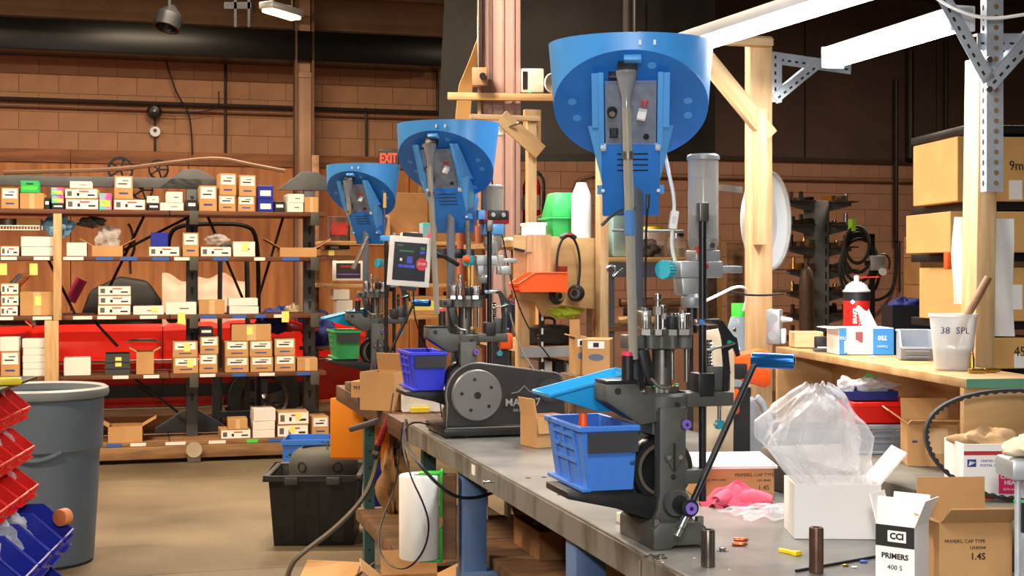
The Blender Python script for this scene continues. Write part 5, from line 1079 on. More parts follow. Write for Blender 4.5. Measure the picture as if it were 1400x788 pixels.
for px, py, r, lb in ((164, 232, .10, 'dark spoked pulley wheel leaning behind the top beam'), (195, 260, .085, 'dark spoked pulley wheel behind the stacked cartons'), (218, 232, .08, 'half hidden dark pulley wheel behind the top beam')):
    g = thing('pulley_wheel', lb, 'pulley', rp(px, py, .42), A)
    MB().lathe([(r * .82, -.02), (r, -.02), (r, .02), (r * .82, .02), (r * .82, -.02)], 32, ax=(0, 1, 0)).build('rim', BLKM, g); MB().cyl((0, -.025, 0), (0, .025, 0), r * .2, n=16).build('hub', BLKM, g)
    for k in range(5): a = k * 1.2566; MB().box((math.cos(a) * r * .5, 0, math.sin(a) * r * .5), (r * .75, .012, r * .16), (0, -a, 0)).build('spoke', BLKM, g)
cable('bent_hose', 'long brown hose laid over the rack top in a bow', [rp(0, 236, .3), rp(80, 234, .3), rp(160, 232, .3), rp(230, 223, .3), rp(300, 215, .3), rp(345, 225, .3), rp(395, 234, .3)], .017, mat('brown_hose', (104, 74, 52), .7), 'hose')
cable('chrome_bar', 'bent chrome bar hanging behind the second shelf', [rp(175, 306, .45), rp(180, 315, .45), rp(185, 340, .45), rp(177, 355, .45), rp(178, 375, .45)], .013, STEEL, 'bar')
cable('black_tube_frame', 'black tubular frame behind the second shelf cartons', [rp(234, 350, .66), rp(233, 325, .66), rp(245, 308, .66), rp(300, 306, .66), rp(345, 307, .66), rp(362, 320, .66), rp(364, 400, .66), rp(364, 625, .66)], .02, BLKM, 'frame')
cable('grey_tube_frame', 'grey tubular stand behind the rack with two cross bars', [rp(309, 622, .8), rp(309, 350, .8), rp(312, 335, .8), rp(345, 335, .8), rp(350, 350, .8), rp(350, 622, .8)], .022, RACKG, 'frame')
g = thing('walker_frame', 'grey steel stand on the floor under the rack before the wheel', 'frame', RK + N * rs(325) + D * .68, A)
for x in (-.13, .22): MB().bx(x - .025, x + .025, 0, .05, 0, .62).build('post', RACKG, g)
MB().bx(-.10, .19, .005, .04, .26, .31).build('cross_bar', RACKG, g); MB().cyl((-.1, .02, .05), (.05, .02, .26), .012, n=8).build('brace', STEEL, g)

# ================================================================== red car behind the rack
cs = rs(120); CARP = RK + N * rs(150) + D * 2.35
CR = mat('car_red', (226, 34, 18), .3, var=.03, coat=.25)
car = thing('red_car', 'red classic car with chrome trim and a black top behind the rack', 'car', CARP, A)
# body side section (y,z) lofted along x; x to the right is the tail
secs = [(-2.3, .62, .80, .32), (-2.0, .70, .90, .26), (-1.2, .72, .98, .25), (-.4, .72, 1.0, .25), (.4, .72, 1.0, .25), (1.2, .74, 1.03, .25), (1.9, .72, 1.0, .3), (2.25, .62, .92, .4)]
mb = MB(); V = []; 
def prof(hw, top, bot): return [(-hw + .05, bot), (-hw + .0, bot + .12), (-hw - .02, .55), (-hw - .045, .66), (-hw - .01, .72), (-hw + .02, top - .06), (-hw + .1, top), (0, top + .03), (hw - .1, top), (hw, .6), (hw - .05, bot)]
for x, hw, top, bot in secs: V += [(x, y, z) for y, z in prof(hw, top, bot)]
k = 11; Fc = [(i * k + j, i * k + (j + 1) % k, (i + 1) * k + (j + 1) % k, (i + 1) * k + j) for i in range(len(secs) - 1) for j in range(k)] + [tuple(range(k)), tuple(range((len(secs) - 1) * k, len(secs) * k))]
mb.add(V, Fc).build('body', CR, car, ang=30)
CHR = mat('chrome', (210, 208, 204), .12, metal=1, var=.03)
MB().tube([(-2.1, -.765, .68), (-.4, -.785, .68), (1.2, -.80, .68), (2.0, -.77, .68)], .014, 8).build('chrome_strip', CHR, car)
MB().tube([(-1.9, -.73, .27), (1.6, -.74, .27)], .018, 8).build('sill_trim', CHR, car)
MB().bx(-1.9, 1.7, -.752, -.735, .36, .47).build('black_stripe', BLK, car)
MB().bx(-.95, .75, -.62, -.5, 1.0, 1.10).build('window_sill', BLK, car, bevel=.02)
for x in (-1.02, .42): MB().bx(x - .004, x + .004, -.765, -.72, .36, .98).build('door_seam', INK, car)
MB().tube([(.12, -.78, .85), (.18, -.80, .865), (.34, -.80, .86), (.38, -.78, .85)], .014, 8, 1).build('door_handle', CHR, car)
mi = MB().lathe([(0, 0), (.07, .01), (.075, .04), (.03, .10), (0, .11)], 20, c=(-.62, -.76, 1.06), ax=(-1, 0, 0)).build('mirror', CHR, car); MB().cyl((-.66, -.74, .98), (-.66, -.76, 1.05), .012, n=8).build('mirror_stem', CHR, mi)
MB().add([(-1.15, -.55, 1.02), (-.78, -.5, 1.42), (-.78, .5, 1.42), (-1.15, .55, 1.02)], [(0, 1, 2, 3)]).build('windscreen', clear('car_glass', (160, 170, 170), .25), car, solid=.008)
MB().tube([(-1.18, -.56, 1.0), (-.78, -.52, 1.43), (-.78, .52, 1.43), (-1.18, .56, 1.0)], .022, 8).build('windscreen_frame', CHR, car)
MB().prism([(-.3, 1.02), (-.2, 1.3), (.05, 1.42), (.3, 1.38), (.42, 1.2), (.5, 1.02)], -.45, .45).build('black_seat', mat('seat_black', (26, 26, 26), .6), car, bevel=.05)
MB().prism([(.5, 1.02), (.7, 1.16), (1.1, 1.14), (1.4, 1.02)], -.6, .6).build('folded_top', BLK, car, bevel=.04)
for x in (-1.55, 1.3):
    for s in (-1, 1):
        y = s * .70
        wl = MB().lathe([(.2, -.1), (.31, -.1), (.33, -.06), (.33, .06), (.31, .1), (.2, .1)], 36, c=(x, y, .33), ax=(0, 1, 0)).build('tyre', RUB, car)
        MB().lathe([(.18, -.105), (.21, -.11), (.215, -.09), (.19, -.03), (0, -.02)] if s < 0 else [(.18, .105), (.21, .11), (.0, .02)], 32, c=(x, y, .33), ax=(0, 1, 0)).build('wheel_rim', CHR if True else None, wl)
        if s < 0:
            MB().lathe([(0, -.115), (.045, -.11), (.06, -.06), (.06, -.03)], 18, c=(x, y, .33), ax=(0, 1, 0)).build('wheel_hub', CHR, wl)
            for q_ in range(5):
                a = q_ * 1.2566 + .3; MB().box((x + math.cos(a) * .115, y - .075, .33 + math.sin(a) * .115), (.15, .03, .05), (0, -a, 0)).build('wheel_spoke', mat('wheel_grey', (96, 94, 92), .3, metal=.8), wl)
MB().lathe([(.34, -.03), (.36, 0), (.34, .03)], 36, c=(1.3, -.70, .35), ax=(0, 1, 0)).build('wheel_arch', BLK, car)
# pale pink cloth over the car and a pink tube
def drape(u, v):
    x = .42 + u * .75; y = -.52 - .33 * max(0, v - .45); z = 1.45 - .12 * u * u - .05 * math.sin(6 * u) - (max(0, v - .45) * 1.05) + .02 * math.sin(20 * u + 3 * v) - .1 * (v if v < .45 else .45)
    return (x, y + .02 * math.sin(16 * u), z)
g = thing('pink_cover', 'pale pink cloth cover draped over the red car', 'cloth', CARP, A); MB().grid(drape, 30, 16).build('cloth', mat('pale_pink_cloth', (232, 188, 170), .9, var=.08), g, solid=.006)
a, b = rp(90, 412, .72), rp(107, 382, .72); tag(MB().cyl(a, b, .045, .045, 18).build('pink_tube', mat('pink_tube', (190, 40, 92), .5)), 'bright pink rolled tube leaning behind the pine post', 'tube')

# ================================================================== things on the middle of the benches
# motor drive of the middle press
dc = Vector((at(607, 0, 4.56).x, 4.56, BZ))
dr = thing('motor_drive', 'black base plate and smoked cover with a big grey pulley', 'machine', dc, A)
MB().bx(0, .43, 0, .30, .008, .035).build('base_plate', BLKM, dr, bevel=.004)
for x, y in ((.02, .02), (.41, .02), (.02, .28), (.41, .28)): MB().cyl((x, y, 0), (x, y, .008), .012, n=14).build('foot', RUB, dr)
def cover(o=0):
    pts = [(.44 - o, .036 + o)]
    for k in range(9): a = R(-8 + k * 98 / 8); pts.append((.375 + (.065 - o) * math.cos(a), .155 + (.065 - o) * math.sin(a)))
    for k in range(13): a = R(86 + k * 110 / 12); pts.append((.115 + (.108 - o) * math.cos(a), .148 + (.108 - o) * math.sin(a)))
    pts.append((.008 + o, .036 + o)); return pts
MB().prism(cover(.004), .028, .05).build('cover_back', mat('drive_dark', (44, 44, 46), .5), dr)
MB().lathe([(0, 0), (.084, 0), (.088, .004), (.088, .016), (0, .016)], 44, c=(.118, .006, .145), ax=(0, 1, 0)).build('big_pulley', mat('pulley_grey', (150, 150, 150), .45, metal=.5), dr)
for k in range(5): a = k * 1.2566 + .5; MB().cyl((.118 + .055 * math.cos(a), .004, .145 + .055 * math.sin(a)), (.118 + .055 * math.cos(a), .006, .145 + .055 * math.sin(a)), .006, n=12).build('pulley_bolt', BLK, dr)
MB().cyl((.118, .002, .145), (.118, .006, .145), .012, n=16).build('pulley_hub', BLK, dr)
MB().prism([(p_[0] + .375, p_[1] + .155) for p_ in lobes(.040, .003, 22, 88)], .006, .022).build('small_sprocket', mat('sprocket', (72, 72, 72), .5, metal=.5), dr)
MB().prism(cover(0), -.004, -.001).build('cover_face', clear('smoked_cover', (70, 68, 66), .10, .12), dr)
MB().prism(cover(0), -.001, .072).build('cover_rim', clear('smoked_rim', (70, 68, 66), .55, .15), dr) if False else None
MB().tube([(x, -.002, z) for x, z in cover(0)], .003, 6, 0, True).build('cover_edge', mat('cover_edge', (120, 116, 112), .3), dr)
text('MARK 7', .036, mat('etched', (150, 148, 145), .5), dr, (.275, -.005, .118), FRONT, bold=.0004); text('RELOADING', .012, mat('etched', (150, 148, 145), .5), dr, (.275, -.005, .092), FRONT)
MB().tube([(.235, -.0045, .15), (.26, -.0045, .155), (.28, -.0045, .175), (.30, -.0045, .155), (.345, -.0045, .15)], .0012, 5).build('etched_logo', mat('etched', (150, 148, 145), .5), dr)
# tablet
tb2 = thing('tablet', 'white framed tablet showing a dark control screen with a red STOP button', 'tablet', at(560, 358, 4.66), (R(4), R(4), R(8)))
w_, h_ = .146, .172
MB().bx(-w_ / 2, w_ / 2, 0, .009, -h_ / 2, h_ / 2).build('frame', PAPER, tb2, bevel=.004)
MB().bx(-.056, .056, -.001, 0, -.066, .066).build('screen', mat('screen_black', (22, 23, 28), .25, emit=(30, 32, 40), es=.3), tb2)
SBL = mat('screen_blue', (52, 64, 176), .4, emit=(52, 64, 176), es=.35); SGN = mat('screen_green', (36, 96, 48), .4, emit=(36, 110, 50), es=.3)
for x, z, a, b, m in ((.0, .012, .019, .012, SBL), (.0, .0, .019, .012, SBL), (-.03, -.016, .016, .010, SBL), (-.012, -.016, .016, .010, SBL), (.008, -.016, .022, .010, SBL), (.042, .034, .016, .010, SBL), (.042, .048, .016, .010, SGN), (-.012, .036, .05, .006, SGN), (-.030, .006, .008, .010, PAPER)): MB().bx(x - a / 2, x + a / 2, -.002, -.001, z - b / 2, z + b / 2).build('screen_button', m, tb2)
oc = [(.042 + .020 * math.cos(R(22.5 + 45 * k)), -.006 + .023 * math.sin(R(22.5 + 45 * k))) for k in range(8)]
MB().prism(oc, -.0022, -.001).build('stop_button', mat('stop_red', (176, 40, 52), .4, emit=(176, 40, 52), es=.4), tb2)
text('STOP', .0125, PAPER, tb2, (.042, -.0028, -.006), FRONT, sx=.9)
text('MENU', .008, mat('screen_text', (130, 132, 140), .5), tb2, (-.035, -.002, .055), FRONT)
MB().bx(-.03, .04, .009, .02, .07, .10).build('clamp', BLK, tb2, bevel=.003); MB().tube([(.0, .02, .06), (.06, .05, .05), (.13, .06, .02), (.17, .02, .0)], .008, 10, 1).build('arm', BLKM, tb2)
MB().bx(-.02, .03, .0, .02, -.10, -.087).build('lower_clamp', BLK, tb2)
cable('tablet_cable', 'black cable hanging from the tablet down to the bench', [at(565, 395, 4.7), at(566, 430, 4.7), at(572, 450, 4.72), at(580, 470, 4.75), at(596, 500, 4.8), onb(604, 570)], .0028, BLK)
cable('press_cable', 'long black cable drooping from the middle feeder past the orange bin', [at(668, 225, 4.9), at(678, 275, 4.95), at(690, 340, 4.95), at(702, 400, 4.9), at(722, 450, 4.9), at(752, 490, 4.9)], .0028, BLK)
cable('pale_cable', 'pale grey cable hanging down from the hopper sensor', [at(676, 325, 4.72), at(680, 350, 4.75), at(690, 390, 4.8), at(697, 430, 4.9), at(712, 480, 4.95), at(735, 512, 4.95)], .003, mat('pale_cable', (170, 168, 150), .6))
cable('feeder_power_cable', 'white power cord with an inline switch below the nearest feeder', [at(908, 205, 2.92), at(914, 235, 2.92), at(922, 270, 2.92), at(921, 300, 2.92), at(917, 335, 2.92), at(925, 365, 2.92), at(930, 385, 2.92)], .0042, PAPER)
g = thing('inline_switch', 'white inline switch on the power cord of the nearest feeder', 'switch', at(921, 301, 2.915), (0, R(8), 0)); MB().bx(-.009, .009, -.008, .008, -.02, .02).build('case', PAPER, g, bevel=.003); MB().bx(-.004, .004, -.0095, -.008, -.008, .008).build('rocker', mat('switch_grey', (200, 200, 198), .5), g)
cable('dc_cable', 'thin black cable hanging beside the grey post of the nearest press', [at(886, 268, 2.78), at(884, 300, 2.80), at(883, 340, 2.84), at(882, 400, 2.86), at(883, 440, 2.86)], .0025, BLK)
tag(MB().cyl(at(886, 266, 2.78), at(885, 285, 2.78), .0045, n=12).build('cable_plug', BLK), 'black cable plug under the nearest blue feeder', 'plug')
cable('chrome_clamp_lever', 'chrome bent lever sticking out beside the nearest drop tube', [at(823, 308, 2.82), at(838, 293, 2.84), at(852, 288, 2.87), at(868, 285, 2.88)], .004, STEEL, 'lever')
cable('wing_clip', 'chrome wire clip loop beside the nearest drop tube', [at(832, 372, 2.86), at(829, 365, 2.86), at(838, 362, 2.86), at(843, 370, 2.86), at(836, 380, 2.86), at(846, 372, 2.86), at(852, 368, 2.87)], .0025, STEEL, 'clip', 1)
tag(MB().box((0, 0, 0), (.155, .012, .006), (0, R(1), 0)).build('cross_rail', DSTEEL, None, at(886, 316, 2.93), bevel=.002), 'thin dark cross rail behind the nearest feeder post', 'rail')
tag(MB().box((0, 0, 0), (.16, .03, .034)).build('tablet_rail', BLKM, None, at(618, 347, 4.84), (0, 0, A), bevel=.003), 'black clamp rail on the post of the middle press', 'rail')
g = thing('bullet_feed_tube', 'spring tube with an orange knob beside the middle feeder post', 'tube', at(641, 400, 4.8), 0)
MB().cyl((0, 0, 0), (0, 0, .12), .008, n=12).build('brass_tube', BRASS, g); MB().tube([(0, 0, .12), (-.004, 0, .25), (-.006, 0, .40)], .009, 10).build('spring_tube', mat('spring_grey', (130, 128, 124), .5, metal=.4, scale=80, c2=(80, 80, 80), stretch=(1, 1, 12)), g)
MB().cyl((-.02, -.014, .118), (.004, -.014, .118), .012, n=16).build('orange_knob', BINO, g, bevel=.002); MB().cyl((0, 0, -.12), (0, 0, 0), .009, n=12).build('black_tube', BLK, g)
# silver wand on the far press
tag(MB().cyl(at(484, 366, 6.25), at(503, 324, 6.25), .009, .007, 12).cyl(at(483, 368, 6.25), at(486, 362, 6.25), .012, n=12).build('silver_wand', STEEL), 'silver wand leaning on the farthest press', 'wand')
g = thing('hook_tool', 'thin hook tool with a wooden grip beside the farthest feeder', 'tool', at(526, 322, 5.9), 0); MB().cyl((0, 0, 0), (0, 0, .14), .003, n=8).build('shank', DSTEEL, g); MB().cyl((0, 0, .12), (0, 0, .185), .008, .006, 12).build('grip', mat('grip_wood', (206, 162, 96), .6), g)
tag(MB().bx(-.035, .035, -.01, .01, -.012, .012).build('blue_clip', BLUEL, None, at(531, 326, 5.9), bevel=.003), 'light blue plastic clip above the tablet', 'clip')
tag(MB().cyl((0, 0, 0), (0, 0, at(531, 326, 5.9).z - BZ - .012), .009, n=12).build('black_stand_rod', BLKM, None, Vector((at(528, 0, 5.9).x, 5.9, BZ + .001))), 'black upright rod under the light blue clip behind the tablet', 'rod')
# riser plank of the far press
tag(MB().bx(-.12, .12, -.18, .16, 0, .037).build('riser_plank', OLDW, None, (p3.location.x, p3.location.y, BZ), (0, 0, A), bevel=.003), 'brown riser plank under the farthest press', 'plank')
# cartons at the front of the wooden bench
g = carton('carton', 'open tan carton standing on the far bench edge', 'carton', onb(528, 563) + Vector((-.01, .10, 0)), R(-24), .16, .15, .155, CB, 'b', True, ang={'b': -12})
g = carton('carton', 'small tan carton printed on its side behind the open one', 'carton', onb(493, 546) + Vector((.0, .08, 0)), R(-15), .075, .09, .075, CB); text('9MM', .026, INK, g, (0, -.0455, .045), FRONT)
g = carton('white_box', 'low white box under the violet blue bin', 'box', onb(585, 566) + Vector((0, .14, 0)), R(10), .24, .17, .085, WBX)
g = carton('yellow_box', 'flat yellow box before the low white box', 'box', onb(573, 565) + Vector((.0, .02, 0)), R(10), .075, .05, .022, YEL)
g = carton('red_tray', 'flat red tray behind the open tan carton', 'tray', onb(522, 549) + Vector((.0, .02, 0)), A, .14, .10, .05, RED, '', True)
# tan box of brass in front of the drive
g = carton('carton', 'torn open tan carton of brass cases beside the sky blue bin', 'carton', onb(746, 612) + Vector((.0, .045, 0)), R(28), .125, .11, .098, CB, 'lf', True, ang={'l': 10, 'f': 168})
MB().bx(-.058, .058, -.05, .05, .06, .07).build('brass_fill', mat('brass_pile', (206, 172, 96), .35, metal=.7, scale=90, c2=(120, 90, 40), bump=.8, bscale=140), g); stick(g, 'green_sticker', LIME, -.035, .06, .016, .02, -.055)
# two cartons behind the near press, on a brown block
rz0 = 1.46 - (514 - 372) / F * 4.75
b = Vector((at(818, 0, 4.8).x, 4.84, BZ))
tag(MB().bx(-.11, .16, -.09, .11, 0, rz0 - BZ).build('wooden_block', OLDW, None, b, (0, 0, A), bevel=.004), 'brown wooden block under the two labelled cartons', 'block')
def labelled(px0, px1, Yc, yt, hint, flaps, z, dep=.14, rz=R(-18)):
    w_ = (px1 - px0) / F * Yc; c = at((px0 + px1) / 2, 0, Yc); h_ = (514 - yt) / F * Yc
    g = carton('carton', hint, 'carton', (c.x, Yc + dep / 2, z), rz, w_, dep, h_, CB, flaps, bool(flaps), ang={'b': 2, 'l': 75})
    stick(g, 'label', PAPER, 0, h_ * .84, w_ * .6, h_ * .2, -dep / 2); stick(g, 'label_print', INK, 0, h_ * .84, w_ * .2, h_ * .12, -dep / 2 - .0008); MB().prism([(p_[0] * w_ * .28, p_[1] * h_ * .09 + h_ * .5) for p_ in circ(0, 0, 1)], -dep / 2 - .001, -dep / 2).build('blue_oval', mat('oval_ink', (92, 104, 128), .8), g)
    return g
labelled(783, 799, 4.78, 462, 'narrow labelled tan carton with open flaps on the brown block', 'bl', rz0, .12, R(8)); g = labelled(800, 838, 4.74, 464, 'labelled tan carton with a tape patch beside the narrow one', '', rz0, .12, R(-10))
# grey jug, orange tool and beige guard behind the near press
jb = onb(1018, 612); 
g = thing('grey_jug', 'grey plastic oil jug with a moulded grip behind the bag', 'jug', (at(1022, 0, 3.80).x, 3.80, BZ + .001), R(-8))
JG = mat('jug_grey', (150, 156, 166), .4, var=.05)
MB().prism([(-.055, 0), (.058, 0), (.06, .015), (.06, .11), (.045, .14), (.030, .185), (.016, .215), (-.03, .215), (-.055, .16)], -.055, .055).build('body', JG, g, bevel=.014, seg=3)
MB().prism([(.018, .205), (.034, .19), (.054, .135), (.062, .10), (.066, .14), (.05, .2), (.03, .222)], -.018, .018).build('grip', JG, g, bevel=.006); MB().cyl((-.012, 0, .212), (-.012, 0, .24), .022, n=20).build('cap', BLK, g)
g = thing('orange_sprayer', 'orange and black power tool behind the nearest press', 'tool', at(1008, 500, 3.67), R(6))
MB().prism([(-.02, -.03), (.07, -.06), (.085, -.05), (.085, .035), (.06, .045), (-.01, .03), (-.04, .10), (-.055, .09), (-.04, .02)], -.035, .035).build('housing', BINO, g, bevel=.008); MB().bx(-.06, .02, -.038, .038, -.035, .01).build('black_grip', BLK, g, bevel=.008); MB().bx(-.07, .0, -.03, .03, -.13, -.06).build('orange_foot', BINO, g, bevel=.008); MB().bx(.03, .08, -.04, .04, .018, .034).build('red_bar', RED, g, bevel=.004)
MB().bx(-.04, .03, -.02, .02, BZ - g.location.z, -.06).build('stand', BLK, g)
g = thing('beige_guard', 'beige rounded sheet guard standing behind the nearest press', 'guard', (at(975, 0, 3.56).x, 3.56, BZ), R(10))
BG = mat('beige_plate', (196, 180, 152), .5, var=.06)
MB().prism([(-.02, 0), (.055, 0), (.06, .30), (.058, .36), (.04, .40), (.015, .415), (-.02, .41)], 0, .012).build('plate', BG, g, bevel=.004)
for x, z in ((.03, .36), (.045, .30)): MB().cyl((x, -.002, z), (x, 0, z), .004, n=10).build('rivet', DSTEEL, g)
g = thing('detergent_bottle', 'clear bottle with a green cap behind the pine post', 'bottle', (at(1012, 0, 4.35).x, 4.37, BZ + .105), 0)
hb_ = at(1012, 415, 4.37).z - BZ - .105
MB().lathe([(0, 0), (.036, 0), (.038, .01), (.038, hb_ - .08), (.028, hb_ - .045), (.022, hb_ - .04), (.022, hb_ - .035)], 24).build('body', clear('bottle_blue', (190, 210, 225), .35), g); MB().lathe([(0, hb_), (.024, hb_), (.025, hb_ - .002), (.025, hb_ - .042), (0, hb_ - .042)], 24).build('cap', LIME, g)
b = g.location; tag(MB().bx(-.06, .10, -.06, .12, 0, .104).build('support_box', OLDW, None, (b.x, b.y, BZ), (0, 0, A), bevel=.003), 'brown wooden block under the green capped bottle', 'block')
# white dish behind the near post, socket box
g = thing('white_dish', 'round white dish hanging behind the pine post', 'dish', at(1049, 302, 4.22), (0, 0, R(55)))
DW = mat('dish_white', (214, 218, 220), .4, var=.03)
MB().lathe([(0, .02), (.12, .02), (.148, .0), (.152, -.004), (.152, .012), (.13, .03), (0, .03)], 48, ax=(0, 1, 0)).build('dish', DW, g)
MB().lathe([(.1495, -.014), (.155, -.014), (.155, .016), (.1495, .016), (.1495, -.014)], 48, ax=(0, 1, 0)).build('rim', mat('dish_rim', (196, 196, 192), .35, metal=.4), g)
MB().bx(-.01, .01, .03, .06, -.01, .01).build('hook', STEEL, g); MB().bx(-.29, -.13, .022, .03, .08, .10).build('hanger', DSTEEL, g)
g = thing('socket_box', 'grey cast socket box with a white plug on the pine post', 'socket', at(1058, 447, 3.86), R(-20))
MB().bx(-.018, .022, -.028, .028, -.05, .05).build('box', ALU, g, bevel=.006)
for z in (-.024, .024): MB().cyl((-.019, -.010, z), (-.017, -.010, z), .014, n=20).build('socket_face', mat('socket_grey', (140, 146, 150), .5), g) if False else MB().cyl((.002, -.0295, z), (.002, -.028, z), .014, n=20).build('socket_face', mat('socket_grey', (140, 146, 150), .5), g)
MB().cyl((.022, 0, .022), (.052, 0, .02), .009, .005, 12).build('plug', PAPER, g); MB().bx(.022, .034, -.015, .015, -.048, -.005).build('adapter', PAPER, g, bevel=.004)
cable('white_power_cable', 'white cord arching from the beige guard to the pine post', [at(966, 411, 3.45), at(985, 402, 3.5), at(1005, 392, 3.6), at(1020, 393, 3.78), at(1022, 405, 3.80), at(1016, 425, 3.82)], .004, PAPER)
cable('cable_tie', 'black cable strung round the pine post', [at(985, 398, 3.7), at(1005, 400, 3.75), at(1022, 404, 3.80), at(1052, 404, 3.82), at(1070, 402, 3.9)], .003, BLK)

# ================================================================== plywood shelf unit behind the middle press
ub = at(703, 372, 5.35); un = thing('plywood_unit', 'plywood and stud shelf unit holding headphones and an orange bin', 'shelf', (ub.x, 5.35, BZ), A)
zt_ = at(703, 325, 5.35).z - BZ; zb_ = at(703, 424, 5.35).z - BZ; wu = .345; Lu = .85
MB().prism([(0, zb_ + .05), (.085, zb_ + .03), (.12, zb_ - .03), (.15, zb_ + .02), (wu, zb_ - .0), (wu, zt_), (.0, zt_ + .01)], 0, .018).build('end_panel', PLY, un, bevel=.002)
MB().bx(.0, wu + .01, .018, Lu, zt_ - .035, zt_ - .012).build('top_board', PLY, un); MB().bx(.03, wu + .05, .018, Lu, .245, .265).build('lower_board', PINEX, un); MB().bx(.03, wu + .05, .012, .018, .225, .265).build('shelf_edge', ALU, un)
for x, w2, m in ((.045, .05, PINE), (wu + .0, .038, mat('brown_stud', (168, 112, 62), .6, scale=3, stretch=(14, 14, 1.2), c2=(138, 86, 46)))): MB().bx(x - w2 / 2 if x < .2 else x, x + w2 / 2 if x < .2 else x + .04, .02, .06, 0, zt_ - .03).build('stud', m, un, bevel=.003)
MB().bx(.115, .135, .03, .05, 0, zt_ - .03).build('slotted_upright', BLKM, un)
for k in range(10): MB().bx(.121, .129, .029, .03, .04 + k * .055, .065 + k * .055).build('slot', PAPER, un)
MB().bx(.05, .15, -.008, 0, zt_ - .16, zt_ + .012).build('cleat', PINE, un)
for y in (.75,):
    for x in (.04, wu): MB().bx(x - .02, x + .02, y, y + .05, 0, zt_ - .035).build('rear_stud', PINE, un)
U = lambda x, y, z: un.matrix_basis @ Vector((x, y, z))
bpy.context.view_layer.update()
hk = small_bin('orange_bin', 'orange hopper bin hooked on the plywood panel below the clothes peg', U(.075, -.08, zt_ - .215), A + R(180), .13, .20, .075, BINO)
MB().bx(-.10, -.094, -.05, .062, .02, .10).build('hang_plate', mat('dark_red_plate', (110, 20, 24), .5), hk)
g = thing('headphones', 'black over ear headphones hanging on the plywood panel', 'headphones', U(.215, -.03, zt_ - .13), A)
MB().tube([(-.042, 0, -.07), (-.048, 0, 0), (-.045, 0, .08), (-.02, 0, .135), (.0, 0, .145), (.02, 0, .135), (.045, 0, .08), (.05, 0, 0), (.042, 0, -.06)], .005, 8, 2).build('headband', BLK, g)
MB().tube([(-.03, 0, .128), (0, 0, .146), (.03, 0, .128)], .011, 10, 1).build('band_pad', BLK, g); MB().tube([(-.012, -.011, .142), (.012, -.011, .142)], .003, 6).build('red_mark', RED, g)
for x, z, a in ((-.052, -.10, 20), (.03, -.09, -35)):
    e = MB().lathe([(0, -.022), (.026, -.02), (.034, -.008), (.034, .004), (.03, .012), (0, .012)], 24, c=(0, 0, 0), ax=(0, 1, 0)).build('ear_cup', BLK, g, (x, -.01, z), (0, R(a), R(a)))
    MB().lathe([(.012, -.0235), (.022, -.0225), (.022, -.0215), (.012, -.0215)], 20, ax=(0, 1, 0)).build('cup_ring', STEEL, e)
g = thing('clothes_peg', 'dark clothes peg clipped on the plywood panel', 'peg', U(.02, -.008, zt_ - .05), A); MB().bx(-.025, .02, -.008, .004, -.005, .005).build('arm', BLK, g, (0, 0, 0), (0, R(12), 0)); MB().bx(.018, .05, -.004, .002, -.008, -.005).build('wire', STEEL, g)
# pot
g = thing('roasting_pot', 'black oval cooking pot with lid on the lower shelf board', 'pot', U(.19, .17, .266), A)
mbp = MB().lathe([(0, 0), (.085, 0), (.10, .012), (.108, .062), (.11, .066), (.102, .066), (.09, .014), (0, .008)], 36); mbp.v = [Vector((v.x * 1.05, v.y * .8, v.z)) for v in mbp.v]; mbp.build('pot', BLK, g)
mbp = MB().lathe([(.112, .066), (.112, .07), (.07, .08), (0, .085)], 36); mbp.v = [Vector((v.x * 1.05, v.y * .8, v.z)) for v in mbp.v]; mbp.build('lid', mat('lid_dark', (40, 41, 44), .25, metal=.3), g)
MB().tube([(-.03, 0, .083), (-.03, 0, .105), (0, 0, .112), (.03, 0, .105), (.03, 0, .083)], .006, 8, 1).build('lid_handle', BLK, g)
for z in (.03, .044): MB().ball((-.06, -.076, z), .005, 8).build('rivet', STEEL, g)
g = thing('lime_bag', 'lime green folded bag above the cooking pot', 'bag', U(.235, .06, .405), A); crumple(g, (0, 0, .0), (.065, .03, .022), mat('lime_cloth', (176, 190, 40), .7), 41, 'cloth')
for k, (x, m, h_) in enumerate(((.17, WBX, .20), (.22, BLK, .205), (.27, WBX, .19), (.31, GRN, .19))): carton(['document_box', 'black_box', 'document_box', 'green_box'][k], ['white box file under the lower shelf board', 'black box file between two white ones', 'white box file beside the green one', 'green box file at the end under the shelf board'][k], 'box', U(x, .20, 0), A, .038, .2, h_, m)
# on top of the unit
zT = zt_ - .012
g = thing('green_planter', 'green plastic tub turned over another tub on the plywood unit', 'tub', U(.285, .25, zT + .001), A)
def sq(r0, r1, z0, z1): return [(-r0, -r0, z0), (r0, -r0, z0), (r0, r0, z0), (-r0, r0, z0), (-r1, -r1, z1), (r1, -r1, z1), (r1, r1, z1), (-r1, r1, z1)]
BXF = [(0, 1, 2, 3), (4, 7, 6, 5), (0, 4, 5, 1), (1, 5, 6, 2), (2, 6, 7, 3), (3, 7, 4, 0)]
MB().add(sq(.062, .075, 0, .095), BXF).build('lower_tub', GRN, g, bevel=.006); MB().add(sq(.078, .056, .1, .205), BXF).build('upper_tub', GRN, g, bevel=.008); MB().bx(-.088, .088, -.088, .088, .093, .101).build('rim', GRN, g, bevel=.003)
g = carton('white_tub', 'white lidded tub beside the green tubs', 'tub', U(.145, .22, zT + .0155), A, .07, .12, .05, PAPER); MB().bx(-.04, .04, -.065, .065, .05, .062).build('lid', PAPER, g, bevel=.004)
tag(MB().bx(-.13, .07, -.1, .1, 0, .014).build('white_sheet', WBX, None, U(.13, .18, zT + .001), (0, 0, A), bevel=.002), 'white flat sheet pile lying on the plywood unit', 'paper')
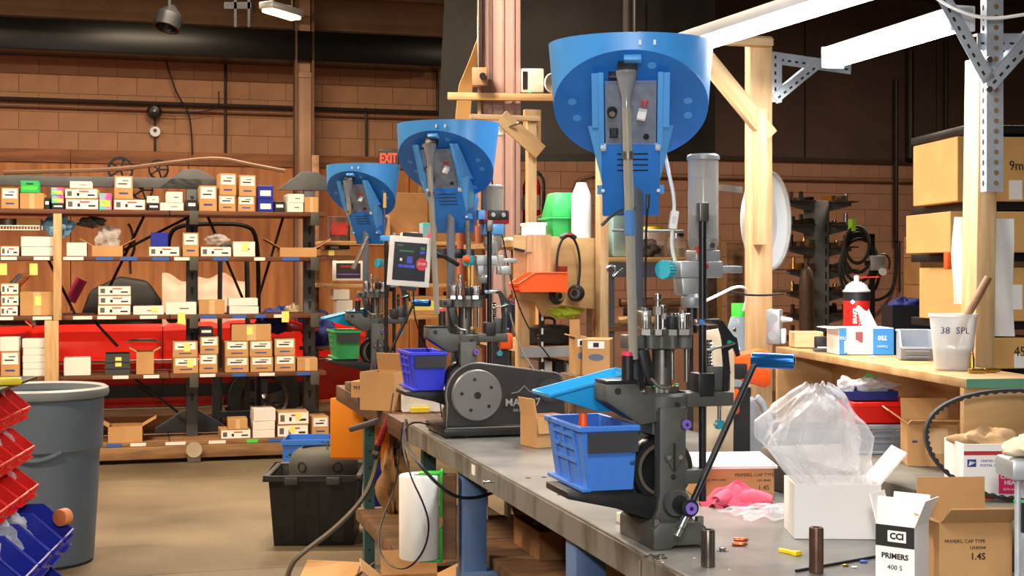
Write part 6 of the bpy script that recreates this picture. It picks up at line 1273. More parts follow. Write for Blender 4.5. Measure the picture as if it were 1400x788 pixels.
g = thing('clear_jug', 'white plastic jug standing beside the green tubs', 'jug', U(.315, .105, zT + .001), A); MB().lathe([(0, 0), (.04, 0), (.042, .01), (.04, .19), (.025, .225), (.02, .24), (0, .24)], 24).build('body', mat('milky', (230, 232, 228), .4), g)
# fire extinguisher and flood light on the pink column
g = thing('fire_extinguisher', 'red fire extinguisher hung on the pink column', 'fire extinguisher', (at(727, 0, 9.05).x, 9.1, at(727, 328, 9.1).z), 0)
MB().lathe([(0, 0), (.055, 0), (.06, .02), (.06, .36), (.045, .41), (.02, .43), (0, .43)], 28).build('cylinder', RED, g); MB().bx(-.02, .05, -.015, .015, .43, .46).build('valve', BLK, g); MB().tube([(.04, 0, .45), (.075, 0, .43), (.085, 0, .35), (.075, 0, .12)], .011, 8, 2).build('hose', BLK, g); MB().lathe([(.0605, .13), (.0605, .16)], 28).build('strap', DSTEEL, g); MB().bx(-.09, .06, .06, .075, .2, .28).build('bracket', DSTEEL, g); MB().lathe([(.0606, .2), (.0606, .3)], 28).build('label', WBX, g)
g = thing('emergency_light', 'white emergency light unit with a round lamp on the pink column', 'light', at(727, 110, 8.98), 0)
MB().bx(-.07, .08, 0, .1, -.08, .08).build('box', WBX, g, bevel=.008); MB().bx(-.06, -.03, -.004, 0, -.06, .06).build('dark_panel', BLK, g); MB().lathe([(0, 0), (.055, 0), (.07, -.03), (.065, -.04), (0, -.03)], 24, c=(.13, .02, -.02), ax=(-.5, 1, 0)).build('lamp_head', WBX, g); MB().ball((-.01, -.002, -.075), .008, 8).build('green_led', mat('led', (60, 255, 90), .4, emit=(60, 255, 90), es=2), g); MB().cyl((.08, .02, -.02), (.13, .03, -.02), .015, n=10).build('arm', WBX, g)
g = thing('white_canopy_lamp', 'small white bracket lamp behind the middle feeder', 'lamp', at(681, 180, 6.3), 0); MB().bx(-.04, .03, -.03, .03, -.02, .02).build('head', PAPER, g, bevel=.008); MB().cyl((.0, .0, .0), (.10, -.1, .03), .006, n=8).build('stem', STEEL, g)
for px, lb in ((636, 'tall red brown gas hose column behind the hopper, thicker'), (661, 'tall red brown pipe behind the powder hopper')):
    b = at(px, 0, 7.6); tag(MB().cyl((b.x, 7.6, 0), (b.x - .02, 7.62, 1.72), .028, n=16).build('red_brown_pipe', mat('pipe_redbrown', (168, 92, 68), .5), None), lb, 'pipe')
g = thing('red_valve', 'dark red wheel valve on blue pipes beside the pink column', 'valve', at(702, 414, 7.2), 0); MB().lathe([(.03, -.01), (.045, -.01), (.045, .01), (.03, .01), (.03, -.01)], 20, ax=(.3, 1, 0)).build('wheel', RED, g); MB().cyl((-.045, 0, 0), (.045, 0, 0), .006, n=8).build('spoke', RED, g); MB().cyl((0, 0, 0), (-.03, .05, -.12), .03, n=14).build('body', mat('valve_blue', (60, 80, 120), .5), g); MB().cyl((-.03, .05, -.12), (-.03, .05, -g.location.z), .02, n=10).build('pipe', DSTEEL, g)
g = thing('orange_holster', 'orange plastic holder on a black bracket behind the middle press', 'holder', at(692, 467, 4.98), R(10)); MB().bx(-.03, .025, -.012, .012, -.03, .03).build('holder', BINO, g, bevel=.01); MB().tube([(.0, .01, .03), (.0, .01, .045), (.012, .01, .045)], .003, 6).build('hook', PURP, g); MB().bx(-.05, .01, .012, .02, BZ - g.location.z, .0).build('bracket', BLK, g)

# ================================================================== second rack behind the far press
R2 = Vector((at(470, 0, 11.6).x, 11.6, 0)); r2 = thing('wooden_rack', 'timber rack of stored cartons behind the farthest press', 'rack', R2, A)
def s2(px): k = (px - 700) / F; return (k * R2.y - R2.x) / (N.x - k * N.y)
def z2(px, py): return EYE - (py - HZ) / F * (R2 + N * s2(px)).y
Z2 = [z2(520, 330), z2(520, 388), z2(520, 432)]
for z in Z2: MB().bx(s2(440), s2(652), 0, .5, z - .035, z).build('shelf_board', PLY, r2, bevel=.003)
for px in (442, 594, 650): MB().bx(s2(px) - .03, s2(px) + .03, .5, .56, 0, 2.5).build('stud', OLDW, r2, bevel=.003)
for px, m in ((540, TAPEW), (530, TAPEB), (548, LIME)): MB().bx(s2(px) - .03, s2(px) + .03, -.002, -.0002, Z2[1] - .032, Z2[1] - .004).build('shelf_tape', m, r2)
def box2(px0, px1, yt, lvl, m, lb, dep=.3, nm='carton', off=.05, face=None, flaps='', z=None):
    w_ = s2(px1) - s2(px0); zb = Z2[lvl] if z is None else z; h_ = z2((px0 + px1) / 2, yt) - zb
    p_ = R2 + N * ((s2(px0) + s2(px1)) / 2) + D * (off + dep / 2); g = carton(nm, lb, 'carton' if nm == 'carton' else 'box', (p_.x, p_.y, zb), A, w_, dep, h_, m, flaps, bool(flaps))
    if face: stick(g, 'label', face, 0, h_ * .5, w_ * .8, h_ * .5, -dep / 2)
    return g
BANK = mat('dark_print_box', (52, 48, 48), .6, scale=18, c2=(120, 70, 60))
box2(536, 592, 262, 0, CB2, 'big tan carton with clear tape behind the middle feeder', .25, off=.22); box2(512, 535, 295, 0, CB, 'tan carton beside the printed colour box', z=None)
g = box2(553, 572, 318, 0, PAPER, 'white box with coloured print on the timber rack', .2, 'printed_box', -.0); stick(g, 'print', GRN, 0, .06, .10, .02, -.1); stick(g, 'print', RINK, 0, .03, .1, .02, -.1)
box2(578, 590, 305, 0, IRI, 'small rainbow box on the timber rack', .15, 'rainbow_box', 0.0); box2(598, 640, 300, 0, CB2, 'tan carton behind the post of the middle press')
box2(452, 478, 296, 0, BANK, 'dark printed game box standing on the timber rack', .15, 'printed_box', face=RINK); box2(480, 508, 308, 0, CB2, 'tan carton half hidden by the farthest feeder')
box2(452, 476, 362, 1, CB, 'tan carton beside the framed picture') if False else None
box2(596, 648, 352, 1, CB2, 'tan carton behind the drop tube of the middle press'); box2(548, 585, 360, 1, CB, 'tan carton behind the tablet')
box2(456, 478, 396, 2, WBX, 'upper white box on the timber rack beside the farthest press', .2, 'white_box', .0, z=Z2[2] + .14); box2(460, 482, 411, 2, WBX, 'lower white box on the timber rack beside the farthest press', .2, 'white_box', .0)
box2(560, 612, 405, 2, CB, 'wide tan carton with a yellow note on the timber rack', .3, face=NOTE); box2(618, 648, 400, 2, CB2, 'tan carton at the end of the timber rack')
g = thing('picture_frame', 'white framed dark poster leaning below the long cartons', 'picture', R2 + N * s2(475) + D * -.02 + Vector((0, 0, z2(475, 384))), A)
MB().bx(-.13, .13, 0, .02, 0, .17).build('frame', PAPER, g, bevel=.003); MB().bx(-.10, .11, -.002, 0, .02, .15).build('poster', mat('poster_dark', (52, 40, 44), .5), g); MB().bx(-.06, .08, -.003, -.002, .115, .13).build('print', RINK, g); MB().bx(-.09, .1, -.003, -.002, .05, .06).build('print', PURP, g); MB().cyl((0, .02, .12), (0, .09, .12), .01, n=8).build('peg', DSTEEL, g)
zq = z2(460, 350)
g = thing('long_carton_shelf', 'wall shelf with brackets holding the long low cartons', 'shelf', R2 + N * s2(440) + D * .0 + Vector((0, 0, zq)), A); MB().bx(-.1, s2(486) - s2(440), .0, .35, -.03, 0).build('board', SHW, g); MB().prism([(.02, -.03), (.3, -.03), (.02, -.2)], .1, .12, 'x').build('bracket', WBX, g); MB().bx(.05, s2(486) - s2(440), .35, .55, -.03, 0).build('rear_board', SHW, g)
b = R2 + N * s2(460) + D * .15; g = carton('carton', 'long low tan carton with a yellow note above the framed poster', 'carton', (b.x, b.y, zq), A, .27, .25, .055, CB2); stick(g, 'sticky_note', NOTE, -.04, .025, .05, .045, -.125)
b = R2 + N * s2(464) + D * .15; g = carton('black_box', 'black box with a white label on the long low carton', 'box', (b.x, b.y, zq + .057), A, .2, .15, .028, BLK); stick(g, 'label', PAPER, -.03, .014, .07, .02, -.075)
# blue fabric bags and red tray behind the rack end
g = thing('blue_bag', 'round blue fabric bag behind the end of the rack', 'bag', rp(452, 452, .72), 0); crumple(g, (0, 0, 0), (.12, .08, .13), mat('blue_fabric', (44, 56, 130), .8), 51, 'cloth'); MB().bx(-.15, .15, -.08, .08, -.16, -.13).build('tray', OLDW, g); MB().bx(-.12, -.06, -.06, .06, -g.location.z, -.16).build('leg', OLDW, g)
g = thing('blue_duffel', 'blue cloth bundle with a cream bag behind the third shelf', 'bag', rp(395, 437, .75), 0); crumple(g, (0, 0, 0), (.17, .1, .09), mat('blue_fabric', (44, 56, 130), .8), 52, 'cloth'); crumple(g, (.12, -.02, .02), (.06, .05, .09), mat('cream_bag', (196, 176, 140), .8), 53, 'cream_bag')
a = rp(375, 440, .02); tag(MB().prism([(0, 0), (.26, -.085), (.25, -.11), (0, -.10)], 0, .05).build('red_fender', CR, None, a + Vector((0, .62, 0)), (0, 0, A), bevel=.01), 'red wedge shaped panel sticking out behind the cartons', 'panel')

# ================================================================== right background: cantilever rack, hoses, cartons, grey shelf
CY_ = 11.5; b = at(1120, 372, CY_); cr_ = thing('cantilever_rack', 'grey cantilever rack loaded with rusty metal offcuts', 'rack', (b.x, CY_, 0), A)
MB().bx(-.07, .07, -.05, .15, 0, at(1120, 275, CY_).z).build('column', mat('canti_grey', (98, 102, 104), .6, var=.15), cr_, bevel=.006)
for k in range(16): MB().bx(.03, .042, -.052, -.05, .3 + k * .1, .36 + k * .1).build('slot', INK, cr_)
MB().bx(-.5, .5, -.1, .2, 0, .12).build('foot', RACKG, cr_)
RUST = mat('rusty_steel', (104, 72, 54), .7, metal=.3, scale=10, c2=(58, 44, 38))
lv = [at(1120, y, CY_).z for y in (275, 307, 337, 368, 398, 428, 460)]
items = []
for i, z in enumerate(lv):
    for s in (-1, 1):
        MB().prism([(s * .07, z - .09), (s * .07, z - .012), (s * .29, z - .012), (s * .29, z - .04)], -.03, .03).build('arm', mat('canti_grey', (98, 102, 104), .6), cr_)
        MB().bx(s * .08, s * .32, -.1, .25, z - .012, z).build('tray', RUST, cr_)
        for k in range(4):
            x = s * (.10 + .05 * k + rnd.uniform(0, .01)); hh_ = rnd.uniform(.03, .10); m = rnd.choice([RUST, DSTEEL, BRASS, BLKM, STEEL, RUST])
            items.append((None, x, z, hh_, m, k, i))
bpy.context.view_layer.update()
for mt, x, z, hh_, m, k, i in items:
    p_ = cr_.matrix_basis @ Vector((x, rnd.uniform(-.02, .03), z + .001))
    mb = MB().cyl((0, 0, 0), (0, 0, hh_), .018, n=10) if k % 2 else MB().bx(-.02, .02, -.08, .08, 0, hh_ * .6)
    tag(mb.build('metal_offcut', m, None, p_, (0, 0, A)), 'metal offcut on a tray of the cantilever rack', 'metal offcut', 'offcuts on the cantilever rack')
b = at(1103, 0, 10.6); tag(MB().lathe([(0, 0), (.06, 0), (.06, 1.38), (.045, 1.47), (.02, 1.5), (.02, 1.56), (0, 1.56)], 20).build('gas_cylinder', mat('cylinder_brown', (84, 62, 48), .5, var=.1), None, (b.x, 10.6, 0)), 'tall brown gas cylinder standing beside the cantilever rack', 'gas cylinder')
hc = at(1172, 345, 11.0); g = thing('hose_coil', 'coil of black hoses hung on a dark stand with a green tie', 'hose', hc, 0)
for k in range(5):
    rr = .13 + .022 * k; MB().tube([(rr * math.cos(2 * math.pi * i / 28) * .75 + .01 * k, .02 * k, rr * math.sin(2 * math.pi * i / 28) * 1.15 - .05 * k + .06) for i in range(28)], .014, 6, 0, True).build('coil', RUB, g)
MB().bx(-.05, -.02, -.03, .1, .17, .27).build('green_tie', mat('tie_green', (150, 210, 50), .6), g); MB().bx(.11, .15, .02, .06, -hc.z, .14).build('stand', BLKM, g); MB().bx(-.05, .15, .02, .06, .12, .15).build('stand_arm', BLKM, g)
g = thing('grey_regulator', 'small grey control box with a white knob on the hose stand', 'control box', at(1200, 360, 10.9), 0); MB().bx(-.06, .05, -.03, .04, -.06, .06).build('box', ALU, g, bevel=.006); MB().cyl((.03, -.05, -.07), (.03, -.03, -.07), .03, n=16).build('knob', PAPER, g); MB().tube([(.0, 0, .06), (.06, 0, .08), (.1, 0, .03), (.09, 0, -.05)], .008, 6, 2).build('cable', BLK, g); MB().bx(-.1, -.04, .0, .03, -.02, .02).build('bracket', BLKM, g)
cable('hanging_cable', 'black cable hanging in a curve down the pinkish wall', [W_(1224, 285, -.12), W_(1226, 330, -.12), W_(1226, 370, -.12), W_(1220, 400, -.12), W_(1200, 412, -.3), W_(1185, 408, -.4)], .02, RUB)
fx = 9.5
def fstack(px0, px1, rows, Yd, dep, hints, m=CB2, rz=0):
    z = 0
    for (yt), h in zip(rows, hints):
        zt2 = at(px0, yt, Yd).z; c = at((px0 + px1) / 2, 0, Yd); w_ = (px1 - px0) / F * Yd; ins = 0
        carton('carton', h, 'carton', (c.x, Yd + dep / 2, z), rz, w_, dep, zt2 - z - .003, m); z = zt2
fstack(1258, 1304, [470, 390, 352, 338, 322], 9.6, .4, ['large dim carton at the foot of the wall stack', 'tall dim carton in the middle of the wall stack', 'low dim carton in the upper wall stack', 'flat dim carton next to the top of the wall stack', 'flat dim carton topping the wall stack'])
g = carton('black_crate', 'black plastic crate with blue things behind the plastic cup', 'crate', (at(1247, 0, 6.6).x, 6.7, 0), 0, .19, .2, at(1247, 418, 6.6).z, mat('crate_black', (22, 24, 30), .5), '', True); crumple(g, (0, 0, at(1247, 418, 6.6).z), (.07, .06, .03), mat('blue_fabric', (44, 56, 130), .8), 61, 'cloth')
# shelf with big cartons at the far right
SY = 4.9; sr_ = thing('carton_shelf', 'black steel shelf unit stacked with large tan cartons', 'shelf', (at(1302, 0, SY).x, SY, 0), R(6))
zl = [at(1302, y, SY).z for y in (505, 440, 346, 276)]
for z in zl + [.15, at(1302, 178, SY).z + .02]: MB().bx(.05, .75, 0, .5, z - .03, z).build('shelf_plate', BLKM, sr_, bevel=.003)
for x, y in ((.30, .46), (.73, .46), (.735, .02)):
    MB().bx(x - .015, x + .015, y - .02, y + .02, 0, 2.05).build('post', BLKM, sr_)
bpy.context.view_layer.update()
SRP = lambda x, y, z: sr_.matrix_basis @ Vector((x, y, z))
TAN = mat('tan_carton_bright', (206, 160, 96), .8, var=.06)
def big(x, w_, z, h_, label, txt=None, y=-.02, dep=.4):
    g = carton('large_carton', label, 'carton', SRP(x, y + dep / 2, z), R(6), w_, dep, h_, TAN)
    if txt: text(txt, .05, INK, g, (.075, -dep / 2 - .001, h_ * .55), FRONT, sx=.9)
    return g
h3 = at(1302, 183, SY).z - zl[3] - .012
g = big(.175, .33, zl[3], h3, 'tan carton marked 9mm with a white label on the upper shelf', '9mm'); stick(g, 'label', PAPER, .055, h3 * .18, .05, .07, -.2); text('50', .05, INK, g, (.115, -.2015, h3 * .18), FRONT)
big(.52, .33, zl[3], h3, 'unmarked tan carton beside the 9mm one on the upper shelf')
h2 = at(1302, 286, SY).z - zl[2] - .012
g = big(.13, .33, zl[2], h2, 'tan carton faintly marked 9m on the middle shelf', None, -.06); text('9m', .045, GINK, g, (-.12, -.2015, h2 * .75), FRONT); big(.50, .33, zl[2], h2, 'unmarked tan carton on the middle shelf', None, -.06)
h1_ = at(1302, 362, SY).z - zl[1] - .012; g = big(.2, .33, zl[1], h1_, 'tan carton with a white label on the lower shelf'); stick(g, 'label', PAPER, .03, h1_ * .45, .05, .09, -.2)
h0 = at(1302, 448, SY).z - zl[0] - .04; g = big(.2, .33, zl[0], h0, 'tan carton marked 45-70 on the lowest visible shelf', '45-70'); stick(g, 'label', PAPER, .05, h0 * .25, .05, .05, -.2)
tag(MB().bx(-.018, .018, -.02, .02, -.03, .03).build('orange_clip', BINO, None, at(1299, 357, 4.85), bevel=.004), 'orange plastic clip beside the middle shelf carton', 'clip')
# paper sheets on the thick post
def sheet(px0, px1, y0, y1, Yd, label, seed):
    a = at(px0, y0, Yd); b = at(px1, y1, Yd)
    tag(MB().grid(lambda u, v: (a.x + (b.x - a.x) * u + .003 * math.sin(6 * v + seed), Yd + .006 * math.sin(5 * u + 4 * v), b.z + (a.z - b.z) * v), 8, 12).build('paper_sheet', PAPER, None, solid=.0006), label, 'paper')
sheet(1303, 1330, 297, 416, 3.338, 'white paper sheet hanging behind the thick post, toward the cup', 1); sheet(1352, 1386, 299, 460, 3.348, 'white paper sheet hanging behind the thick post, toward the cartons', 3)
# grey shelf bench behind the near press
GY = 8.2; g = thing('grey_shelf_bench', 'grey steel shelf bench with jars behind the nearest press', 'shelf', (at(832, 0, GY).x, GY, 0), R(5))
zg = at(832, 352, GY).z
MB().bx(0, .62, 0, .5, zg - .03, zg).build('top_board', PLY, g, bevel=.004); MB().bx(0, .62, -.01, 0, zg - .12, zg - .03).build('front_beam', POSTG, g); MB().bx(0, .62, 0, .5, zg - .45, zg - .42).build('lower_board', OLDW, g); MB().bx(0, .62, 0, .5, .3, .33).build('bottom_board', OLDW, g)
for x in (.02, .6): MB().bx(x - .02, x + .02, .02, .06, 0, zg - .03).bx(x - .02, x + .02, .44, .48, 0, zg - .03).build('leg', POSTG, g)
bpy.context.view_layer.update()
G = lambda x, y, z, q_=g: q_.matrix_basis @ Vector((x, y, z))
def jar(x, lid, lb, h_=.16, r=.055):
    j = thing('glass_jar', lb, 'jar', G(x, .12, zg), 0); MB().lathe([(0, 0), (r, 0), (r, h_ - .03), (r * .85, h_ - .015)], 24).build('glass', CLR, j); MB().lathe([(0, h_), (r * .9, h_), (r * .9, h_ - .03), (0, h_ - .03)], 24).build('lid', lid, j); MB().lathe([(0, .005), (r * .93, .005), (r * .93, h_ * .4), (0, h_ * .45)], 20).build('contents', mat('jar_contents', (150, 140, 110), .8, var=.3, scale=60), j)
jar(.30, YEL, 'big glass jar with a yellow lid on the grey shelf bench', .19, .07); jar(.44, STEEL, 'glass jar with a steel lid and red dot on the grey shelf bench', .15, .055)
j = thing('dark_boots', 'dark work gloves heaped before the jars', 'gloves', G(.24, .06, zg), 0); crumple(j, (0, 0, .05), (.08, .04, .05), mat('dark_cloth', (60, 50, 46), .9), 71, 'cloth')
tag(MB().bx(-.06, .06, -.06, .06, 0, .32).build('light_blue_sack', mat('sack_blue', (150, 190, 196), .7, var=.1), None, G(.10, .2, zg), (0, 0, .2), bevel=.02), 'pale blue sack standing on the grey shelf bench', 'sack')
for k in range(9):
    a = G(.05 + rnd.uniform(0, .15), .1, zg - .42 + .03 + .032 * (k // 3) * 1.7); c = a + Vector((rnd.uniform(.25, .4), rnd.uniform(-.04, .04), rnd.uniform(0, .01)))
    tag(MB().cyl(a + Vector((0, .07 * (k % 3), 0)), c + Vector((0, .07 * (k % 3), 0)), .025, n=9).build('wood_offcut', rnd.choice([OLDW, RUST, PINEX])), 'wooden offcut piled on the lower board of the grey shelf bench', 'offcut', 'offcuts on the grey shelf bench')
for k, (px, y0, y1, lb) in enumerate(((987, 321, 480, 'thin brass rod leaning on the far wall'), (1011, 330, 480, 'dark slim board leaning on the far wall beside the dish'), (996, 345, 480, 'dark brown board leaning on the far wall'))):
    b0 = at(px, y1, 9.5); tag(MB().bx(-.01 if k == 0 else -.06, .01 if k == 0 else .06, 0, .02, 0, at(px, y0, 9.5).z).build(['brass_rod', 'leaning_board', 'leaning_board'][k], [BRASS, OLDW, RUST][k], None, (b0.x + .1 * (k == 2) * -1, 9.5 + .1 * k, 0), (R(-3), 0, 0)), lb, ['rod', 'board', 'board'][k])
g = thing('camouflage_case', 'dark arched case behind the green tubs', 'case', (at(752, 0, 8.3).x, 8.3, 0), 0)
za = at(770, 325, 8.3).z; MB().prism([(-.22, za - .05), (-.2, za + .02), (-.1, za + .12), (.05, za + .19), (.2, za + .22), (.25, za - .05)], 0, .2).build('case', mat('case_camo', (62, 50, 42), .8, scale=14, c2=(104, 86, 66)), g, bevel=.01); MB().bx(-.25, .28, -.02, .3, za - .08, za - .05).build('shelf', OLDW, g)
for x in (-.22, .25): MB().bx(x - .02, x + .02, .1, .14, 0, za - .08).build('leg', OLDW, g)

# ================================================================== waste can, bin rack and tote on the left
cx, cyy = -2.38, 6.82
g = thing('waste_can', 'large grey round plastic waste can beside the rack of bins', 'waste can', (cx, cyy, 0), 0)
GC = mat('can_grey', (96, 110, 124), .5, var=.06, scale=3, bump=.02)
MB().lathe([(0, 0), (.245, 0), (.262, .015), (.285, .40), (.29, .56), (.305, .58), (.312, .845), (.302, .845), (.295, .6), (.25, .02), (0, .02)], 56).build('body', GC, g)
MB().lathe([(.303, .835), (.33, .835), (.337, .85), (.333, .875), (.318, .885), (.303, .875), (.303, .835)], 56).build('rim', mat('can_rim', (128, 134, 138), .5), g)
for a in (): 
    c, s = math.cos(R(a)), math.sin(R(a)); MB().tube([(c * .30 - s * .09, s * .30 + c * .09, .56), (c * .335 - s * .07, s * .335 + c * .07, .585), (c * .335 + s * .07, s * .335 - c * .07, .585), (c * .30 + s * .09, s * .30 - c * .09, .56)], .014, 8, 2).build('handle', GC, g)
def hg(a): return (math.cos(R(a)) * .30, math.sin(R(a)) * .30)
MB().tube([(hg(-100 + k * 4)[0] * 1.0, hg(-100 + k * 4)[1] * 1.0, .58 - .035 * math.sin(k / 12 * math.pi)) for k in range(13)], .014, 8).build('grip_ledge', GC, g)
# bin rack
bd = Vector((-.135, .9908, 0)); bn = Vector((.9908, .135, 0)); brz = math.atan2(bn.y, bn.x)
B0 = Vector((-1.21, 3.5, 0))
br = thing('bin_rack', 'black stand holding tiers of red and blue hopper bins', 'rack', B0 - bd * 1.0 - bn * .30, brz)
rows = [(1.075, BINR, .105, .15, .078, 'red', 'first tier'), (.972, BINR, .105, .16, .078, 'red', 'second tier'), (.872, BINR, .105, .17, .078, 'red', 'third tier'), (.735, BIND, .14, .22, .115, 'deep blue', 'fourth tier'), (.60, BIND, .14, .22, .115, 'deep blue', 'fifth tier')]
for z, *_r in rows: MB().bx(0, .12, 0, 1.05, z - .012, z - .002).build('shelf_rail', BLKM, br)
MB().bx(-.06, -.03, 0, 1.05, 0, 1.2).build('back_panel', BLKM, br); MB().bx(-.06, .28, -.02, 1.02, 1.182, 1.19).build('top_tray', BLKM, br, bevel=.003)
for y in (.03, 1.02): MB().bx(-.06, .20, y - .02, y + .02, 0, .04).bx(-.03, .0, y - .015, y + .015, .04, 1.18).build('foot', BLKM, br)
k0 = 0
for ri, (z, m, pw, dl, hh_, cn, tn) in enumerate(rows):
    nb = 5 if pw < .12 else 4
    for k in range(nb):
        p_ = B0 - bd * (k * (pw + .008) + .03) + bn * (dl / 2 - .19 + (.0, .0, .0, .035, .02)[ri]) ; ends = ['farthest one by the waste can', 'second from the waste can', 'third from the waste can', 'fourth from the waste can', 'fifth from the waste can'][k]
        small_bin('%s_bin' % ('red' if 'red' in cn else 'blue'), '%s hopper bin, %s, %s' % (cn, tn, ends), Vector((p_.x, p_.y, z)), brz, pw, dl, hh_, m)
        if (k + ri) % 4 != 3:
            q_ = thing('parts_bag', 'clear bag of parts in the %s bin, %s' % (tn, ends), 'plastic bag', Vector((p_.x, p_.y, z + .004)), brz)
            crumple(q_, (-.015, 0, hh_ * .68), (dl * .27, pw * .30, hh_ * .40), BAGS, 100 + k0, 'film', 18); k0 += 1
# on the black tray
zt3 = 1.19
def trp(px, py): return onz(px, py, zt3)
g = thing('yellow_cutter', 'yellow plastic tool on the black tray over the red bins', 'tool', trp(8, 527), R(20)); MB().prism([(-.05, -.012), (.02, -.014), (.036, -.004), (.036, .006), (.02, .014), (-.05, .012)], 0, .018, 'z').build('grip', YEL, g, bevel=.005); MB().bx(-.09, -.05, -.006, .006, .004, .010).build('blade', STEEL, g)
# (tray carton stands on the rack shelf behind) small items in the blue rows
p_ = B0 + bn * .06 - bd * .02; tag(MB().cyl((0, 0, 0), (.0, -.03, .0), .022, n=24).build('orange_puck', mat('puck_orange', (214, 122, 60), .6), None, Vector((p_.x, p_.y, .735 + .095)), (0, 0, R(-20)), bevel=.003), 'orange brown round puck on the blue bins', 'puck')
# tote with bowl
tt = onz(378, 749, 0); tx, ty = at(432, 0, 7.35).x, 7.42
g = thing('black_tote', 'black plastic storage tote on the floor with a rubber bowl inside', 'tote', (tx, ty, 0), R(2))
def shellbox(w0, d0, w1, d1, h_, t):
    q_ = lambda w_, d_, z: [(-w_ / 2, -d_ / 2, z), (w_ / 2, -d_ / 2, z), (w_ / 2, d_ / 2, z), (-w_ / 2, d_ / 2, z)]
    f4 = lambda a, b: [(a + i, a + (i + 1) % 4, b + (i + 1) % 4, b + i) for i in range(4)]
    return MB().add(q_(w0, d0, 0) + q_(w1, d1, h_) + q_(w1 - 2 * t, d1 - 2 * t, h_) + q_(w0 - 2 * t, d0 - 2 * t, t), f4(0, 4) + f4(4, 8) + f4(8, 12) + [(0, 3, 2, 1), (12, 13, 14, 15)])
shellbox(.42, .42, .47, .5, .375, .006).build('body', BLK, g, bevel=.004)
r_ = MB(); 
for x0, x1, y0, y1 in ((-.262, .262, -.275, -.243), (-.262, .262, .243, .275), (-.262, -.228, -.275, .275), (.228, .262, -.275, .275)): r_.bx(x0, x1, y0, y1, .352, .38)
r_.build('rim', mat('tote_rim', (44, 45, 47), .45), g, bevel=.006)
for x in (-.11, .11): MB().bx(x - .035, x + .035, -.285, -.272, .335, .375).build('latch', mat('tote_latch', (66, 67, 70), .4), g, bevel=.004)
for x in (-.13, .0, .13): MB().add([(x - .03, -.215, .02), (x + .03, -.215, .02), (x + .034, -.25, .34), (x - .034, -.25, .34), (x - .03, -.2, .02), (x + .03, -.2, .02), (x + .034, -.235, .34), (x - .034, -.235, .34)], BXF).build('panel', BLK, g)
g = thing('tumbler_bowl', 'black rubber tumbler bowl with a centre bolt in the tote', 'bowl', (tx + .03, ty + .02, .01), 0)
MB().lathe([(0, 0), (.13, 0), (.165, .08), (.185, .30), (.19, .40), (.17, .455), (.14, .48), (.12, .485), (.12, .475), (0, .46)], 40).build('bowl', mat('bowl_rubber', (62, 60, 56), .7, var=.1), g); MB().cyl((.02, 0, .46), (.02, 0, .52), .007, n=10).build('bolt', STEEL, g)
for a in (-120, -60): MB().lathe([(.022, 0), (.028, 0), (.028, .004), (.022, .004)], 16, c=(.188 * math.cos(R(a)), .188 * math.sin(R(a)), .40), ax=(math.cos(R(a)), math.sin(R(a)), 0)).build('moulded_ring', RUB, g)
g = carton('blue_tote', 'blue plastic tote on the floor behind the black tote', 'tote', (at(425, 0, 8.3).x, 8.45, 0), R(3), .36, .3, at(425, 602, 8.3).z, BINB, '', True, th=.006); MB().bx(-.19, .19, -.16, -.15, g.children[0].dimensions.z - .03, g.children[0].dimensions.z).build('rim', BINB, g)
g = carton('blue_tote', 'deep blue plastic tote under the orange board beside the black tote', 'tote', (at(522, 0, 7.8).x, 7.95, 0), R(3), .22, .3, .42, BIND, '', True, th=.006); crumple(g, (0, 0, .45), (.10, .12, .06), mat('black_bag', (26, 26, 28), .25), 77, 'black_bag')
# orange board hanging on the bench end, grey bar, red gun with hose
g = thing('orange_board', 'bright orange plastic board hanging at the end of the wooden bench', 'board', at(495, 545, 6.86), R(-4))
wq = 88 / F * 6.86; hq = 82 / F * 6.86
MB().bx(-wq / 2, wq / 2, 0, .012, -hq, 0).build('board', mat('board_orange', (240, 140, 16), .5, var=.05), g, bevel=.003); MB().bx(-wq / 2 + .01, wq / 2, -.001, .013, -hq - .006, -hq + .004).build('lower_edge', mat('edge_brown', (160, 84, 20), .6), g)
for x in (-.04, .10): MB().cyl((x, -.09, -.01), (x, .0, -.01), .005, n=8).build('hook', DSTEEL, g)
a, b = at(480, 587, 5.75), at(532, 571, 5.55); tag(MB().cyl(a, b, .013, n=14).build('grey_bar', mat('bar_grey', (66, 68, 74), .5)), 'dark grey bar sticking out past the orange board', 'bar')
g = thing('air_gun', 'red coil handled air gun hanging at the bench edge', 'air gun', at(527, 572, 5.4), 0)
a, b = Vector((.02, 0, .02)), Vector((-.03, 0, -.11))
MB().cyl(a, b, .011, .012, 14).build('red_grip', mat('gun_red', (140, 30, 34), .45), g)
for k in range(9): c = a.lerp(b, .4 + k * .07); MB().lathe([(.012, -.003), (.0155, 0), (.012, .003)], 14, c=c, ax=(b - a)).build('coil_ring', mat('gun_red', (140, 30, 34), .45), g)
MB().cyl(a, a + Vector((.012, 0, .08)), .004, n=8).build('nozzle', STEEL, g); MB().cyl(b, b + Vector((-.012, 0, -.05)), .014, n=12).build('coupling', BLKM, g); MB().cyl(b + Vector((-.004, 0, -.02)), b + Vector((-.009, 0, -.035)), .0155, n=12).build('steel_ring', STEEL, g)
cable('air_hose', 'grey brown air hose falling from the air gun to the floor', [at(518, 606, 5.4), at(515, 640, 5.4), at(500, 680, 5.35), at(460, 722, 5.25), at(415, 755, 5.2), at(395, 775, 5.2), at(385, 830, 5.2), at(380, 870, 5.3)], .011, mat('hose_grey', (92, 84, 70), .6), 'hose')
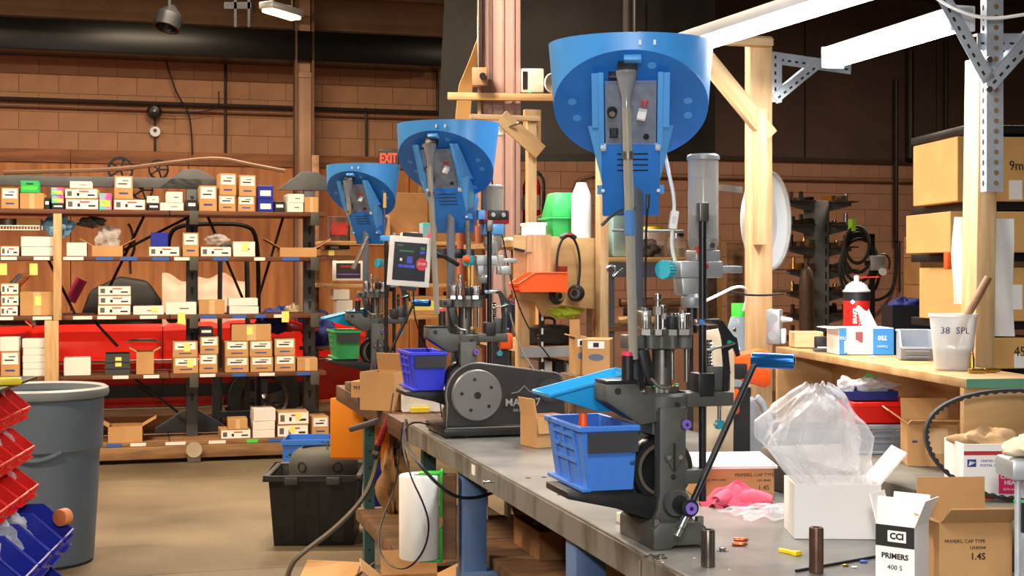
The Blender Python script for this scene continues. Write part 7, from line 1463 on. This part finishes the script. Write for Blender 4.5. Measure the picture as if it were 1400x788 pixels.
cable('power_cable', 'thin black cord looping down in front of the paper towel roll', [onb(597, 585) + Vector((0, 0, .005)), at(560, 575, 4.55), at(548, 600, 4.4), at(560, 650, 4.2), at(580, 690, 4.2), at(588, 720, 4.2), at(580, 755, 4.2), at(555, 782, 4.2), at(525, 770, 4.35), at(516, 740, 4.4), at(524, 705, 4.45), at(540, 670, 4.5), at(547, 620, 4.5), at(550, 585, 4.5)], .0032, BLK)
cable('thick_power_cable', 'thicker black cord swagging under the bench edge', [at(555, 575, 4.6), at(552, 600, 4.5), at(565, 625, 4.22), at(590, 655, 4.2), at(620, 680, 4.24), at(650, 682, 4.28), at(680, 672, 4.4)], .0055, BLK)
# paper towel roll on a green holder
g = thing('paper_towel_roll', 'white paper towel roll on a green holder fixed to the bench leg', 'paper towel', at(573, 763, 4.36), 0)
MB().lathe([(.02, 0), (.062, 0), (.0645, .004), (.0645, .264), (.062, .268), (.02, .268), (.02, 0)], 44).build('roll', PAPER, g); MB().lathe([(.0195, .002), (.0195, .266)], 20).build('core', CB, g)
for z0, z1 in ((-.005, .10), (.135, .285)): MB().bx(.068, .078, -.03, .03, z0, z1).build('green_bracket', mat('holder_green', (40, 180, 50), .4), g, bevel=.004)
MB().bx(.0, .075, -.02, .02, .269, .278).build('green_arm', mat('holder_green', (40, 180, 50), .4), g, bevel=.003); MB().bx(.0, .075, -.02, .02, -.012, -.002).build('green_arm', mat('holder_green', (40, 180, 50), .4), g, bevel=.003); MB().bx(.078, .12, -.03, .02, .0, .27).build('mount', OLDW, g)
# under the bench
q_ = rel(bench, .30, 3.0, .54)
carton('mailing_carton', 'white mailing carton with red stripe on the lower bench shelf', 'carton', at(649, 732, 5.0) * Vector((1, 1, 0)) + Vector((0, .05, .54)), A, .075, .1, .13, PAPER)
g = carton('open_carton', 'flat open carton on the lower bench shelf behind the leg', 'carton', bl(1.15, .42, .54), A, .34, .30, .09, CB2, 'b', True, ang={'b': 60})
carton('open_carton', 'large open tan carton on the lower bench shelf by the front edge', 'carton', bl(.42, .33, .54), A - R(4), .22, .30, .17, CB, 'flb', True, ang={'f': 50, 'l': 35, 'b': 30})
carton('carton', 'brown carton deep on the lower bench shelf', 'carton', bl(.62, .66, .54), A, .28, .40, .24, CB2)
g = thing('yellow_bag', 'crumpled yellow plastic bag on the lower bench shelf', 'plastic bag', bl(.75, .40, .70), 0); crumple(g, (0, 0, .0), (.05, .06, .06), mat('yellow_film', (226, 206, 40), .4), 81, 'film'); MB().bx(-.05, .05, -.05, .05, -.16, -.03).build('bundle', CB2, g)
cable('bench_cable', 'black cord lying over the open carton under the bench', [bl(.55, .1, .75), bl(.60, .18, .74), bl(.5, .22, .73), bl(.36, .2, .72), bl(.30, .16, .64)], .004, BLK)
carton('floor_carton', 'open tan carton on the floor with its flaps spread by the hose', 'carton', (at(432, 0, 4.95).x, 5.0, 0), R(-12), .22, .2, at(432, 800, 5.0).z, CB, 'fbr', True, ang={'f': 70, 'b': 60, 'r': 48})
carton('floor_carton', 'open tan carton on the floor below the paper towel roll', 'carton', (at(560, 0, 4.55).x, 4.62, 0), R(8), .2, .2, at(560, 797, 4.6).z, CB, 'lrb', True, ang={'l': 50, 'r': 65, 'b': 40})
g = thing('brown_paper', 'crumpled brown paper sack hanging behind the teal leg', 'paper', at(538, 660, 6.5), 0); crumple(g, (0, 0, 0), (.07, .05, .14), mat('sack_brown', (150, 112, 70), .8, var=.2, scale=14), 91, 'paper'); MB().bx(-.02, .02, .0, .04, .1, BZ - .075 - g.location.z).build('strap', OLDW, g)
tag(MB().bx(-.05, .05, -.03, .03, 0, .04).build('red_block', RED, None, (at(544, 0, 6.75).x, 6.7, .3), (0, 0, A), bevel=.004), 'red block on the lower plank of the wooden bench', 'block') if False else None
g = thing('hung_work_light', 'dark hanging spotlight fixed under the roof joists', 'light', at(232, 22, 12.0), 0); MB().lathe([(.03, .1), (.12, .0), (.12, -.12), (.1, -.12), (.02, .08)], 20, ax=(.2, .3, 1)).build('shade', BLKM, g); MB().cyl((0, 0, .08), (0, 0, 4.9 - g.location.z), .015, n=8).build('stem', BLKM, g)
g = thing('ceiling_frame', 'dark frame hung from the roof beside the bright lamp', 'frame', at(331, 12, 12.0), 0)
for x in (-.06, .06): MB().bx(x - .012, x + .012, 0, .03, -.16, 4.9 - g.location.z).build('hanger', BLKM, g)
MB().bx(-.16, .08, 0, .2, .0, .06).build('tray', BLKM, g)
